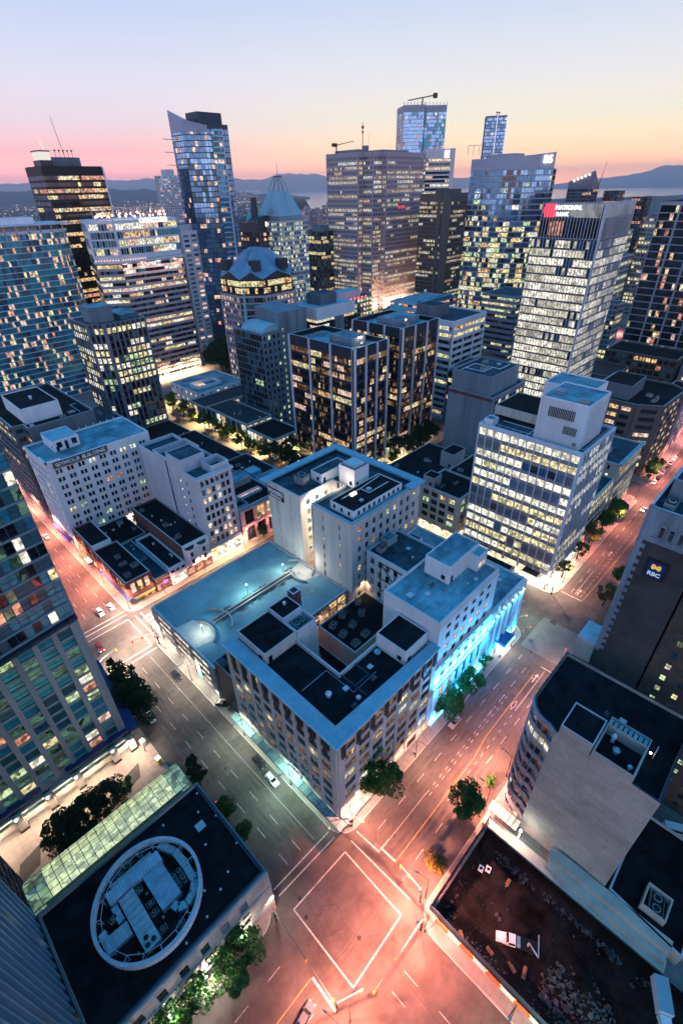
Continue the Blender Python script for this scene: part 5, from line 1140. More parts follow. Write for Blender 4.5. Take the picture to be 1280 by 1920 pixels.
    for i in range(k):
        j = (i+1) % k; mid = (Vector(Q[i])+Vector(Q[j]))/2; mi = (Vector(inn[i])+Vector(inn[j]))/2; hi = 92 if i % 2 else 96
        m.poly([(*Q[i], 79.6), (mid.x, mid.y, 84), (mi.x, mi.y, hi), (*inn[i], 90)]); m.poly([(mid.x, mid.y, 84), (*Q[j], 79.6), (*inn[j], 90), (mi.x, mi.y, hi)]); m.poly([(*inn[i], 90), (mi.x, mi.y, hi), (c.x, c.y, 97)]); m.poly([(mi.x, mi.y, hi), (*inn[j], 90), (c.x, c.y, 97)])
        m.poly([(*Q[i], 79.4), (*Q[j], 79.4), (mid.x, mid.y, 84)], 1)
    for (dx, dy) in ((-12, -14), (-20, 6), (8, -18)): m.box(c.x+dx-3, c.x+dx+3, c.y+dy-3, c.y+dy+3, 84, 90.5, 1)
    m.build('folded_roof', [pmat('roof_metal', (.16, .26, .36), .5, .2, .2), 'granite_dark'], rt, O)
    # granite tower with green lit floors
    P = chamfer(rect(99, 129, 277.7, 306), (0,), 6.5)
    gs = ST(bay=2.9, fl=3.7, pier=.75, span=1.0, pd=.3, sd=.2, lit=.4, pal=['V', 'Y', 'G', 'V'], dark=['D2', 'D2', 'T2'], top=2.2, corner=.6, rows={14: .9, 13: .9, 12: .9, 16: .35})
    rt = building('granite_tower', 'grey granite office with black glass and a band of bright greenish floors', 'office tower', P, 72, gs, roof='roof_mid', wall='granite_mauve', span='granite_dark', par=1.2)
    penthouse(rt, 104, 116, 288, 300, 70.8, 79, 'concrete_blue', 'roof_blue', doors=0); penthouse(rt, 118, 128, 284, 304, 70.8, 74, 'teal_metal', 'roof_blue', doors=0)
    # office with rooftop string lights
    P = [(172, 388.6), (221.5, 388.6), (221.5, 432), (168, 432), (158, 399)]
    cw = ST(bay=1.9, fl=3.9, pier=.22, span=1.1, pd=.3, sd=.45, lit=.5, pal=['Y', 'W', 'V', 'Q'], dark=['D2', 'T2', 'D'], top=2.2, mull=(1, 1))
    lowr = dict(cw, span=1.75, pier=.12, pd=.1)
    rt = building('office_tower', 'banded office whose white framed upper floors carry strings of rooftop lights', 'office tower', P, 88, lowr, roof='roof_mid', wall='brown_stone', span='granite_pink', par=.3)
    O = org(rt); mb = MB(); mb.prism(P, 88.6, 113.4, 0); SOL.append((list(mb.v), list(mb.f))); rng = random.Random(5)
    for i in range(5): facade(mb, P[i], P[(i+1) % 5], 91, 113.6, dict(cw, lit=.45, dark=['T2', 'D', 'T', 'T2'], fl=4.3), rng, rt)
    for i in (4, 0): a, b = Vector(P[i]), Vector(P[(i+1) % 5]); t = (b-a).normalized(); n = Vector((t.y, -t.x)); mb.obox(a, t, n, -.8, (b-a).length+.8, -.3, 1.6, 86.9, 88.4, 2); mb.obox(a, t, n, -.3, 1.2, -.2, .9, 88.4, 113.9, 2)
    mb.build('upper_floors', ['white_metal', 'white_metal', 'white_metal', 'cap'], rt, O)
    lb = MB()
    for i in (4, 0):
        a, b = Vector(P[i]), Vector(P[(i+1) % 5]); L = (b-a).length; n = int(L/1.9)
        for k in range(n): p = a+(b-a)*(k+.5)/n; tn = (b-a).normalized(); nn = Vector((tn.y, -tn.x))*2.0; lb.ball((p.x+nn.x, p.y+nn.y, 88.9), .33, 0 if i == 4 or k < n*.35 else 1, 4)
    r = random.Random(8)
    for k in range(46): lb.ball((r.uniform(163, 220), r.uniform(391, 400), r.uniform(114.8, 117.5)), r.uniform(.45, .9), 0, 4)
    lb.build('string_light', [emat('string_bulb', (1, .50, .34), 3.2), 'T'], rt, O)
    fr = MB()
    for k in range(12): x = 164+k*5; fr.tube((x, 392, 113.5), (x, 392, 121), .25, n=4); fr.tube((x, 392, 121), (x+5, 398, 117), .12, n=3); fr.tube((x, 398, 113.5), (x, 398, 121), .2, n=4)
    fr.tube((160, 392, 121), (221, 392, 119), .2, n=4); fr.tube((160, 398, 121), (221, 398, 120), .2, n=4); fr.build('roof_frame', 'grey_metal', rt, O)
    text('CONCORD', 'sign_lettering', 4.2, 'letters_lit', rt, (203, 387.9, 112.3), (1, 0, 0), (0, 0, 1), .1, .12)
    # narrow hotel slab just right of it
    h = ST(bay=4.3, fl=3.4, pier=2.6, span=1.7, pd=.1, sd=.08, lit=.35, pal='QQP', dark=['B', 'S2'], mode='rand', top=3, corner=1)
    rt = building('hotel_tower', 'narrow pale hotel slab between the banded office and the tall glass tower', 'tower', (232, 262, 404, 440), 103, h, roof='roof_mid', wall='lav_paint', par=.8, edges={0: dict(h, bay=8), 3: h}); penthouse(rt, 236, 254, 410, 425, 102.2, 107, 'lav_paint', 'roof_mid', doors=0)
    # black tower, upper left
    bt = ST(bay=1.9, fl=4.0, pier=.1, span=1.5, pd=.12, sd=.08, lit=.42, pal=['W', 'Y', 'P', 'W'], dark=['D2', 'D2', 'D'], top=6)
    rt = building('office_tower', 'tall black slab tower with sparse amber windows, upper left', 'office tower', (158.8, 203, 453, 486), 146.5, bt, roof='roof_dark', wall='black_metal', span='black_metal', par=1, edges={0: bt, 3: dict(bt, dark=['S2', 'S2', 'D'], lit=.3)})
    O = org(rt); penthouse(rt, 166, 190, 458, 475, 145.5, 152, 'concrete_dark', 'roof_mid', doors=0); m = MB(); m.prism([(160.5, 456), (169, 456), (169, 470), (160.5, 470)], 146.6, 150, 1); m.prism([(161, 456.5), (168.5, 456.5), (168.5, 469), (161, 469)], 150, 155, 0); m.box(160.5, 169, 456, 470, 155, 155.8, 1); m.tube((167, 460, 155), (165, 460, 163), .5, .3, n=5); m.build('roof_plant', [emat('roof_room', (1, .95, .85), .8), 'granite_dark'], rt, O)
    m = MB(); m.tube((181, 462, 151), (178, 462, 176), .22, .12, n=4)
    for k in range(5): m.tube((174+k*3, 460, 151), (174+k*3, 460, 156.5), .15, n=4); m.ball((174+k*3, 460, 156), .7, 0, 4)
    m.build('antenna', 'lamp_black', rt, O)
    m = MB(); m.box(203.0, 204.0, 452.2, 453.2, 0, 146); m.build('edge_strip', 'white_metal', rt, O)
    # tall angular glass tower
    P = [(247.2, 402), (262, 392), (278, 388), (282, 408), (262, 421), (247, 418)]
    ag = ST(bay=2.6, fl=3.5, pier=.16, span=.6, pd=.14, sd=.1, lit=.12, pal=['Q', 'P', 'Q'], dark=['S2', 'S2', 'S', 'T2', 'S2'], mode='rand', top=3, patch=1)
    sk = dict(ag, dark=['S', 'S', 'S2'], lit=.06)
    rt = building('glass_tower', 'tallest blue glass tower with a sharp slanted peak, balconies and side fins', 'glass tower', P, 170.5, ag, roof='roof_dark', wall='navy_metal', span='navy_metal', edges={0: ag, 1: ag, 5: sk}, par=.5)
    O = org(rt); m = MB(); m.poly([(247.0, 401.7, 166), (262, 391.6, 166), (262, 391.6, 169.8), (247.0, 401.7, 173.5)]); m.poly([(246.8, 418, 166), (247.0, 401.7, 166), (247.0, 401.7, 173.5), (246.8, 418, 180)]); m.poly([(247.0, 401.7, 173.5), (262, 391.6, 169.8), (262, 402, 169.8), (246.8, 418, 180)]); m.build('peak', pmat('peak_metal', (.20, .24, .34), .35, .1, .1, .5), rt, O)
    penthouse(rt, 258, 279, 396, 412, 170, 178, 'navy_metal', 'roof_dark', doors=0)
    b = MB()
    for k in range(40): z = 30+k*3.5; b.obox(Vector((262, 392)), Vector((.973, -.229)), Vector((-.229, -.973)), 2.5, 10.5, 0, 1.7, z, z+.25, 0); b.obox(Vector((262, 392)), Vector((.973, -.229)), Vector((-.229, -.973)), 2.5, 10.5, 1.62, 1.7, z+.25, z+1.2, 1)
    b.obox(Vector((262, 392)), Vector((.973, -.229)), Vector((-.229, -.973)), 10.6, 11.3, 0, 2.0, 20, 168, 0); b.build('balcony', ['lav_paint', 'T'], rt, O)
    f = MB(); [f.tube((246.4, 415, 90+k*8.0), (240.2, 420, 90.6+k*8.0), .28, n=4) for k in range(10)]; f.build('side_fin', 'grey_metal', rt, O)
    # teal apartment tower at the left edge
    P = [(62, 402.8), (140, 402.8), (147.4, 409), (147.4, 440), (62, 440)]
    tl = ST(patch=1, bay=1.75, fl=3.55, pier=.16, span=.4, pd=.1, sd=.9, lit=.17, pal=['Q', 'P', 'Q', 'Y'], dark=['T', 'T', 'T', 'T2', 'T', 'S2'], mode='rand', top=2)
    rt = building('apartment_tower', 'teal glass apartment tower with curved white balcony lines at the left edge', 'apartment tower', P, 110, tl, roof='roof_light', wall='teal_metal', span='lav_paint', par=.6); O = org(rt)
    m = MB(); m.box(62, 149, 401.5, 441, 112.6, 113.4)
    for k in range(12): m.box(64+k*7.2, 64.5+k*7.2, 401.9, 402.4, 104, 112.6)
    m.build('roof_frame', 'lav_paint', rt, O); penthouse(rt, 100, 130, 412, 432, 109.4, 117, 'white_paint', 'roof_light', doors=0); penthouse(rt, 84, 99, 410, 432, 109.4, 116, 'white_paint', 'roof_light', doors=0)
    penthouse(rt, 62.5, 83, 404, 430, 109.4, 122, 'white_paint', 'roof_light', 'roof_house', doors=0)
    # brick apartment block under the teal tower
    rt = building('brick_building', 'brown brick apartment block with warm windows at the left edge', 'building', (70, 112, 452, 490), 50, ST(bay=4, fl=3.2, pier=2.2, span=1.5, lit=.3, pal='YQP', dark=['D2'], mode='rand'), roof='roof_dark', wall='brick_brown')
    # red brick hotel-like block with round lights and green copper
    rt = building('brick_tower', 'dark red brick tower with rounded black top, glowing crests and copper peaks', 'tower', (328, 362, 428, 462), 96, ST(bay=5, fl=4.2, pier=1.2, span=1.7, lit=.25, pal='YWQ', dark=['S2', 'D', 'T2'], mode='rand', pd=.6, sd=.4), roof='roof_dark', wall='brick_wine', span='brick_wine'); O = org(rt)
    m = MB(); o = arc(0, 0, 1, 0, 180, 10)
    for (xc, y0, y1, w, zb, hh) in ((339, 429, 458, 10.5, 96, 12), (355.5, 429, 458, 6, 96, 12.5)):
        pr = [(xc-w, zb)]+[(xc-a*w, zb+hh*.55+b*hh*.5) for a, b in o]+[(xc+w, zb)]
        for p, q in zip(pr, pr[1:]): m.poly([(p[0], y0, p[1]), (q[0], y0, q[1]), (q[0], y1, q[1]), (p[0], y1, p[1])])
        m.poly([(a, y0, b) for a, b in reversed(pr)])
    m.build('rounded_top', 'granite_dark', rt, O); m = MB(); [m.box(x-2.2, x+2.2, 428.4, 428.9, 99.5, 103.5) for x in (340, 355.5)]; m.build('crest_light', emat('crest', (1, .7, .65), 1.6), rt, O)
    m = MB(); [m.tube((x, 445, 103), (x, 445, 117), 6, .3, n=6) for x in (334, 347)]; m.build('copper_peak', 'copper', rt, O); m = MB(); m.tube((335, 440, 100), (335, 440, 123), 3, 2.6, n=10); m.build('flue', 'granite_dark', rt, O)
    # glass pyramid tower
    rt = building('office_tower', 'pale green lit office tower crowned with a grey glass pyramid', 'office tower', (340, 375, 411, 446), 104, ST(bay=2.9, fl=3.9, pier=.8, span=1.4, lit=.55, pal='GYVG', dark=['D', 'S2'], mode='rand', pd=.5), roof='roof_mid', wall='lav_paint'); O = org(rt)
    m = MB(); B0 = rect(342, 373, 414, 445); T0 = rect(355, 360, 427, 432)
    def lerp(p, q, t): return tuple(p[i]*(1-t)+q[i]*t for i in range(2))
    for i in range(4):
        j = (i+1) % 4; a, b = B0[i], B0[j]; c_, d_ = lerp(B0[j], T0[j], .68), lerp(B0[i], T0[i], .68); m.poly([(*a, 108), (*b, 108), (*c_, 128), (*d_, 128)])
        for u in (0, .5): p, q = lerp(a, b, u), lerp(T0[i], T0[j], u); s_ = lerp(p, q, .68); m.tube((*s_, 128), (*q, 139), .35, n=4, m=1)
        m.tube((*T0[i], 139), (*T0[j], 139), .6, n=4, m=2)
        s0 = lerp(a, b, .5); m.tube((*s0, 108), (*lerp(s0, lerp(T0[i], T0[j], .5), .68), 128), .25, n=4, m=1)
    m.box(343, 372, 413, 444, 103.8, 108, 0); m.tube((356, 428, 139), (356, 428, 150), .12, n=3, m=1); m.tube((359, 431, 139), (359, 431, 148), .12, n=3, m=1)
    m.build('pyramid', [pmat('pyr_glass', (.34, .41, .46), .2, .1, .1, .3), 'grey_metal', 'brick_red'], rt, O)
    # dark gridded block, apartment trio beyond
    rt = building('office_tower', 'dark gridded glass block below the bay, left of the granite tower', 'office tower', (442, 476, 462, 494), 88, ST(bay=3, fl=3.8, pier=.5, span=.9, lit=.3, pal='YW', dark=['D', 'D2', 'T2']), roof='roof_mid', wall='granite_dark'); penthouse(rt, 448, 466, 468, 482, 87, 93, 'concrete_blue', 'roof_mid', doors=0)
    for x, y, z, lab in ((1010, 1106, 84, 'leftmost far apartment slab against the bay'), (1032, 1088, 80, 'lower middle far apartment slab against the bay'), (1052, 1066, 91, 'right far apartment slab with a rooftop block against the bay')):
        rt = building('apartment_block', lab, 'apartment block', (x-12, x+12, y-13, y+13), z, ST(bay=4, fl=3.4, pier=1.8, span=1.5, lit=.25, pal='QPW', dark=['D', 'S2'], mode='rand'), roof='roof_mid', wall='granite_pink'); penthouse(rt, x-4, x+5, y-4, y+5, z-1, z+6, 'granite_pink', 'roof_mid', doors=0)
    rt = building('apartment_block', 'far pale apartment tower with stepped crown left of the tallest glass tower', 'apartment block', [(524, 955), (556, 940), (572, 965), (534, 985)], 152, ST(bay=4, fl=3.3, pier=1.4, span=1.2, sd=.8, lit=.16, pal='QP', dark=['S2', 'S', 'B'], mode='rand'), roof='roof_mid', wall='lav_paint'); penthouse(rt, 538, 554, 950, 966, 151, 161, 'lav_paint', 'roof_mid', doors=0)
    rt = building('apartment_block', 'lower banded apartment block beside the far stepped tower', 'apartment block', (560, 590, 925, 955), 112, ST(bay=3, fl=3.2, pier=.2, span=1.3, sd=.9, lit=.16, pal='QP', dark=['B', 'S2'], mode='rand'), roof='roof_mid', wall='lav_paint')
    rt = building('apartment_block', 'dark apartment block among the far houses at the upper left', 'apartment block', (120, 165, 560, 600), 88, ST(bay=3, fl=3.5, pier=.6, span=1.2, lit=.2, pal='PW', dark=['D2', 'T2'], mode='rand'), roof='roof_dark', wall='granite_dark')
    rt = building('apartment_block', 'blue grey slab half hidden left of the black tower', 'apartment block', (100, 128, 520, 560), 96, ST(bay=3, fl=3.5, pier=.4, span=1.1, lit=.16, pal='PQ', dark=['S2', 'T2'], mode='rand'), roof='roof_mid', wall='navy_metal')
    # big granite tower with dense lit windows
    P = [(469.5, 408.5), (484, 408.5), (484, 402), (548, 402), (548, 470), (462, 470), (462, 423), (469.5, 423)]
    gr = ST(bay=2.9, fl=4.1, pier=1.35, span=1.75, pd=.3, sd=.22, lit=.62, pal=['V', 'Y', 'W', 'Y'], dark=['D', 'D', 'D2'], top=4, corner=.8, rows={36: .0})
    rt = building('granite_tower', 'massive pink granite tower with a dense grid of lit windows and a notched corner', 'office tower', P, 159.5, gr, roof='roof_mid', wall='granite_pink', span='granite_pink', par=1.4); O = org(rt)
    m = MB(); m.box(466, 480, 425, 460, 158.1, 162, 0); m.box(488, 530, 410, 450, 158.1, 161.5, 0); m.box(478, 482, 426, 432, 161, 165.5, 0); m.build('roof_plant', 'granite_mauve', rt, O)
    m = MB(); m.tube((488, 440, 160), (488, 440, 186), .5, .3, n=4, m=0); m.ball((488, 440, 182), 1.6, 0, 4); m.ball((488, 440, 178), 1.2, 0, 4); m.tube((493, 436, 160), (493, 436, 176), .15, n=3); m.tube((540, 420, 160), (540, 420, 166), .15, n=3)
    m.build('antenna', 'red_mast', rt, O); m = MB(); m.tube((466, 458, 160), (466, 458, 166), .6, n=4); m.box(460, 466.5, 457, 459, 165.5, 168.5); m.tube((466, 458, 167), (483, 448, 170.5), .5, .4, n=4); m.build('roof_crane', 'lamp_black', rt, O)
    m = MB(); [m.box(504+k*7, 509+k*7, 401.5, 401.9, 108.5, 111.2) for k in range(2)]; m.build('red_window', 'R', rt, O)
    # banded white slab touching it
    rt = building('office_tower', 'thin white banded slab tower between the granite tower and the blue glass tower', 'office tower', [(552, 402), (575, 380), (592, 398), (570, 420)], 163, ST(bay=2.8, fl=3.9, pier=.0, span=1.6, sd=.5, lit=.35, pal='YVQ', dark=['D', 'D2'], top=9), roof='roof_mid', wall='lav_paint'); m = MB(); a = Vector((552, 402)); t = Vector((23, -22)).normalized(); n = Vector((t.y, -t.x)); m.obox(a, t, n, 20.5, 25.5, -.1, .9, 155, 161.5); m.build('sign_panel', 'letters_lit', rt, org(rt))
    m = MB(); m.obox(a, t, n, 27.5, 32.2, -.5, .9, 0, 163.2); m.build('end_wall', 'lav_paint', rt, org(rt))
    # blue glass tower with crane
    P = [(629, 497), (646, 478), (653, 481), (672, 462), (690, 486), (650, 525)]
    bg = ST(patch=1, bay=2.4, fl=3.8, pier=.1, span=.5, pd=.12, sd=.1, lit=.07, pal=['Q', 'P', 'V'], dark=['S', 'S', 'S', 'S2'], mode='rand', top=7)
    rt = building('glass_tower', 'tall blue glass tower topped by a small crane, right of centre', 'glass tower', P, 214, bg, roof='roof_mid', wall='navy_metal', span='grey_metal', edges={0: bg, 1: dict(bg, dark=['S2', 'D']), 2: dict(bg, dark=['S', 'S2', 'S', 'T']), 3: dict(bg, lit=.8)}); O = org(rt)
    m = MB(); m.tube((652, 486, 213), (652, 486, 222), .8, n=4); m.tube((640, 500, 219.5), (662, 474, 224), .7, n=4); m.box(660, 664, 472, 476, 221, 226); m.build('roof_crane', 'brick_wine', rt, O)
    m = MB(); [m.box(x-.3, x+.3, y-.3, y+.3, 213, 217) for x, y in [(629+17*k/6, 497-19*k/6) for k in range(7)]+[(653+19*k/6, 481-19*k/6) for k in range(7)]]; m.build('crown_fin', 'cap', rt, O)
    # brown slab
    bw = ST(bay=1.9, fl=3.8, pier=.9, span=1.6, pd=.2, sd=.14, lit=.36, pal=['W', 'Y', 'V'], dark=['D', 'D2'], top=7)
    rt = building('office_tower', 'dark brown ribbed slab tower with rows of cream lit windows', 'office tower', (499, 560, 330, 368), 122, bw, roof='roof_mid', wall='brown_stone', span='brown_stone', par=.8)
    m = MB(); m.box(498, 499.4, 329, 338, 0, 122.3); m.box(498.2, 499.4, 340.5, 345, 0, 122.3); m.build('rib', 'brown_stone', rt, org(rt)); penthouse(rt, 508, 530, 338, 355, 121, 126, 'brown_stone', 'roof_mid', doors=0)
    rt = building('office_tower', 'black slab with greenish lit floors just behind the brown ribbed tower', 'office tower', (560.5, 590, 318, 366), 112, ST(bay=2, fl=3.8, pier=.2, span=1.4, lit=.4, pal='GY', dark=['D2']), roof='roof_dark', wall='black_metal', edges={0: ST(bay=2, fl=3.8, pier=.2, span=1.4, lit=.4, pal='GY', dark=['D2']), 3: ST(bay=3, fl=3.8, pier=.2, span=1.4, lit=.6, pal='Y', dark=['D2'])})
    # curved glass tower with B5
    pts = []
    for i in range(13):
        u = i/12; a = Vector((446, 277)).lerp(Vector((473, 216)), u); n = Vector((-61, -27)).normalized(); a += n*(9*math.sin(math.pi*u)); pts.append((a.x, a.y))
    foot = pts+[(505, 228), (480, 292)]
    cg = ST(patch=1, bay=2.3, fl=4.0, pier=.1, span=.85, pd=.12, sd=.28, lit=.52, pal=['Y', 'V', 'Y', 'W', 'G'], dark=['S2', 'S2', 'S', 'D'], top=1, mode='rows', steady=1, run=.55, rows={26: .05, 27: .05, 28: .03, 29: 0, 30: .1, 25: .2, 24: .35, 31: .05, 32: .03, 33: .0})
    rt = building('glass_tower', 'curved blue glass office tower with white B5 letters at its top corner', 'glass tower', foot, 139.5, cg, roof='roof_mid', wall='navy_metal', span='grey_metal', par=.5); O = org(rt)
    m = MB(); N = len(pts)
    for i in range(N-1):
        za = 139.3; h0 = 146+4.2*((i/(N-1))**2)+1.2*(1-i/(N-1)); h1 = 146+4.2*(((i+1)/(N-1))**2)+1.2*(1-(i+1)/(N-1)); p, q = Vector(pts[i]), Vector(pts[i+1]); n = Vector((q-p).yx); n = Vector((n.x, -n.y)).normalized()*.3
        m.poly([(p.x+n.x, p.y+n.y, za), (q.x+n.x, q.y+n.y, za), (q.x+n.x, q.y+n.y, h1), (p.x+n.x, p.y+n.y, h0)]); m.poly([(p.x, p.y, za), (p.x, p.y, h0), (q.x, q.y, h1), (q.x, q.y, za)]); m.poly([(p.x+n.x, p.y+n.y, h0), (q.x+n.x, q.y+n.y, h1), (q.x, q.y, h1), (p.x, p.y, h0)])
    m.box(462, 478, 246, 272, 139, 150.5); m.build('crown_screen', pmat('screen_metal', (.30, .33, .42), .4, .1, .1, .3), rt, O)
    p = Vector(pts[-2]); q = Vector(pts[-1]); t = (q-p).normalized(); n = Vector((t.y, -t.x))
    p3 = Vector(pts[-3]); c_ = p3+(q-p3)*.48; n3 = Vector(((q-p3).y, -(q-p3).x)).normalized()*1.4
    text('B5', 'sign_lettering', 7.2, 'letters_lit', rt, (c_.x+n3.x, c_.y+n3.y, 145.2), (*(q-p3).normalized(), 0), (0, 0, 1), .2, .12)
    m = MB(); [m.tube((448+k*2.2, 283-k*4, 150), (448+k*2.2, 283-k*4, 157), .2, n=3) for k in range(4)]; m.tube((448, 283, 157), (455, 271, 157), .2, n=3); m.build('roof_frame', 'grey_metal', rt, O)
    # slim tower behind B5
    P = [(690, 414), (702, 392), (716, 400), (704, 424)]
    rt = building('glass_tower', 'slender mauve glass tower with two bright vertical lines behind the curved tower', 'glass tower', P, 200, ST(bay=2.6, fl=3.6, pier=.1, span=.7, lit=.03, pal='Q', dark=['S2', 'S', 'D'], mode='rand', top=2, sd=.5), roof='roof_mid', wall='granite_mauve', span='granite_mauve', edges={3: ST(bay=3.5, fl=3.6, pier=.1, span=.7, lit=.03, pal='Q', dark=['S2', 'S'], mode='rand', top=2, sd=.5), 0: ST(bay=2.6, fl=3.6, pier=.1, span=.7, lit=.03, pal='Q', dark=['S2', 'S'], mode='rand', top=2, sd=.5)})
    m = MB(); m.tube((696, 402, 60), (696, 402, 201), .5, n=4); m.tube((701.6, 391.6, 60), (701.6, 391.6, 200), .4, n=4); m.build('light_line', emat('mast_line', (.8, .75, 1), 1.0), rt, org(rt)); m = MB(); [m.tube((x, 404, 200), (x, 404, 204), .4, n=4) for x in (697, 702)]; m.box(695, 704, 403, 405, 203, 203.6); m.build('roof_frame', 'lamp_black', rt, org(rt))
    # finned bank tower
    fn = ST(bay=1.55, fl=3.95, pier=.13, span=.8, pd=.55, sd=.15, lit=.86, pal=['V', 'V2', 'V2', 'V'], dark=['D', 'V2', 'S2'], run=.22, top=1, rows={23: .35, 14: .55, 1: .7, 22: .8}, corner=.1, steady=1)
    rt = building('bank_tower', 'finned glass bank tower with a red emblem sign, its floors glowing cream', 'office tower', (271, 311, 96, 128.5), 107, fn, roof='roof_mid', wall='lav_paint', span='navy_metal', base=dict(h=11, st=ST(bay=3, fl=10, pier=1.0, span=1.6, lit=1, pal=['shop', 'W'], top=1.6, mode='rand')), par=.5, edges={0: dict(fn, pd=.3, lit=.8), 3: fn}); O = org(rt)
    mb = MB(); U = rect(272.5, 310.5, 97, 126); mb.prism(U, 106, 120.5, 0); SOL.append((list(mb.v), list(mb.f)))
    for e, lt in ((0, .35), (3, .2)): facade(mb, U[e], U[(e+1) % 4], 107, 115, dict(fn, lit=lt, pal=['W', 'P'], dark=['D', 'S2', 'D2'], fl=3.9, pd=.8), random.Random(5), rt)
    for k in range(20): y = 97.4+k*1.5; mb.box(271.3, 271.6, y-.08, y+.08, 107, 122, 2)
    for k in range(26): x = 272.6+k*1.5; mb.box(x-.08, x+.08, 95.6, 95.9, 107, 122, 2)
    mb.box(271.2, 272.2, 95.5, 96.6, 11, 122, 2); mb.build('upper_floors', ['navy_metal', 'navy_metal', 'lav_paint', 'cap'], rt, O)
    m = MB(); m.box(271.9, 272.4, 119.3, 124.9, 115.6, 121.2, 0); m.box(271.85, 272.5, 123, 125.5, 117.2, 119.8, 0); m.build('emblem', 'sign_red', rt, O)
    m = MB(); m.box(272.3, 272.45, 97.5, 119, 115.6, 121); m.box(273, 310, 96.8, 96.95, 115.6, 120.8); m.build('lit_crown', emat('crown_lit', (.8, .82, .80), .26, var=.7, scale=.15), rt, O)
    text('NATIONAL', 'sign_lettering', 2.5, 'letters_lit', rt, (271.7, 113.2, 119.6), (0, -1, 0), (0, 0, 1), .1, .05); text('BANK', 'sign_lettering', 2.3, 'letters_lit', rt, (271.7, 115.8, 116.9), (0, -1, 0), (0, 0, 1), .1, .05)
    lm = MB(); [lm.ball((270.6, 98+k*3.4, 9.6), .3, 0, 4) for k in range(9)]; lm.build('wall_lamp', 'bulb', rt, O)
    # black tower at the right edge
    dk = ST(patch=1, bay=2.2, fl=4.05, pier=.14, span=.55, pd=.15, sd=.45, lit=.13, pal=['P', 'W', 'Q', 'Y'], dark=['D2', 'D2', 'D', 'D2'], mode='rand', top=2, big=5, bigw=1.2)
    rt = building('office_tower', 'black glass tower ruled with thin pale lines at the right edge', 'office tower', (386, 430, 52, 105), 119, dk, roof='roof_dark', wall='black_metal', span='grey_metal', accent='grey_metal', par=.8)
    lt = MB()
    for k in range(24): lt.tube((386.5, 106.5, 8+k*4.4), (389, 109.5, 10.2+k*4.4), .12, n=3); lt.tube((389, 109.5, 10.2+k*4.4), (386.5, 106.5, 12.4+k*4.4), .12, n=3)
    for q in ((386.5, 106.5), (389, 109.5), (390, 106.5)): lt.tube((*q, 0), (*q, 114), .16, n=4)
    lt.build('scaffold_mast', 'grey_metal', rt, org(rt)); penthouse(rt, 396, 420, 66, 96, 118.2, 123, 'black_metal', 'roof_dark', doors=0)
    # brown stepped office in front of it
    bs = ST(bay=6.4, fl=3.9, pier=1.3, span=2.0, pd=.4, sd=.3, lit=.6, pal='YWQ', dark=['D2', 'D'], mode='rand', top=2.2, corner=1.5, mull=(3, 1))
    rt = building('office_building', 'brown faceted office with amber lit windows beside the pink lit street', 'building', [(262, 56), (268, 46), (300, 44.5), (306, 52), (306, 82), (262, 82)], 39, bs, roof='roof_dark', wall='brown_stone', span='brown_stone', par=1.2); penthouse(rt, 268, 290, 62, 76, 37.8, 45, 'concrete_dark', 'roof_dark', doors=0); ac_unit(rt, 274, 52, 37.8, 3, 2, 1.4); clutter(rt, 270, 300, 50, 60, 37.8, 3, 71)
    rt = building('brick_building', 'low brick block with a hipped roof between the finned tower and the brown office', 'building', (312, 340, 84, 112), 34, ST(lit=.1, pal='W'), roof='brick_wine', wall='brick_wine'); rt = building('brick_building', 'dark brick block at the foot of the black ruled tower', 'building', (340.5, 366, 60, 100), 42, ST(lit=.2, pal='WP'), roof='roof_dark', wall='brick_brown', base=SHOP)
    rt = building('office_building', 'tall grey office lining the pink lit street in the distance', 'building', (307, 345, 44.6, 58), 30, bs, roof='roof_dark', wall='granite_pink', base=SHOP); rt = building('office_building', 'farther stone office lining the pink lit street', 'building', (346, 366, 44.6, 58), 38, bs, roof='roof_dark', wall='granite_mauve', base=SHOP)
    # purple banded block, low roofs between
    rt = building('office_building', 'mauve banded office tucked behind the finned bank tower', 'building', (356, 392, 172, 200), 62, ST(bay=3, fl=4, pier=0, span=2.3, sd=.6, lit=.3, pal='YG', dark=['D2']), roof='roof_mid', wall='granite_mauve', span='granite_mauve')
    rt = building('flat_roof_building', 'dark flat roofed block between the white banded block and the finned tower', 'building', (262, 300, 134-1.5, 129.8-0+0) if False else (262.5, 300, 150, 164), 34, ST(lit=.3, pal='YW'), roof='roof_mid', wall='brick_brown'); penthouse(rt, 270, 284, 153, 162, 33.2, 37, 'concrete_dark', 'roof_mid', doors=0)
    rt = building('department_store', 'long low white store with a vaulted glass strip below the brown slab', 'building', (420, 480, 300, 340), 32, ST(bay=6, fl=6, pier=.6, span=4, lit=.8, pal='QP', mode='rand'), roof='roof_light', wall='lav_paint'); m = MB(); m.tube((424, 306, 31), (476, 306, 31), 4, n=12); m.build('glass_vault', 'T', rt, org(rt))
    rt = building('old_gallery', 'old stone block with copper green pyramid roof below the granite tower', 'building', (330, 362, 262, 286), 36, ST(bay=4, fl=5, pier=1.4, span=2, lit=.4, pal='WP', mode='rand'), roof='copper', wall='stone_grey'); m = MB(); [m.tube((x, 273, 35), (x, 273, 35+hh), r_, .6, n=4) for x, hh, r_ in ((345, 14, 12), (353, 11, 7))]; m.build('copper_roof', 'copper', rt, org(rt))
    rt = building('round_drum', 'black drum shaped stair head beside the white topped block', 'building', arc(318, 262, 8, 0, 340, 17), 44, None, roof='roof_dark', wall='black_metal', edges={}, cap='grey_metal')
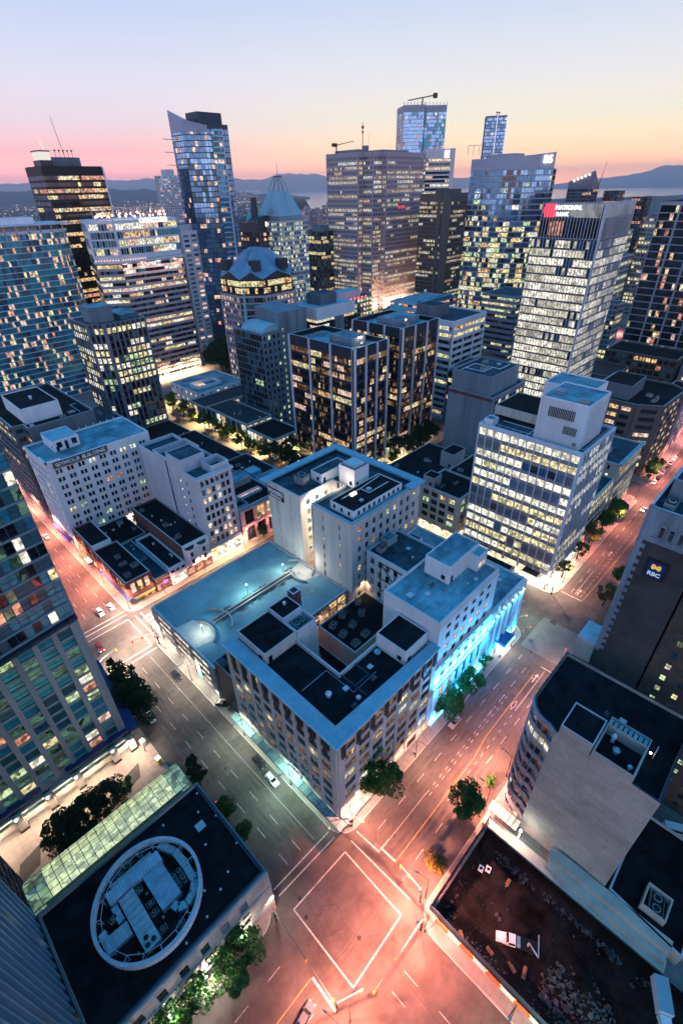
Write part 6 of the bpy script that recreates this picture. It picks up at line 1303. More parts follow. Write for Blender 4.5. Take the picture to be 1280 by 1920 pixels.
    rt = building('office_building', 'squat block with red lit cafe terrace left of the granite tower', 'building', (330, 380, 330, 350), 44, ST(bay=4, fl=4, pier=.8, span=1.4, lit=.7, pal='GYW', mode='rand'), roof='roof_mid', wall='granite_mauve'); m = MB(); [m.ball((335+k*5, 329, 44), 1.0, 0, 4) for k in range(8)]; m.build('red_lamp', emat('red_glow', (1, .1, .15), 2.5), rt, org(rt)); penthouse(rt, 340, 368, 334, 348, 43.4, 50, 'lav_paint', 'roof_light', doors=0)
    # pointed tower with antenna, red blocks, right distance
    rt = building('office_tower', 'red brown tower with lit pointed glass crown and antenna, right distance', 'office tower', (828, 852, 318, 352), 122, ST(bay=3, fl=4, pier=.4, span=1, lit=.1, pal='W', dark=['S2', 'D']), roof='roof_mid', wall='brick_wine', span='granite_mauve'); m = MB(); m.poly([(828, 352, 121), (828, 318, 121), (828, 318, 142), (828, 352, 130)]); m.poly([(828, 318, 121), (852, 318, 121), (852, 318, 124), (828, 318, 142)]); m.poly([(828, 352, 130), (828, 318, 142), (852, 318, 124), (852, 352, 121)]); [m.ball((827, 345-k*5, 131+k*1.7), 1.1, 1, 4) for k in range(5)]; m.tube((842, 316, 120), (846, 312, 152), .6, .2, n=4, m=2); m.build('pointed_crown', ['granite_mauve', 'bulb', 'lamp_black'], rt, org(rt))
    rt = building('office_tower', 'low red block behind the finned tower sign', 'building', (560, 585, 232, 266), 106, ST(lit=.1, pal='P', span=2.2), roof='roof_mid', wall='brick_wine'); rt = building('office_tower', 'dark red brown block right of the pointed crown', 'building', (860, 884, 292, 312), 118, ST(lit=.15, pal='P'), roof='roof_mid', wall='brick_brown')
    rt = building('apartment_block', 'small dark tower standing alone on the right skyline', 'building', (700, 716, 206, 222), 114, ST(lit=.2, pal='P'), roof='roof_mid', wall='granite_dark')
    q = random.Random(17)
    spec = [(470, 175, 500, 195, 62, 'green lit', 'G'), (520, 160, 545, 185, 74, 'grey', 'V'), (600, 190, 630, 215, 88, 'teal', 'T'), (655, 165, 680, 190, 92, 'pale', 'Y'), (560, 130, 590, 150, 60, 'white', 'V'), (450, 132, 466, 164, 48, 'amber lit', 'Y'), (690, 225, 730, 250, 80, 'mauve', 'P'), (610, 240, 640, 262, 60, 'dark', 'W'), (760, 190, 790, 215, 96, 'blue', 'Q'), (740, 250, 770, 280, 70, 'grey roofed', 'W')]
    words = ['beside the red lit alley, right of the finned tower', 'half hidden by the black ruled tower', 'above the street behind the finned tower', 'near the right tree line', 'low in the gap right of the finned tower', 'at the mouth of the red lit alley', 'below the wooded shore at right', 'in the gap behind the alley', 'just under the right shoreline', 'far back on the right']
    for (x0, y0, x1, y1, h, c, p_), w in zip(spec, words): building('office_tower', f'{c} mid rise block {w}', 'building', (x0, x1, y0, y1), h, ST(bay=3, fl=3.8, pier=.5, span=1.4, lit=.45, pal=[p_, 'Y'] if p_ != 'T' else ['G', 'Y'], dark=['D', 'S2', 'T2']), roof='roof_mid', wall=q.choice(['lav_paint', 'granite_mauve', 'concrete', 'grey_metal']))
    # generic blocks filling gaps: each its own thing
    spots = [(150, 640, 40), (210, 600, 46), (260, 560, 38), (300, 520, 60), (330, 600, 52), (390, 560, 66), (420, 640, 58), (470, 560, 52), (520, 610, 66), (560, 540, 58), (610, 600, 62), (640, 560, 50), (690, 620, 72), (380, 700, 60), (300, 740, 50), (230, 720, 42), (480, 720, 64), (560, 700, 58), (640, 700, 66), (720, 560, 60), (760, 640, 55), (820, 560, 64), (880, 480, 60), (700, 480, 55), (820, 420, 62), (900, 380, 55), (760, 350, 60), (640, 330, 58), (660, 280, 50), (90, 620, 36), (60, 560, 34), (120, 700, 40), (180, 800, 44), (260, 860, 50), (360, 820, 56), (460, 860, 60), (560, 840, 55), (700, 800, 60), (820, 760, 52), (920, 640, 50), (980, 520, 56), (960, 300, 52), (900, 220, 48), (820, 160, 52), (1000, 420, 60), (1040, 240, 50)]
    walls = ['granite_mauve', 'concrete', 'lav_paint', 'granite_dark', 'brick_brown', 'grey_metal', 'stone_cream']
    adj = {'granite_mauve': 'mauve', 'concrete': 'grey', 'lav_paint': 'pale', 'granite_dark': 'dark', 'brick_brown': 'brown', 'grey_metal': 'blue grey', 'stone_cream': 'cream'}
    side = lambda x, y: 'on the left' if y > x*1.25 else ('on the right' if x > y*1.5 else 'in the centre')
    for i, (x, y, h) in enumerate(spots):
        w = walls[i % 7]; a, b = q.uniform(16, 30), q.uniform(16, 30)
        building('distant_block', f'{adj[w]} block among the far rooftops {side(x, y)}', 'building', (x-a/2, x+a/2, y-b/2, y+b/2), h, ST(bay=3.4, fl=3.7, pier=1.0, span=1.6, lit=.3, pal='WYQ', dark=['D', 'D2'], mode='rand'), roof='roof_mid', wall=w, group=f'{adj[w]} blocks among the far rooftops {side(x, y)}')
    # low lit podiums along the avenue
    rt = building('store_building', 'low store with a pale cracked gravel roof by the bright tree lined avenue', 'building', (152, 171, 228, 270), 15, ST(bay=5, fl=6, pier=1.2, span=1.6, lit=.8, pal='QWV', mode='rand'), roof='gravel', wall='stone_cream', base=SHOP, par=.8); clutter(rt, 154, 170, 230, 268, 14.2, 5, 81)
    rt = building('store_building', 'white walled low building with a sunken lit court near the banded office', 'building', (160, 198, 292, 328), 16, ST(bay=6, fl=5, pier=4, span=3, lit=.5, pal='Q', mode='rand'), roof='roof_blue', wall='white_paint', base=SHOP, par=.8); m = MB(); m.ring(rect(166, 184, 300, 312), rect(166.4, 183.6, 300.4, 311.6), 15.2, 17.2); m.poly([(166.4, 300.4, 15.4), (175, 300.4, 15.4), (175, 311.6, 15.4), (166.4, 311.6, 15.4)], 1); m.build('court', ['white_paint', 'Q'], rt, org(rt))
    rt = building('store_building', 'low glass fronted store beneath the slim concrete tower', 'building', (152, 172, 203, 227.5), 13, ST(bay=3, fl=6, pier=.4, span=1.0, lit=1, pal='VQ', mode='rand'), roof='roof_dark', wall='stone_cream', base=SHOP, par=.8)
    rt = building('store_building', 'long gravel roofed store behind the bright avenue', 'building', (152, 199, 271, 291), 14, ST(bay=5, fl=6, pier=1.2, span=1.6, lit=.8, pal='QW', mode='rand'), roof='gravel', wall='stone_cream', base=SHOP)
pmat('red_mast', (.5, .12, .08), .6, .1, .5)
towers()

# ================================================================== EXCAVATED LOT
from mathutils import noise as mnoise
def pit():
    a, b, c, d = PIT; r = random.Random(31)
    w = MB(); w.poly([(a, d, .0), (b, d, .0), (b, d, -4.6), (a, d, -4.6)]); w.poly([(a, c, .0), (a, d, .0), (a, d, -4.6), (a, c, -4.6)]); w.poly([(b, d, 1.4), (b, c, 1.4), (b, c, -4.6), (b, d, -4.6)]); w.poly([(a, c, 0), (a, c, -4.6), (b, c, -4.6), (b, c, 0)])
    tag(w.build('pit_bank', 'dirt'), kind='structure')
    m = MB(); nx, ny = 54, 150; H = []
    cl = [(r.uniform(a, b), r.uniform(-35, d), r.uniform(1, 4), r.uniform(-.5, .9)) for _ in range(70)]
    for j in range(ny+1):
        row = []
        for i in range(nx+1):
            x = a+(b-a)*i/nx; y = c+(d-c)*j/ny; z = -3.7+.5*mnoise.fractal(Vector((x*.22, y*.22, 0)), 1.0, 2.1, 5)+.10*mnoise.noise(Vector((x*1.7, y*1.7, 3)))
            for cx, cy, s, h in cl:
                q = ((x-cx)**2+(y-cy)**2)/s/s
                if q < 4: z += h*.5*math.exp(-q)
            e = min(x-a, b-x, d-y); z += 1.5*math.exp(-max(0, e)/1.0)+(.9*math.exp(-((x-48.5)**2+(y+12)**2)/26))
            row.append((x, y, z))
        H.append(row)
    for j in range(ny):
        for i in range(nx): m.poly([H[j][i], H[j][i+1], H[j+1][i+1], H[j+1][i]])
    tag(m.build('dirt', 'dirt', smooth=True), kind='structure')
    rk = MB()
    def rock(x, y, z, s):
        ax_, an_ = r.uniform(.45, 1), r.uniform(0, 6.28); s *= r.choice((.5, .7, 1, 1, 1.5))
        q = [Vector((math.cos(t)*s*r.uniform(.55, 1.2), math.sin(t)*s*ax_*r.uniform(.55, 1.2), 0)) for t in [k*6.283/6+r.uniform(-.4, .4) for k in range(6)]]; q = [Vector((p.x*math.cos(an_)-p.y*math.sin(an_), p.x*math.sin(an_)+p.y*math.cos(an_), 0)) for p in q]; tl = Vector((r.uniform(-.3, .3), r.uniform(-.3, .3), 0)); hh = s*r.uniform(.3, .7); n = len(rk.v)
        for p in q: rk.v.append((x+p.x, y+p.y, z-.1))
        for p in q: rk.v.append((x+p.x*.72+tl.x*s, y+p.y*.72+tl.y*s, z+hh+p.x*tl.x))
        for k in range(6): k2 = (k+1) % 6; rk.f.append((n+k, n+k2, n+6+k2, n+6+k)); rk.m.append(r.choice((0, 0, 1)))
        rk.f.append(tuple(n+6+k for k in range(6))); rk.m.append(r.choice((0, 1)))
    for k in range(520): t, q = r.uniform(0, 6.283), 5.6*math.sqrt(r.random()); rock(48.6+q*math.cos(t)*1.0, -12.8+q*math.sin(t)*1.25, -3.2+.9*math.exp(-q*q/16)-.1, r.uniform(.12, .55))
    for k in range(420): y = r.uniform(-25, 15); rock(a+abs(r.gauss(0, 1.8))+.4, y, -3.4, r.uniform(.06, .3))
    for k in range(260): y = r.uniform(-25, 12); rock(b-abs(r.gauss(0, 1.0))-.4, y, -3.1, r.uniform(.1, .5))
    for k in range(500): rock(r.uniform(a, b), r.uniform(-25, 15), -3.7, r.uniform(.04, .16))
    for k in range(90): rock(49+r.gauss(0, 5), d-abs(r.gauss(0, .8))-.4, -3.2, r.uniform(.05, .25))
    tag(rk.build('rubble', ['rock', pmat('rock_blue', (.06, .08, .10), .9, .4, .8)]), 'broken concrete and stones scattered and heaped over the excavated lot', 'rubble', kind='stuff')
    for i, (x, y, an, L) in enumerate(((45.0, -.9, 1.2, 2.0), (42.3, 9.3, .9, 1.9), (46.2, -3.0, .2, 2.2), (57.5, 7.0, 0, 2.8), (44.2, 3.6, 1.4, 1.6))):
        p = MB()
        for k in range(3): p.rbox(x+k*.26*math.sin(an), y-k*.26*math.cos(an), L, .2, an, -3.35+(.16 if k == 1 else 0), -3.2+(.16 if k == 1 else 0))
        tag(p.build('plank_stack', 'wood'), ('planks lying at the middle of the dirt lot', 'short planks near the upper left of the dirt lot', 'red brown planks beside the rubble heap', 'dark stacked planks near the blank wall', 'small planks by the crane truck')[i], 'planks')
    for i, (x, y) in enumerate(((57.1, 11.3), (56.1, 12.6))):
        t = root('concrete_block', ('white concrete block with a round hole, nearer one of the pair', 'white square block with a dark opening, farther one of the pair')[i], 'block', (x, y, -3.5)); p = MB(); p.rbox(x, y, 1.3, 1.1, .2, -3.6, -2.8, 0); p.build('block', 'white_paint', t, org(t)); p = MB(); p.tube((x, y, -2.8), (x, y, -2.77), .35, n=10); p.build('opening', 'D2', t, org(t))
    for i, (x, y) in enumerate(((50.6, 4.7), (50.9, 5.6))): p = MB(); p.tube((x, y, -3.7), (x, y, -3.1), .38, n=12); p.tube((x, y, -3.1), (x, y, -3.05), .3, n=12); tag(p.build('barrel', 'rock'), ('grey barrel nearer the white truck cab', 'grey barrel farther from the white truck cab')[i], 'barrel')
    # hoarding and barriers
    h = root('hoarding_fence', 'dark blue hoarding fence along the left edge of the dirt lot', 'fence', (40.6, -10, 0)); m = MB(); m.box(40.5, 40.62, -60, 16.4, .15, 2.5); m.build('panel', 'hoarding', h, org(h)); m = MB()
    for k in range(32): m.box(40.62, 40.75, -60+k*2.4, -59.88+k*2.4, .15, 2.6)
    m.build('post', 'navy_metal', h, org(h))
    h = root('hoarding_fence', 'black hoarding fence between the dirt lot and the right hand pavement', 'fence', (52, 16.3, 0)); m = MB(); m.box(40.7, 64.3, 16.2, 16.32, .15, 2.5); m.build('panel', 'sign_black', h, org(h)); m = MB()
    for k in range(11): m.box(41+k*2.3, 41.1+k*2.3, 16.05, 16.18, .15, 2.6)
    m.build('post', 'lamp_black', h, org(h))
    for k in range(12):
        y = 12.8-k*3.0; o = k % 2 == 0; x = 39.9-.0*k
        t = root('traffic_barrier', f'{"orange" if o else "white"} plastic barrier in the row outside the hoarding fence', 'barrier', (x, y, .15), group=f'{"orange" if o else "white"} barriers along the hoarding'); m = MB(); m.hexa([(x-.32, y-1.42, .15), (x+.32, y-1.42, .15), (x+.32, y+1.42, .15), (x-.32, y+1.42, .15), (x-.12, y-1.4, .95), (x+.12, y-1.4, .95), (x+.12, y+1.4, .95), (x-.12, y+1.4, .95)]); m.build('body', 'barrier_orange' if o else 'barrier_white', t, org(t))
        m = MB(); m.tube((x, y-1.5, .15), (x, y-1.5, 1.05), .05, n=5); m.tube((x-.06, y-1.5, 1.15), (x+.06, y-1.5, 1.15), .17, n=8, m=1); m.build('warning_lamp', ['lamp_black', emat('amber_lamp', (1, .55, .05), 2)], t, org(t))
pit()

# ================================================================== TREES
def tree_proto(seed, rx, rz, trunk_h, leaves=2600, ls=.32, sparse=0., leaf='leaf', cone=False):
    r = random.Random(seed); t = root('tree', 'tree', 'tree')
    tm = MB(); top = Vector((r.uniform(-.3, .3), r.uniform(-.3, .3), trunk_h)); tm.tube((0, 0, 0), top, .2, .13, n=7)
    cc = Vector((0, 0, trunk_h+rz*.75)); tm.tube(top, cc+Vector((0, 0, rz*.4)), .13, .04, n=6); clumps = []
    n = 26 if not sparse else 15
    for k in range(n):
        while True:
            p = Vector((r.uniform(-1, 1), r.uniform(-1, 1), r.uniform(-1, 1)))
            if p.length < 1: break
        if cone: f = 1-(p.z+1)/2*.85; p.x *= f; p.y *= f
        c = cc+Vector((p.x*rx*.95, p.y*rx*.95, p.z*rz*.95)); s = r.uniform(.2, .42)*rx*(.8 if sparse else 1)*(.7 if cone else 1); clumps.append((c, s))
        if k % 2 == 0: st = top.lerp(cc, r.uniform(0, .7)); tm.tube(st, c, .07, .02, n=4)
    tm.build('trunk', 'bark', t, (0, 0, 0))
    m = MB()
    for i in range(leaves):
        c, s = clumps[r.randrange(len(clumps))]; v = Vector((r.gauss(0, 1), r.gauss(0, 1), r.gauss(0, 1))).normalized()*s*(r.random()**.3); v.z *= .75; p = c+v
        a = Vector((r.gauss(0, 1), r.gauss(0, 1), r.gauss(0, .7))).normalized(); b = a.orthogonal().normalized(); q = ls*r.uniform(.6, 1.25); b = b*q; a2 = a.cross(b).normalized()*q*.6
        m.poly([p-b, p+a2, p+b, p-a2])
    m.build('crown', leaf, t, (0, 0, 0)); return t
leafmat('leaf_bright', (.06, .11, .02), (.16, .22, .04)); leafmat('leaf_dark', (.012, .035, .018), (.03, .065, .025)); leafmat('leaf_amber', (.07, .08, .02), (.20, .14, .03))
def trees():
    A = tree_proto(1, 3.9, 3.6, 3.0, 5200, .26); B = tree_proto(2, 3.2, 3.4, 3.0, 4200, .26); Cc = tree_proto(3, 2.6, 3.0, 2.8, 1900, .24, 1, 'leaf_bright')
    Dk = tree_proto(4, 4.1, 3.4, 2.6, 5600, .28, 0, 'leaf_dark'); E_ = tree_proto(5, 2.4, 5.2, 2.2, 3600, .27, 0, 'leaf_dark', True); Sm = tree_proto(6, 1.8, 2.2, 2.0, 1500, .22); Am = tree_proto(7, 1.7, 2.4, 2.2, 1300, .22, 0, 'leaf_amber')
    Gn = tree_proto(8, 3.4, 3.6, 3.0, 2200, .36, 0, 'leaf_bright')
    used = set()
    def put(P, x, y, label, s=1., z=.15, group=None, sz=None):
        rz = (x*7.3+y*3.1) % 6.28; s *= 1.32; sc = (s, s, (sz*1.3 if sz else s))
        if P.name not in used:
            used.add(P.name); P.location = (x, y, z); P.rotation_euler = (0, 0, rz); P.scale = sc; P['label'] = label
            if group: P['group'] = group
            return P
        n = copy_thing(P, (x, y, z), rz, label, group, sc)
        if not group and 'group' in n: del n['group']
        return n
    put(A, 51.6, 39.4, 'large leafy tree hiding the right corner of the grey corner office', 1.05, sz=1.45)
    put(A, 81, 40.0, 'big round tree turned teal by the blue lights', 1.0); put(B, 92, 39.4, 'second tree before the blue washed block, farther up the street', 1.0); put(Cc, 103.5, 40.4, 'thin young tree by the blue marquee', .9)
    put(B, 61.6, 21.2, 'tall tree on the right pavement above the dirt lot', 1.05, sz=1.2); put(Am, 46.8, 19.6, 'small amber tinted tree by the corner of the dirt lot', 1.05); put(Sm, 72.3, 20.2, 'tiny tree by the curved office', .6)
    put(A, 6.8, 37.0, 'bright green tree lit from behind by white wall lamps', 1.05); put(A, -4.2, 38.6, 'bright green tree at the bottom edge next to two glaring lamps', 1.1)
    put(E_, 21.0, 75.0, 'dark conical tree by the end of the glass atrium', 1.0); put(E_, 20.8, 122, 'slim dark tree nearest the second junction, before the tower', .82)
    put(Dk, 20.6, 114.5, 'dark tree in the row beside the apartment tower, upper one', .85, sz=1.2); put(Dk, 20.0, 108.5, 'dark tree in the row beside the apartment tower, middle one', .9, sz=1.2); put(Dk, 19.4, 102.5, 'dark tree in the row beside the apartment tower, lower one', .9, sz=1.2)
    put(Dk, 2.2, 86.6, 'dark round forecourt tree nearest the carport', .80); put(Dk, -3.0, 86.8, 'dark round forecourt tree, second from the carport', .82); put(Dk, -8.4, 86.6, 'dark round forecourt tree, farthest left', .86); put(Dk, -5.2, 80.6, 'dark low tree pressed against the glass atrium', .8); put(Dk, 5.0, 80.4, 'dark shrubby tree between atrium and planting bed', .5); put(Sm, 7.2, 86.6, 'sparse spiky young tree on the paving diamond', .8)
    put(Sm, 21.2, 63.2, 'small green tree at kerb beside the black roof', 1.0); put(Sm, 21.2, 56.5, 'darker small tree at kerb, nearer the crossing', 1.0)
    put(Gn, 193, 42.2, 'green tree before the bright slab, third from the junction', .95); put(Cc, 179, 41.8, 'pale sparse tree second from the junction by the bright slab', 1.0); put(Cc, 163.5, 41.4, 'yellow green lamp lit tree nearest the junction by the bright slab', 1.05)
    put(B, 206, 41.8, 'dark green tree at the cream low office', 1.0); put(A, 216, 42.0, 'broad green tree further along by the cream low office', .95); put(Dk, 222, 42, 'darkest tree of the clump by the cream office', .8)
    put(B, 268.5, 41.6, 'dark street tree near the row of parked cars', .8); put(B, 277, 41.4, 'street tree beyond the row of parked cars', .9)
    put(B, 172, 22.3, 'half hidden tree behind the dark brick tower', 1.1); put(Am, 158.5, 24.0, 'orange lit tree peeping past the dark brick tower', 1.3); put(Cc, 196, 22, 'thin tree by the far end of the dark brick tower', .9)
    put(Sm, 100.5, 148.6, 'small dark tree in front of the pink stone building', 1.1)
    gpos = [(151.5, 318), (149.5, 300), (150, 287), (147.5, 272), (148.5, 257), (146.5, 244), (146.5, 230), (145.8, 219), (147, 209), (151, 203.5), (161.5, 201.5), (150.5, 190), (152, 176), (151, 164)]
    for x, y in gpos[:9]: put(Gn, x+1.5, y, 'yellow green tree glowing over the bright avenue', 1.0, group='trees lining the bright avenue')
    for x, y in gpos[9:]: put(Dk, x, y, 'dark tree near the foot of the left black office block', 1.1, group='dark trees at the left black block')
    for x, y in ((225, 154), (218, 152), (209, 151), (234, 155), (203, 156)): put(Dk, x, y, 'dark tree at the foot of the right black office block', 1.05, group='dark trees at the right black block')
    put(Gn, 192.5, 149.6, 'bright green tree beside the glass porch', .8); put(Dk, 262.5, 150, 'dark tree by the white banded block', 1.2)
    for x, y in ((395, 250), (402, 262), (410, 243), (416, 268), (425, 255)): put(Dk, x, y, 'dark tree in the little park below the curved glass tower', 2.0, group='dark trees below the curved glass tower')
    for x, y in ((224, 360), (230, 372), (240, 366), (236, 352), (228, 345)): put(Dk, x, y, 'very dark tree between the banded office and the pink granite tower', 2.4, group='dark trees by the banded office')
    put(Dk, 106, 440, 'dark tree below the brown brick apartment block', 1.6)
trees()

# ================================================================== LAMPS, SIGNALS
def spot(parent, loc, col, watt, cone=158, blend=.6, tgt=(0, 0, -1), r=.25):
    d = bpy.data.lights.new('lamp_light', 'SPOT'); d.color = col; d.energy = watt; d.spot_size = rad(cone); d.spot_blend = blend; d.shadow_soft_size = r
    o = bpy.data.objects.new('lamp_light', d); COL.objects.link(o); o.parent = parent; O = org(parent); o.location = (loc[0]-O[0], loc[1]-O[1], loc[2]-O[2]); o.rotation_euler = Vector(tgt).to_track_quat('-Z', 'Y').to_euler(); return o
def point(parent, loc, col, watt, r=.3):
    d = bpy.data.lights.new('lamp_light', 'POINT'); d.color = col; d.energy = watt; d.shadow_soft_size = r
    o = bpy.data.objects.new('lamp_light', d); COL.objects.link(o); o.parent = parent; O = org(parent); o.location = (loc[0]-O[0], loc[1]-O[1], loc[2]-O[2]); return o
RED, SAL, PNK, WRM, GRN, WHT, AMB = (1, .25, .165), (1, .305, .20), (1, .36, .25), (1, .52, .33), (.62, 1, .66), (1, .86, .70), (1, .50, .18)
def street_lamp(x, y, dx, dy, col, watt, label, h=9., arm=2.4, z=.15):
    t = root('street_lamp', label, 'street lamp', (x, y, z)); O = org(t); n = Vector((dx, dy)).normalized()
    m = MB(); m.tube((x, y, z), (x, y, z+.5), .2, .16, n=8); m.tube((x, y, z+.5), (x, y, h), .1, .07, n=8); m.build('pole', 'lamp_black', t, O)
    m = MB(); m.tube((x, y, h-.3), (x+n.x*arm*.6, y+n.y*arm*.6, h+.35), .05, n=5); m.tube((x+n.x*arm*.6, y+n.y*arm*.6, h+.35), (x+n.x*arm, y+n.y*arm, h+.35), .05, n=5); m.build('arm', 'lamp_black', t, O)
    m = MB(); ex, ey = x+n.x*(arm+.3), y+n.y*(arm+.3); an = math.atan2(n.y, n.x); m.rbox(ex, ey, .8, .3, an, h+.3, h+.46, 0); m.rbox(ex, ey, .6, .22, an, h+.26, h+.3, 1); m.build('lamp_head', ['grey_metal', emat('lens_%d%d' % (int(col[1]*99), int(col[2]*99)), tuple(.4+.6*c for c in col), 12)], t, O)
    spot(t, (ex, ey, h+.15), col, watt); return t
def traffic_signal(x, y, tx, ty, label, heads=2, h=6.2, z=.15, light='red_light'):
    t = root('traffic_signal', label, 'traffic signal', (x, y, z)); O = org(t)
    m = MB(); m.tube((x, y, z), (x, y, z+.9), .22, .2, n=8); m.tube((x, y, z+.9), (x, y, h+1.2), .12, .1, n=8); m.rbox(x, y, .5, .4, 0, z+2.4, z+3.4, 0); m.build('pole', 'lamp_black', t, O)
    a, b = Vector((x, y, h-.2)), Vector((tx, ty, h+.1)); m = MB(); m.tube(a, b, .11, .06, n=6); m.build('mast_arm', 'pale_pole', t, O); d = (b-a)
    for k in range(heads):
        p = a+d*((1-.42*k) if heads > 1 else 1); hd = MB(); hd.box(p.x-.16, p.x+.16, p.y-.16, p.y+.16, p.z-1.0, p.z+.1, 0); hd.box(p.x-.28, p.x+.28, p.y-.03, p.y+.03, p.z-1.1, p.z+.2, 0)
        hd.box(p.x-.18, p.x-.15, p.y-.09, p.y+.09, p.z-.25, p.z-.05, 1); hd.box(p.x-.09, p.x+.09, p.y-.19, p.y-.15, p.z-.25, p.z-.05, 1); hd.build('signal_head', ['signal_yellow', light], t, O)
    return t
pmat('pale_pole', (.20, .195, .19), .5, .15, 1)
def lamps():
    # main junction
    traffic_signal(36.4, 15.6, 21.4, 15.6, 'signal mast spanning the near crossing from the dirt lot corner', 3)
    traffic_signal(16.4, 38.6, 15.3, 20.3, 'signal mast spanning the left crossing by the black roof corner', 2)
    traffic_signal(15.5, 19.6, 20, 17.4, 'short signal mast at the bottom junction corner', 1)
    traffic_signal(38.0, 42.0, 35.2, 41.4, 'green lit signal at the corner office, left of the pair', 1, light='green_light'); traffic_signal(41.0, 39.6, 41.6, 36.4, 'signal at the corner office, right of the pair', 1)
    traffic_signal(40.2, 18.6, 40.6, 24.6, 'signal with two arms at the right corner of the big junction', 2)
    street_lamp(41.6, 18.2, -.3, 1, SAL, 60000, 'street lamp at the right corner of the big junction', 9.5); street_lamp(36.7, 14.8, -1, .3, RED, 56000, 'street lamp by the barriers at the near corner of the big junction', 9.5)
    street_lamp(41.4, 40.6, .5, -1, SAL, 26000, 'street lamp on the pavement at the corner office', 9); street_lamp(16.3, 17.0, 1, .4, SAL, 46000, 'street lamp at the bottom corner of the big junction', 9.5)
    street_lamp(13.5, 17.2, -.2, 1, SAL, 30000, 'street lamp on the near right pavement below the black roof', 9)
    street_lamp(-6, 17.2, 0, 1, (1, .3, .16), 16000, 'street lamp at the bottom edge below the green trees', 9)
    street_lamp(29, -14 , 1, .4, GRN, 14000, 'greenish street lamp at the bottom right carriageway', 9); street_lamp(37.2, -4, -1, 0, RED, 9000, 'street lamp along the row of barriers', 9)
    # left street
    street_lamp(35.9+1.2, 105.5, -1, .1, (1, .80, .62), 10000, 'street lamp by the dark parked car outside the parking garage'); street_lamp(37.3, 78, -1, 0, (.85, .95, .75), 7500, 'street lamp by the glass canopy, garage end', 8); street_lamp(37.3, 58, -1, 0, (.66, 1, .78), 8500, 'street lamp by the glass canopy, crossing end', 8)
    street_lamp(18.2, 124, 1, .2, (1, .72, .55), 46000, 'street lamp above the dark tree row at the second junction'); traffic_signal(37.6, 127.0, 30.0, 128.6, 'signal mast with a street name board at the second junction', 2); traffic_signal(18.6, 128.5, 25, 129.5, 'signal on the tower side of the second junction', 1)
    street_lamp(38.4, 150.6, -1, -.2, (1, .62, .48), 38000, 'street lamp by the red brick corner building'); street_lamp(38.0, 131, -.6, 1, (1, .74, .58), 42000, 'street lamp at the garage corner of the second junction')
    for i, y in enumerate((172, 196, 222, 250, 280, 310)): street_lamp(38.2, y, -1, 0, SAL if i < 4 else PNK, 56000, f'street lamp along the red lit street, {("first", "second", "third", "fourth", "fifth", "sixth")[i]} past the junction')
    for i, y in enumerate((165, 190)): street_lamp(17.0, y, 1, 0, SAL, 14000, f'street lamp hidden behind the left tower, {("nearer", "farther")[i]}')
    # right street
    for i, (x, c, w) in enumerate(((67.5, SAL, 52000), (78, PNK, 34000), (98, (1, .38, .34), 19000), (116, (1, .5, .38), 14000))): street_lamp(x, 18.6 if i != 3 else 20, 0, 1, c, w, ('street lamp between the trees on the right pavement', 'street lamp by the curved office, with a white sign', 'street lamp beyond the curved office', 'street lamp at the near side of the third junction')[i])
    street_lamp(65.6, 37.9+1, .1, -1, (1, .46, .28), 12000, 'street lamp on the bright pavement beside the corner office', 8)
    for i, (x, c, w) in enumerate(((161, (1, .42, .26), 14000), (186, SAL, 18000), (214, SAL, 24000), (246-3, (1, .35, .25), 30000), (270, (1, .3, .22), 34000), (300, (1, .3, .22), 36000), (332, (1, .28, .22), 36000), (362, (1, .28, .25), 36000))): street_lamp(x, 39.8, 0, -1, c, w, f'street lamp on the far left pavement, {("first", "second", "third", "fourth", "fifth", "sixth", "seventh", "eighth")[i]} past the third junction')
    for i, x in enumerate((176, 228, 288)): street_lamp(x, 17.4, 0, 1, PNK, 18000, f'street lamp behind the dark brick tower, {("nearest", "middle", "farthest")[i]}')
    # third junction
    traffic_signal(118.3, 38.9, 125, 36.5, 'signal mast by the blue marquee', 2); traffic_signal(151.8, 40.2, 149, 37, 'red signal before the bright slab office', 1); traffic_signal(126.2, 41.6, 129, 39.8, 'signal with crossing arms at the blue bank corner', 1); traffic_signal(119, 19.4, 124, 24, 'signal at the near side of the third junction', 1)
    street_lamp(130, 45, .6, -1, (.72, 1, .80), 9000, 'greenish street lamp at the blue bank corner'); street_lamp(153, 42.5, -.5, -.8, (1, .66, .48), 11000, 'street lamp before the steps of the bright slab')
    # cross street by the garage
    for i, x in enumerate((52, 70, 90, 112)): street_lamp(x, 148.6, 0, -1, (1, .55, .30) if i < 3 else SAL, 15000, f'street lamp on the shop side of the cross street, {("first", "second", "third", "fourth")[i]} from the brick corner', 8)
    # bright avenue
    for i, (x, y) in enumerate(((150, 214), (150, 236), (150, 258), (150, 280), (150, 302), (150, 322), (160, 198), (196, 148.6))): street_lamp(x+1.6, y, -1 if i < 6 else 0, 0 if i < 6 else -1, (1, .66, .28), 60000, f'warm street lamp in the bright avenue, {("first", "second", "third", "fourth", "fifth", "sixth", "seventh", "eighth")[i]} from the black blocks', 7, 1.2)
    for i, (x, y, c, w) in enumerate(((252, 140, PNK, 30000), (320, 139, PNK, 40000), (470, 149, (1, .2, .16), 90000), (560, 160, (1, .2, .16), 120000), (200, 345, WRM, 50000), (260, 345, WRM, 40000), (390, 262, PNK, 60000), (300, 230, AMB, 40000))): street_lamp(x, y, 1, 0, c, w, f'distant street lamp between the towers, {("by the banded white block", "below the finned tower", "in the red lit alley", "deeper in the red lit alley", "below the banded office", "below the pink granite tower", "by the small park", "behind the black blocks")[i]}', 9)
    # lights belonging to buildings
    by = {o['label']: o for o in COL.objects if 'label' in o and o.parent is None}
    def B_(s): return next(o for k, o in by.items() if s in k)
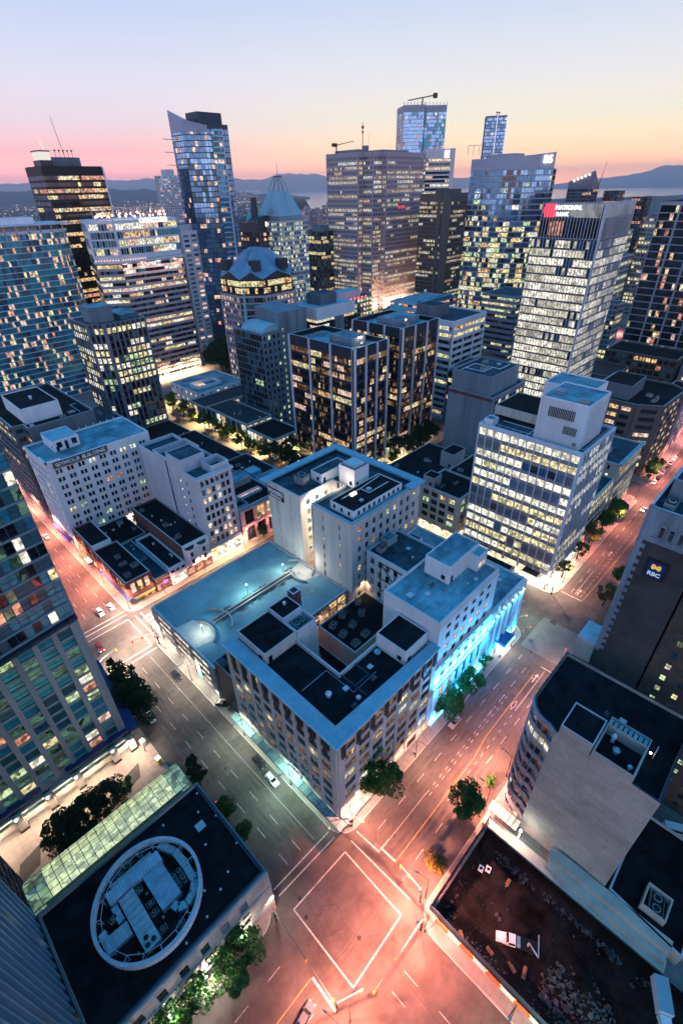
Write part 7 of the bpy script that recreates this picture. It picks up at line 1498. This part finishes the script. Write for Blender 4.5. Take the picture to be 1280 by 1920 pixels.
    b = B_('tall white block washed')
    for k in range(7): spot(b, (77.5+k*4.1, 40.9, .9), (.02, .36, 1), 5000, 150, .8, (0, .35, 1))
    for k in range(7): spot(b, (77.5+k*4.1, 40.3, 16.8), (.04, .46, 1), 9500, 150, .8, (0, .45, 1)); spot(b, (77.5+k*4.1, 40.2, 15.6), (.02, .38, 1), 3200, 150, .8, (0, .45, -1))
    b = B_('lower columned corner bank')
    for k in range(5): spot(b, (106+k*4.6, 40.9, 1.0), (.02, .34, 1), 6500, 150, .8, (0, .35, 1)); spot(b, (106+k*4.6, 41.0, 19.9), (.05, .5, 1), 2200, 150, .8, (0, .25, -1))
    spot(b, (115.5, 40.5, 4.4), (1, .8, .62), 2500); point(b, (126.9, 44, 16), (1, .2, .35), 2500)
    b = B_('open deck parking'); point(b, (66, 112.0, 17.6), (.62, .98, .92), 5500, .3); point(b, (45.5, 108, 16.6), (.85, .95, .75), 2000); point(b, (82, 112, 16.8), (.8, 1, .85), 3000); spot(b, (50, 87.5, 6), (1, .7, .5), 1500)
    m = MB(); [m.tube((x, y, 12.95), (x, y, z), .08, n=5) or m.ball((x, y, z), .22, 1, 5) for x, y, z in ((66, 112.0, 17.6), (45.5, 108, 16.6), (82, 112, 16.8))]; m.build('deck_lamp', ['lamp_black', 'bulb_white'], b, org(b))
    for k in range(4): spot(b, (39.0, 94+k*9, 3.4), (.95, .95, .8), 1600, 150, .6, (-.4, 0, -1))
    spot(b, (66, 84.5, 7.6), (1, .42, .40), 2600, 150, .7, (0, 1, -.3)); spot(b, (77, 86.4, 11.5), (1, .50, .40), 1600, 150, .7, (0, .6, -1)); spot(b, (87, 86.2, 6.5), (1, .65, .2), 1800, 140, .7, (0, 1, -.3))
    b = B_('pale U shaped'); spot(b, (98, 105.6, 41.5), (1, .86, .60), 9000, 150, .6, (.1, .6, -1)); point(b, (100, 105.6, 27), (1, .84, .56), 3000); point(b, (103, 107.5, 14), (1, .84, .56), 3500); point(b, (104, 103, 44.5), (1, .85, .6), 900); spot(b, (96, 84.6, 15), (1, .62, .25), 900, 160, .6, (0, .4, -1)); point(b, (86.5, 104, 18.5), (1, .92, .75), 900)
    b = B_('grey corner office')
    for k in range(6): spot(b, (37.5, 45+k*7, 3.7), (.75, 1, .82) if k < 4 else (.95, 1, .8), 500)
    for k in range(3): spot(b, (43+k*5, 40.2, 3.7), (1, .85, .7), 700)
    b = B_('low building with a broad')
    for x, w in ((9.2, 3000), (1.0, 5000), (-6.5, 5500), (-14.5, 4500)): point(b, (x, 39.3, 6.4), (1, .88, .72), w, .25)
    spot(b, (17.2, 40.0, 7.5), (1, .80, .60), 2600, 120, .6, (0, -.1, -1))
    b = B_('left edge tower')
    for x in (-33, -24, -14.6, -7.5, -.6, 8.9): spot(b, (x+3.6, 96.0, 5.6), (1, .74, .54), 4200, 165, .5, (0, -.35, -1))
    spot(b, (14, 94, 5), (1, .8, .62), 2000)
    b = B_('pale ribbed arched canopy'); point(b, (65.6, 9.0, 4.8), (.95, 1, .85), 900, .2); spot(b, (67.0, 13, 6.5), (1, .85, .7), 350)
    b = B_('slab office with white')
    for k in range(5): spot(b, (153.5, 46+k*7, 4.2), (1, .88, .66), 4000); spot(b, (158+k*5.5, 42.6, 4.2), (1, .88, .66), 3500)
    b = B_('old cream stone block'); 
    for k in range(3): spot(b, (152.4, 88+k*6, 5.5), (1, .72, .42), 5000); spot(b, (157+k*5, 83.2, 5.5), (1, .72, .42), 3000)
    b = B_('tall white painted building'); spot(b, (66, 201, 5.5), (1, .55, .35), 5000, 165, .5, (0, .3, -1)); spot(b, (75, 201, 5.5), (1, .7, .4), 4000)
    b = B_('pink stone three storey')
    for k in range(3): spot(b, (95+k*7, 148.4, 5.8), (1, .30, .22), 4000, 165, .5, (0, .5, .4))
    b = B_('narrow beige eight'); 
    for k in range(3): spot(b, (78+k*5, 148.6, 6), (1, .8, .5), 4200, 165, .5, (0, .2, -1))
    b = B_('low dark bar'); point(b, (53.8, 149.6, 3.2), (1, .1, .35), 900)
    b = B_('left and nearer of two'); point(b, (180.5, 163.4, 69.5), (1, .82, .6), 1500)
    for k in range(3): spot(b, (170+k*8, 153, 5), (1, .8, .5), 6000); spot(b, (165, 160+k*14, 5), (1, .8, .45), 6000)
    b = B_('right and farther of two')
    for k in range(3): spot(b, (214+k*10, 160, 5), (1, .8, .5), 8000); spot(b, (209, 166+k*12, 6), (.75, 1, .45), 7000)
    b = B_('banded office whose')
    for k in range(6): point(b, (168+k*9, 391, 118), (1, .60, .42), 1200, .5)
    for k in range(4): spot(b, (175+k*13, 384, 9), (1, .62, .35), 40000, 165, .5, (0, .2, -1)); spot(b, (175+k*13, 385.5, 86.5), (1, .7, .55), 4000, 165, .5, (0, .2, -1))
    b = B_('finned glass bank tower')
    for k in range(4): spot(b, (268.6, 99+k*8, 9), (1, .62, .40), 14000, 165, .5, (.2, 0, -1))
    b = B_('massive pink granite'); [spot(b, (470+k*16, 398, 8), (1, .6, .35), 60000, 165, .5, (0, .2, .3)) for k in range(4)]
    b = B_('curved blue glass office'); spot(b, (445, 262, 8), (1, .8, .5), 60000, 165, .5, (.3, 0, .2)); spot(b, (455, 238, 8), (1, .8, .5), 60000, 165, .5, (.3, 0, .2))
    b = B_('vast blank') if any('vast blank' in k for k in by) else B_('curved banded corner')
    b = B_('long barrel vaulted')
    for x in (-12, -4, 4, 12): spot(b, (x, 74.8, 12), (.75, 1, .5), 1500, 160, .6, (0, -.2, -1))
lamps()

# ================================================================== VEHICLES
def car_proto(kind='sedan'):
    t = root('parked_car', 'car', 'car'); L, Wd = 4.5, 1.8
    top = {'sedan': [(-.95, .80), (-.62, 1.38), (.32, 1.40), (.85, .88)], 'suv': [(-1.9, .95), (-1.75, 1.62), (.45, 1.66), (1.05, 1.0)], 'hatch': [(-1.75, .88), (-1.35, 1.42), (.3, 1.45), (.95, .9)]}[kind]
    h = .88 if kind != 'suv' else 1.0
    m = MB(); prof = [(-2.25, .38), (-2.25, .72), (-2.1, h-.04), (top[0][0]-.1, h), (top[3][0]+.05, h-.02), (1.9, h-.14), (2.22, .66), (2.25, .38)]
    w = [.84, .88, .86, .86, .86, .84, .80, .78]
    for k in range(len(prof)-1):
        (x0, z0), (x1, z1) = prof[k], prof[k+1]; a, b = w[k], w[k+1]; m.poly([(x0, -a, z0), (x0, a, z0), (x1, b, z1), (x1, -b, z1)][::-1])
    for s in (-1, 1):
        for k in range(len(prof)-1):
            (x0, z0), (x1, z1) = prof[k], prof[k+1]; m.poly([(x0, s*w[k], z0), (x1, s*w[k+1], z1), (x1, s*.86, .3), (x0, s*.86, .3)])
    m.poly([(-2.25, -.86, .3), (-2.25, .86, .3), (2.25, .86, .3), (2.25, -.86, .3)])
    (a, az), (b, bz), (c, cz), (d, dz) = top; tw, bw = .64, .80
    m.poly([(b, -tw, bz), (b, tw, bz), (c, tw, cz), (c, -tw, cz)][::-1])
    for s in (-1, 1):
        for (x0, z0, w0, x1, z1, w1) in ((a, az, bw, b, bz, tw), (c, cz, tw, d, dz, bw)):
            m.tube((x0, s*w0, z0), (x1, s*w1, z1), .05, n=4)
        mx = (b+c)/2; m.tube((mx, s*bw, az), (mx, s*tw, bz), .05, n=4)
    m.build('body', 'car_paint', t, (0, 0, 0))
    g = MB(); e = .0; g.poly([(a, -bw, az), (a, bw, az), (b, tw, bz), (b, -tw, bz)]); g.poly([(c, -tw, cz), (c, tw, cz), (d, bw, dz), (d, -bw, dz)]); 
    for s in (-1, 1): g.poly([(a, s*bw, az), (b, s*tw, bz), (c, s*tw, cz), (d, s*bw, dz)])
    g.build('window', 'car_glass', t, (0, 0, 0))
    for sx in (-1.38, 1.38):
        for s in (-1, 1):
            q = MB(); q.tube((sx, s*.68, .33), (sx, s*.9, .33), .33, n=14); wl = q.build('wheel', 'rubber', t, (0, 0, 0)); q = MB(); q.tube((sx, s*.9, .33), (sx, s*.915, .33), .2, n=10); q.build('rim', 'galv', wl, (0, 0, 0))
    for s in (-1, 1):
        q = MB(); q.box(2.18, 2.27, s*.62-.15, s*.62+.15, .58, .72); q.build('headlight', 'headlamp', t, (0, 0, 0)); q = MB(); q.box(-2.28, -2.2, s*.66-.14, s*.66+.14, .62, .78); q.build('taillight', 'taillamp', t, (0, 0, 0))
        q = MB(); q.box(.72, .92, s*.92-.08, s*.92+.08, .88, 1.0); q.build('mirror', 'car_paint', t, (0, 0, 0))
    return t
pmat('car_paint', (.5, .5, .5), .3, .05, 1, metal=.2); pmat('headlamp', (.6, .6, .6), .2, .05, 1); pmat('taillamp', (.3, .02, .02), .3, .05, 1)
emat('headlamp_on', (1, .93, .8), 12); emat('taillamp_on', (1, .06, .04), 6)
def cars():
    P = {k: car_proto(k) for k in ('sedan', 'suv', 'hatch')}; used = set()
    paint = {'white': (.62, .62, .62), 'silver': (.36, .37, .38), 'black': (.02, .021, .024), 'blue': (.03, .06, .12), 'grey': (.13, .13, .14), 'red': (.25, .02, .02)}
    for k, c in paint.items(): pmat('paint_'+k, c, .28, .04, 1, metal=.25, spec=.6)
    def put(kind, x, y, ang, col, label, on=False, group=None, z=0):
        p = P[kind]
        if kind not in used: used.add(kind); n = p; p.location = (x, y, z); p.rotation_euler = (0, 0, rad(ang)); p['label'] = label
        else: n = copy_thing(p, (x, y, z), rad(ang), label)
        if group: n['group'] = group
        elif 'group' in n: del n['group']
        for ch in n.children:
            k = ch.name.split('.')[0]
            def sw(mt): ch.material_slots[0].link = 'OBJECT'; ch.material_slots[0].material = M(mt)
            if k in ('body', 'mirror'): sw('paint_'+col)
            elif k == 'headlight': sw('headlamp_on' if on else 'headlamp')
            elif k == 'taillight': sw('taillamp_on' if on else 'taillamp')
    put('sedan', 34.6, 110.6, -90, 'black', 'black car stopped outside the parking garage'); put('suv', 34.6, 62.3, -90, 'white', 'white estate car parked at the kerb by the glass canopy'); put('suv', 35.3, 68.6, -90, 'black', 'black car parked behind the white one by the glass canopy')
    put('hatch', 21.4, 102.8, -90, 'white', 'white car half under the dark trees by the apartment tower'); put('suv', 29.9, 156.4, -90, 'white', 'white car waiting at the second junction'); put('sedan', 33.9, 156.2, -90, 'silver', 'pale silver car waiting beside the white one at the second junction')
    put('sedan', 33.6, 222, -90, 'silver', 'silver car parked below the tall painted building'); put('suv', 81.5, 36.9, 180, 'silver', 'pale car parked under the teal lit tree'); put('hatch', 38.9, 90.8, -60, 'black', 'dark car parked beside the stair tower')
    put('hatch', 10.9, 23.4, 10, 'grey', 'dark grey car waiting at the near stop line of the big junction', True)
    for i, x in enumerate((266.5, 273.5, 280.5, 287.5, 294.5, 301.5)): put(('hatch', 'sedan', 'suv')[i % 3], x, 38.0, 180, ('white', 'black', 'silver', 'black', 'grey', 'white')[i], f'{("white hatchback", "black sedan", "silver estate", "black hatchback", "grey sedan", "white estate")[i]} in the parked row on the pink lit street, {("nearest", "second", "third", "fourth", "fifth", "farthest")[i]}')
    put('sedan', 21.9, 66, -90, 'black', 'dark car driving beside the atrium with its lamps lit', True); put('suv', 22.6, 140, -90, 'red', 'red car crossing the second junction with its lamps lit', True); put('sedan', 22.4, 168, -90, 'grey', 'grey car on the red lit street with its lamps lit', True)
    put('hatch', 247, 21.6, 0, 'white', 'small white car on the pink lit street past the brick tower'); put('sedan', 236, 33.8, 180, 'white', 'white car with bright headlamps on the pink lit street', True)
    put('sedan', 162, 240, 90, 'white', 'white car behind the trees of the bright avenue') if False else None
    # white flatbed with crane in the lot
    def wheelset(t, pts, r=.45):
        for (x, y, z) in pts:
            q = MB(); q.tube((x, y-.15, z), (x, y+.15, z), r, n=12); q.build('wheel', 'rubber', t, (0, 0, 0))
    t = root('crane_truck', 'white cab truck with black flatbed and folded crane on the dirt lot', 'truck', (49.0, .9, -3.55), rad(118))
    c = MB(); c.hexa([(1.0, -1, .6), (3.4, -.9, .6), (3.4, .9, .6), (1.0, 1, .6), (1.0, -1, 1.3), (3.3, -.8, 1.15), (3.3, .8, 1.15), (1.0, 1, 1.3)]); c.hexa([(-.5, -1, .6), (1.4, -1, .6), (1.4, 1, .6), (-.5, 1, .6), (-.4, -.85, 2.1), (.9, -.82, 2.1), (.9, .82, 2.1), (-.4, .85, 2.1)]); c.build('cab', 'white_paint', t, (0, 0, 0))
    c = MB(); c.poly([(1.42, -.9, 1.32), (1.42, .9, 1.32), (.95, .78, 2.05), (.95, -.78, 2.05)]); [c.poly([(-.3, s*1.0, 1.25), (1.1, s*1.0, 1.25), (.8, s*.88, 1.95), (-.3, s*.88, 1.95)]) for s in (-1, 1)]; c.build('window', 'car_glass', t, (0, 0, 0))
    c = MB(); c.box(-5.2, -.6, -1.05, 1.05, .75, .95); c.box(-5.2, -.7, -1.1, -1.0, .95, 1.25); c.build('flatbed', 'lamp_black', t, (0, 0, 0)); c = MB(); c.box(-1.4, -.7, -.9, .9, .95, 1.6); c.tube((-3.0, 0, .95), (-3.0, 0, 2.4), .2, n=6); c.tube((-3.0, 0, 2.4), (-4.9, 1.6, 1.5), .16, n=6); c.tube((-4.9, 1.6, 1.5), (-5.2, -2.3, 1.3), .14, n=6); c.build('crane_arm', 'galv', t, (0, 0, 0))
    wheelset(t, [(2.3, s*.95, .42) for s in (-1, 1)]+[(-3.8, s*.95, .42) for s in (-1, 1)]); c = MB(); [c.box(3.38, 3.42, s*.65-.15, s*.65+.15, .8, 1.0) for s in (-1, 1)]; c.build('headlight', 'headlamp', t, (0, 0, 0))
    t = root('box_truck', 'white box truck with a blue grey roof in the yard at the bottom right', 'truck', (58.6, -23.4, .18), rad(206)); c = MB(); c.box(-3.2, 2.2, -1.2, 1.2, .9, 3.3, 0); c.box(-3.15, 2.15, -1.15, 1.15, 3.3, 3.36, 1); c.build('cargo_box', ['white_paint', 'roof_light'], t, (0, 0, 0)); c = MB(); c.hexa([(2.3, -1, .5), (4.3, -.95, .5), (4.3, .95, .5), (2.3, 1, .5), (2.3, -.95, 2.3), (3.7, -.85, 2.3), (3.7, .85, 2.3), (2.3, .95, 2.3)]); c.build('cab', 'white_paint', t, (0, 0, 0)); c = MB(); c.poly([(4.1, -.88, 1.3), (4.1, .88, 1.3), (3.75, .8, 2.2), (3.75, -.8, 2.2)]); c.build('window', 'car_glass', t, (0, 0, 0)); wheelset(t, [(3.2, s*.98, .42) for s in (-1, 1)]+[(-2, s*1.0, .42) for s in (-1, 1)])
    t = root('van', 'long white van parked in the dark lane behind the blank wall', 'van', (93.4, -17.2, .15), rad(-62)); c = MB(); c.hexa([(-3, -1, .4), (2.4, -1, .4), (2.4, 1, .4), (-3, 1, .4), (-2.95, -.85, 2.4), (1.7, -.85, 2.4), (1.7, .85, 2.4), (-2.95, .85, 2.4)]); c.hexa([(2.4, -1, .4), (3.2, -.9, .4), (3.2, .9, .4), (2.4, 1, .4), (2.4, -.95, 1.2), (3.1, -.85, 1.05), (3.1, .85, 1.05), (2.4, .95, 1.2)]); c.build('body', 'white_paint', t, (0, 0, 0)); c = MB(); c.poly([(2.35, -.9, 1.3), (2.35, .9, 1.3), (1.78, .8, 2.3), (1.78, -.8, 2.3)]); [c.poly([(-2.6, s*.98, 1.4), (1.6, s*.98, 1.4), (1.4, s*.9, 2.1), (-2.6, s*.9, 2.1)]) for s in (-1, 1)]; c.build('window', 'car_glass', t, (0, 0, 0)); wheelset(t, [(x, s*.95, .36) for x in (-2, 2) for s in (-1, 1)], .36)
cars()

# ================================================================== SMALL STREET THINGS
def street_things():
    for i, (x, y) in enumerate(((16.0, 96.0), (16.5, 88.2))):
        t = root('information_kiosk', ('lit yellow ticket kiosk by the carport end of the forecourt', 'yellow kiosk with a white lit top near the road edge of the forecourt')[i], 'kiosk', (x, y, .17)); m = MB(); m.rbox(x, y, 1.1, 1.1, .2, .17, 2.6); m.build('body', 'yellow_paint' if i else 'stone_cream', t, org(t)); m = MB(); m.rbox(x, y, 1.2, 1.2, .2, 2.6, 2.9); m.build('lit_top', emat('kiosk_lit', (.8, 1, .7), 2.0), t, org(t))
    spec = [(41.6, 41.0, 'wine'), (38.2, 35.5+5, 'grey'), (112, 39.6, 'dark'), (152.5, 43.4, 'red'), (41.8, 19.8, 'black'), (66.2, 39.6, 'green')]
    for x, y, c in spec:
        t = root('litter_bin', f'small {c} litter bin on the pavement', 'bin', (x, y, .15), group=f'{c} litter bins'); m = MB(); m.tube((x, y, .15), (x, y, 1.0), .28, .3, n=10); m.build('body', 'lamp_black', t, org(t)); m = MB(); m.tube((x, y, 1.0), (x, y, 1.15), .32, .15, n=10); m.build('lid', 'grey_metal', t, org(t))
    def person(x, y, ang, top, label, z=.15, sc=1.):
        t = root('person', label, 'person', (x, y, z), ang)
        me = bpy.data.meshes.new('body'); J = [(0, 0, .95), (0, 0, 1.2), (0, 0, 1.42), (0, 0, 1.52), (0, .01, 1.66), (.09, 0, .9), (.1, .06, .5), (.1, .1, .06), (.11, .22, .03), (-.09, 0, .9), (-.1, -.1, .5), (-.1, -.2, .08), (-.1, -.08, .03), (.19, 0, 1.4), (.25, .02, 1.12), (.26, .12, .88), (-.19, 0, 1.4), (-.25, -.03, 1.12), (-.26, .05, .88)]
        Ed = [(0, 1), (1, 2), (2, 3), (3, 4), (0, 5), (5, 6), (6, 7), (7, 8), (0, 9), (9, 10), (10, 11), (11, 12), (2, 13), (13, 14), (14, 15), (2, 16), (16, 17), (17, 18)]
        Rr = [.14, .15, .15, .06, .1, .1, .07, .045, .04, .1, .07, .045, .04, .065, .05, .035, .065, .05, .035]
        me.from_pydata(J, Ed, []); o = bpy.data.objects.new('body', me); COL.objects.link(o); md = o.modifiers.new('s', 'SKIN')
        for v, r_ in zip(me.skin_vertices[0].data, Rr): v.radius = (r_, r_*.8)
        me.skin_vertices[0].data[0].use_root = True; o.modifiers.new('u', 'SUBSURF').levels = 1
        dg = bpy.context.evaluated_depsgraph_get(); nm = bpy.data.meshes.new_from_object(o.evaluated_get(dg)); bpy.data.objects.remove(o)
        nm.materials.append(M(top)); o = bpy.data.objects.new('body', nm); COL.objects.link(o); o.parent = t
        h = MB(); h.ball((0, -.01, 1.70), .115, 0, 6); h.build('hair', 'bark', t, (0, 0, 0)); return t
    pmat('cloth_dark', (.03, .035, .05), .9, .2, 3); pmat('cloth_red', (.25, .05, .05), .9, .2, 3); pmat('cloth_pale', (.4, .38, .36), .9, .2, 3)
    person(15.4, 94.0, .4, 'cloth_dark', 'dark dressed person walking by the lit kiosk'); person(-8.0, 93.0, 1.0, 'cloth_red', 'person in red clothes by the carport, with a bicycle'); person(104, 41.2, 2, 'cloth_pale', 'pale dressed person near the blue marquee'); person(43.4, 40.6, 1, 'cloth_dark', 'dark dressed person waiting at the corner office')
    person(97, 149.4, 1.3, 'cloth_pale', 'pale dressed person outside the tall lit doors'); person(240, 41.2, .3, 'cloth_dark', 'person on the far pink lit pavement')
    # bicycle beside the carport
    t = root('bicycle', 'red bicycle standing by the carport', 'bicycle', (-7.1, 92.6, .17)); m = MB(); x, y, z = -7.1, 92.6, .17
    for dx in (-.5, .5):
        for k in range(14): a0, a1 = k*6.283/14, (k+1)*6.283/14; m.tube((x+dx+.33*math.cos(a0), y, z+.34+.33*math.sin(a0)), (x+dx+.33*math.cos(a1), y, z+.34+.33*math.sin(a1)), .02, n=4)
    m.build('wheel', 'rubber', t, org(t)); m = MB(); [m.tube(a, b, .02, n=4) for a, b in (((x-.5, y, z+.34), (x-.15, y, z+.85)), ((x-.15, y, z+.85), (x+.35, y, z+.8)), ((x+.35, y, z+.8), (x+.5, y, z+.34)), ((x-.5, y, z+.34), (x, y, z+.34)), ((x, y, z+.34), (x+.35, y, z+.8)), ((x, y, z+.34), (x-.15, y, z+.95)))]; m.build('frame', 'sign_red', t, org(t))
    # shop street signs on the left street
    t = root('hanging_sign', 'long black framed vertical sign with lit cream squares on the red brick street front', 'sign', (38.2, 187, 0)); m = MB(); m.box(37.4, 39.9, 183, 193, 3.6, 3.9, 0); [m.box(37.6, 39.6, 183.4+k*1.6, 184.6+k*1.6, 3.9, 3.96, 1 if k < 3 else 2) for k in range(6)]; m.build('board', ['sign_black', emat('sq_white', (.9, 1, .85), 1.4), emat('sq_amber', (1, .75, .35), .8)], t, org(t))
    # striped crossing slabs
    d = MB(); [d.box(39.8, 42.6, 132+k*2.4, 133.4+k*2.4, .152, .158) for k in range(5)]; tag(d.build('pavement_slab', pmat('slab_white', (.5, .46, .42), .8, .2, 1)), kind='structure')
    # glass porch at the right black block
    t = root('glass_porch', 'small round glass porch glowing at the foot of the right black block', 'porch', (205, 156, 0)); m = MB()
    for k in range(12): a0 = k*6.283/12; a1 = (k+1)*6.283/12; m.poly([(205+5*math.cos(a0), 156+5*math.sin(a0), 4), (205+5*math.cos(a1), 156+5*math.sin(a1), 4), (205, 156, 8)]); 
    m.build('glazing', 'Q', t, org(t)); m = MB()
    for k in range(12): a0 = k*6.283/12; m.tube((205+5*math.cos(a0), 156+5*math.sin(a0), 0), (205+5*math.cos(a0), 156+5*math.sin(a0), 4), .15, n=4); m.tube((205+5.05*math.cos(a0), 156+5.05*math.sin(a0), 4), (205, 156, 8.1), .1, n=4)
    m.build('frame', 'white_metal', t, org(t))
    # overhead wires
    w = MB()
    for y in (22.6, 24.2, 33.0): w.tube((-40, y, 6.4), (240, y, 6.4), .02, n=3)
    tag(w.build('trolley_wire', 'lamp_black'), 'thin black trolley wires strung along the right hand street', 'wires')
street_things()

# ================================================================== AIR
def haze():
    m = MB(); d, n = Vector((cf.x, cf.y)).normalized(), Vector((-cf.y, cf.x)).normalized()
    c = [d*a+n*b for a, b in ((-4000, -34000), (31500, -34000), (31500, 34000), (-4000, 34000))]
    m.hexa([(p.x, p.y, -7.5) for p in c]+[(p.x, p.y, 720) for p in c]); o = m.build('haze', [])
    mt = bpy.data.materials.new('haze'); mt.use_nodes = True; nt = mt.node_tree; nt.nodes.clear()
    out = nt.nodes.new('ShaderNodeOutputMaterial'); v = nt.nodes.new('ShaderNodeVolumePrincipled')
    v.inputs['Color'].default_value = (1, .88, .93, 1); v.inputs['Density'].default_value = 6.0e-5; v.inputs['Anisotropy'].default_value = .55
    nt.links.new(v.outputs[0], out.inputs['Volume']); o.data.materials.clear(); o.data.materials.append(mt)
    tag(o, 'thin mauve evening haze over the city and the bay', 'haze', kind='stuff')
haze()

# ================================================================== WINDOWS
def make_windows():
    # sight test against the building masses
    vs, fs = [], []
    for v, f in SOL:
        n = len(vs); vs += v; fs += [tuple(n+i for i in q) for q in f]
    bvh = BVHTree.FromPolygons([Vector(v) for v in vs], fs)
    Ri, Ui, Fi = cr, cu, cf; fx = 918/960
    per = {}
    for w in WINS:
        rt, pos, ang, ww, hh, mat, mull, n = w
        if ww < .15 or hh < .15: continue
        p = Vector(pos); d = p-CAMP; L = d.length; z = d.dot(Fi)
        cosv = -(n[0]*d.x+n[1]*d.y)/L
        if cosv <= .02: continue
        sx, sy = d.dot(Ri)/z*fx if z > 0 else 9, d.dot(Ui)/z*fx if z > 0 else 9
        vis = z > 0 and abs(sx) < .68 and abs(sy) < 1.01
        if vis:
            hit = bvh.ray_cast(CAMP, d/L, L)
            if hit[0] is not None and (hit[0]-p).length > 2.2: vis = False
        area = ww*hh*cosv/L/L*(918*1024/1920)**2
        per.setdefault(rt.name, []).append((vis, area, w))
    cache = {}
    def wmesh(ww, hh, mull):
        k = (round(ww, 2), round(hh, 2), mull)
        if k in cache: return cache[k]
        m = MB(); a, b = ww/2, hh/2; m.poly([(-a, 0, -b), (a, 0, -b), (a, 0, b), (-a, 0, b)], 0)
        t = .045 if ww < 2 else .06
        def bar(x0, x1, z0, z1):
            P = [(x0, -.09, z0), (x1, -.09, z0), (x1, -.01, z0), (x0, -.01, z0), (x0, -.09, z1), (x1, -.09, z1), (x1, -.01, z1), (x0, -.01, z1)]; m.hexa(P, 1)
        bar(-a, -a+t, -b+t, b-t); bar(a-t, a, -b+t, b-t); bar(-a, a, -b, -b+t); bar(-a, a, b-t, b)
        for i in range(1, mull[0]): x = -a+ww*i/mull[0]; bar(x-t/2, x+t/2, -b+t, b-t)
        for i in range(1, mull[1]): z = -b+hh*i/mull[1]; bar(-a+t, a-t, z-t/2, z+t/2)
        me = bpy.data.meshes.new('window'); me.from_pydata(m.v, [], m.f); me.materials.append(M('D')); me.materials.append(M('frame_dark')); me.polygons.foreach_set('material_index', m.m); me.update()
        cache[k] = me; return me
    pmat('frame_dark', (.05, .055, .065), .5, .1, 1)
    tot = 0
    for name, lst in per.items():
        lst.sort(key=lambda t: (not t[0], -t[1])); rt = lst[0][2][0]; O = org(rt)
        ind = [t for t in lst if t[0]][:100]; rest = lst[len(ind):]
        for vis, area, (r_, pos, ang, ww, hh, mat, mull, n) in ind:
            o = bpy.data.objects.new('window', wmesh(ww, hh, mull)); COL.objects.link(o)
            o.location = (pos[0]-O[0], pos[1]-O[1], pos[2]-O[2]); o.rotation_euler = (0, 0, ang); o.parent = rt
            if mat != 'D': o.material_slots[0].link = 'OBJECT'; o.material_slots[0].material = M(mat)
            tot += 1
        rest = [t for t in rest if t[0] or t[1] > 0]
        if rest:
            mats = sorted({t[2][5] for t in rest}); mb = MB()
            for vis, area, (r_, pos, ang, ww, hh, mat, mull, n) in rest:
                c, s = math.cos(ang)*ww/2, math.sin(ang)*ww/2; x, y, z = pos; h = hh/2
                mb.poly([(x-c, y-s, z-h), (x+c, y+s, z-h), (x+c, y+s, z+h), (x-c, y-s, z+h)], mats.index(mat))
                if vis and area > 14:
                    for i in range(1, mull[0]):
                        u = -1+2*i/mull[0]; px, py = x+c*u+n[0]*.02, y+s*u+n[1]*.02; tx, ty = math.cos(ang)*.03, math.sin(ang)*.03
                        mb.poly([(px-tx, py-ty, z-h), (px+tx, py+ty, z-h), (px+tx, py+ty, z+h), (px-tx, py-ty, z+h)], len(mats))
                    for i in range(1, mull[1]):
                        zz = z-h+hh*i/mull[1]; px, py = x+n[0]*.02, y+n[1]*.02
                        mb.poly([(px-c, py-s, zz-.03), (px+c, py+s, zz-.03), (px+c, py+s, zz+.03), (px-c, py-s, zz+.03)], len(mats))
            o = mb.build('window', mats+['frame_dark'], rt, O); o['kind'] = 'stuff'
    print('windows', tot, 'jobs', len(WINS))
make_windows()
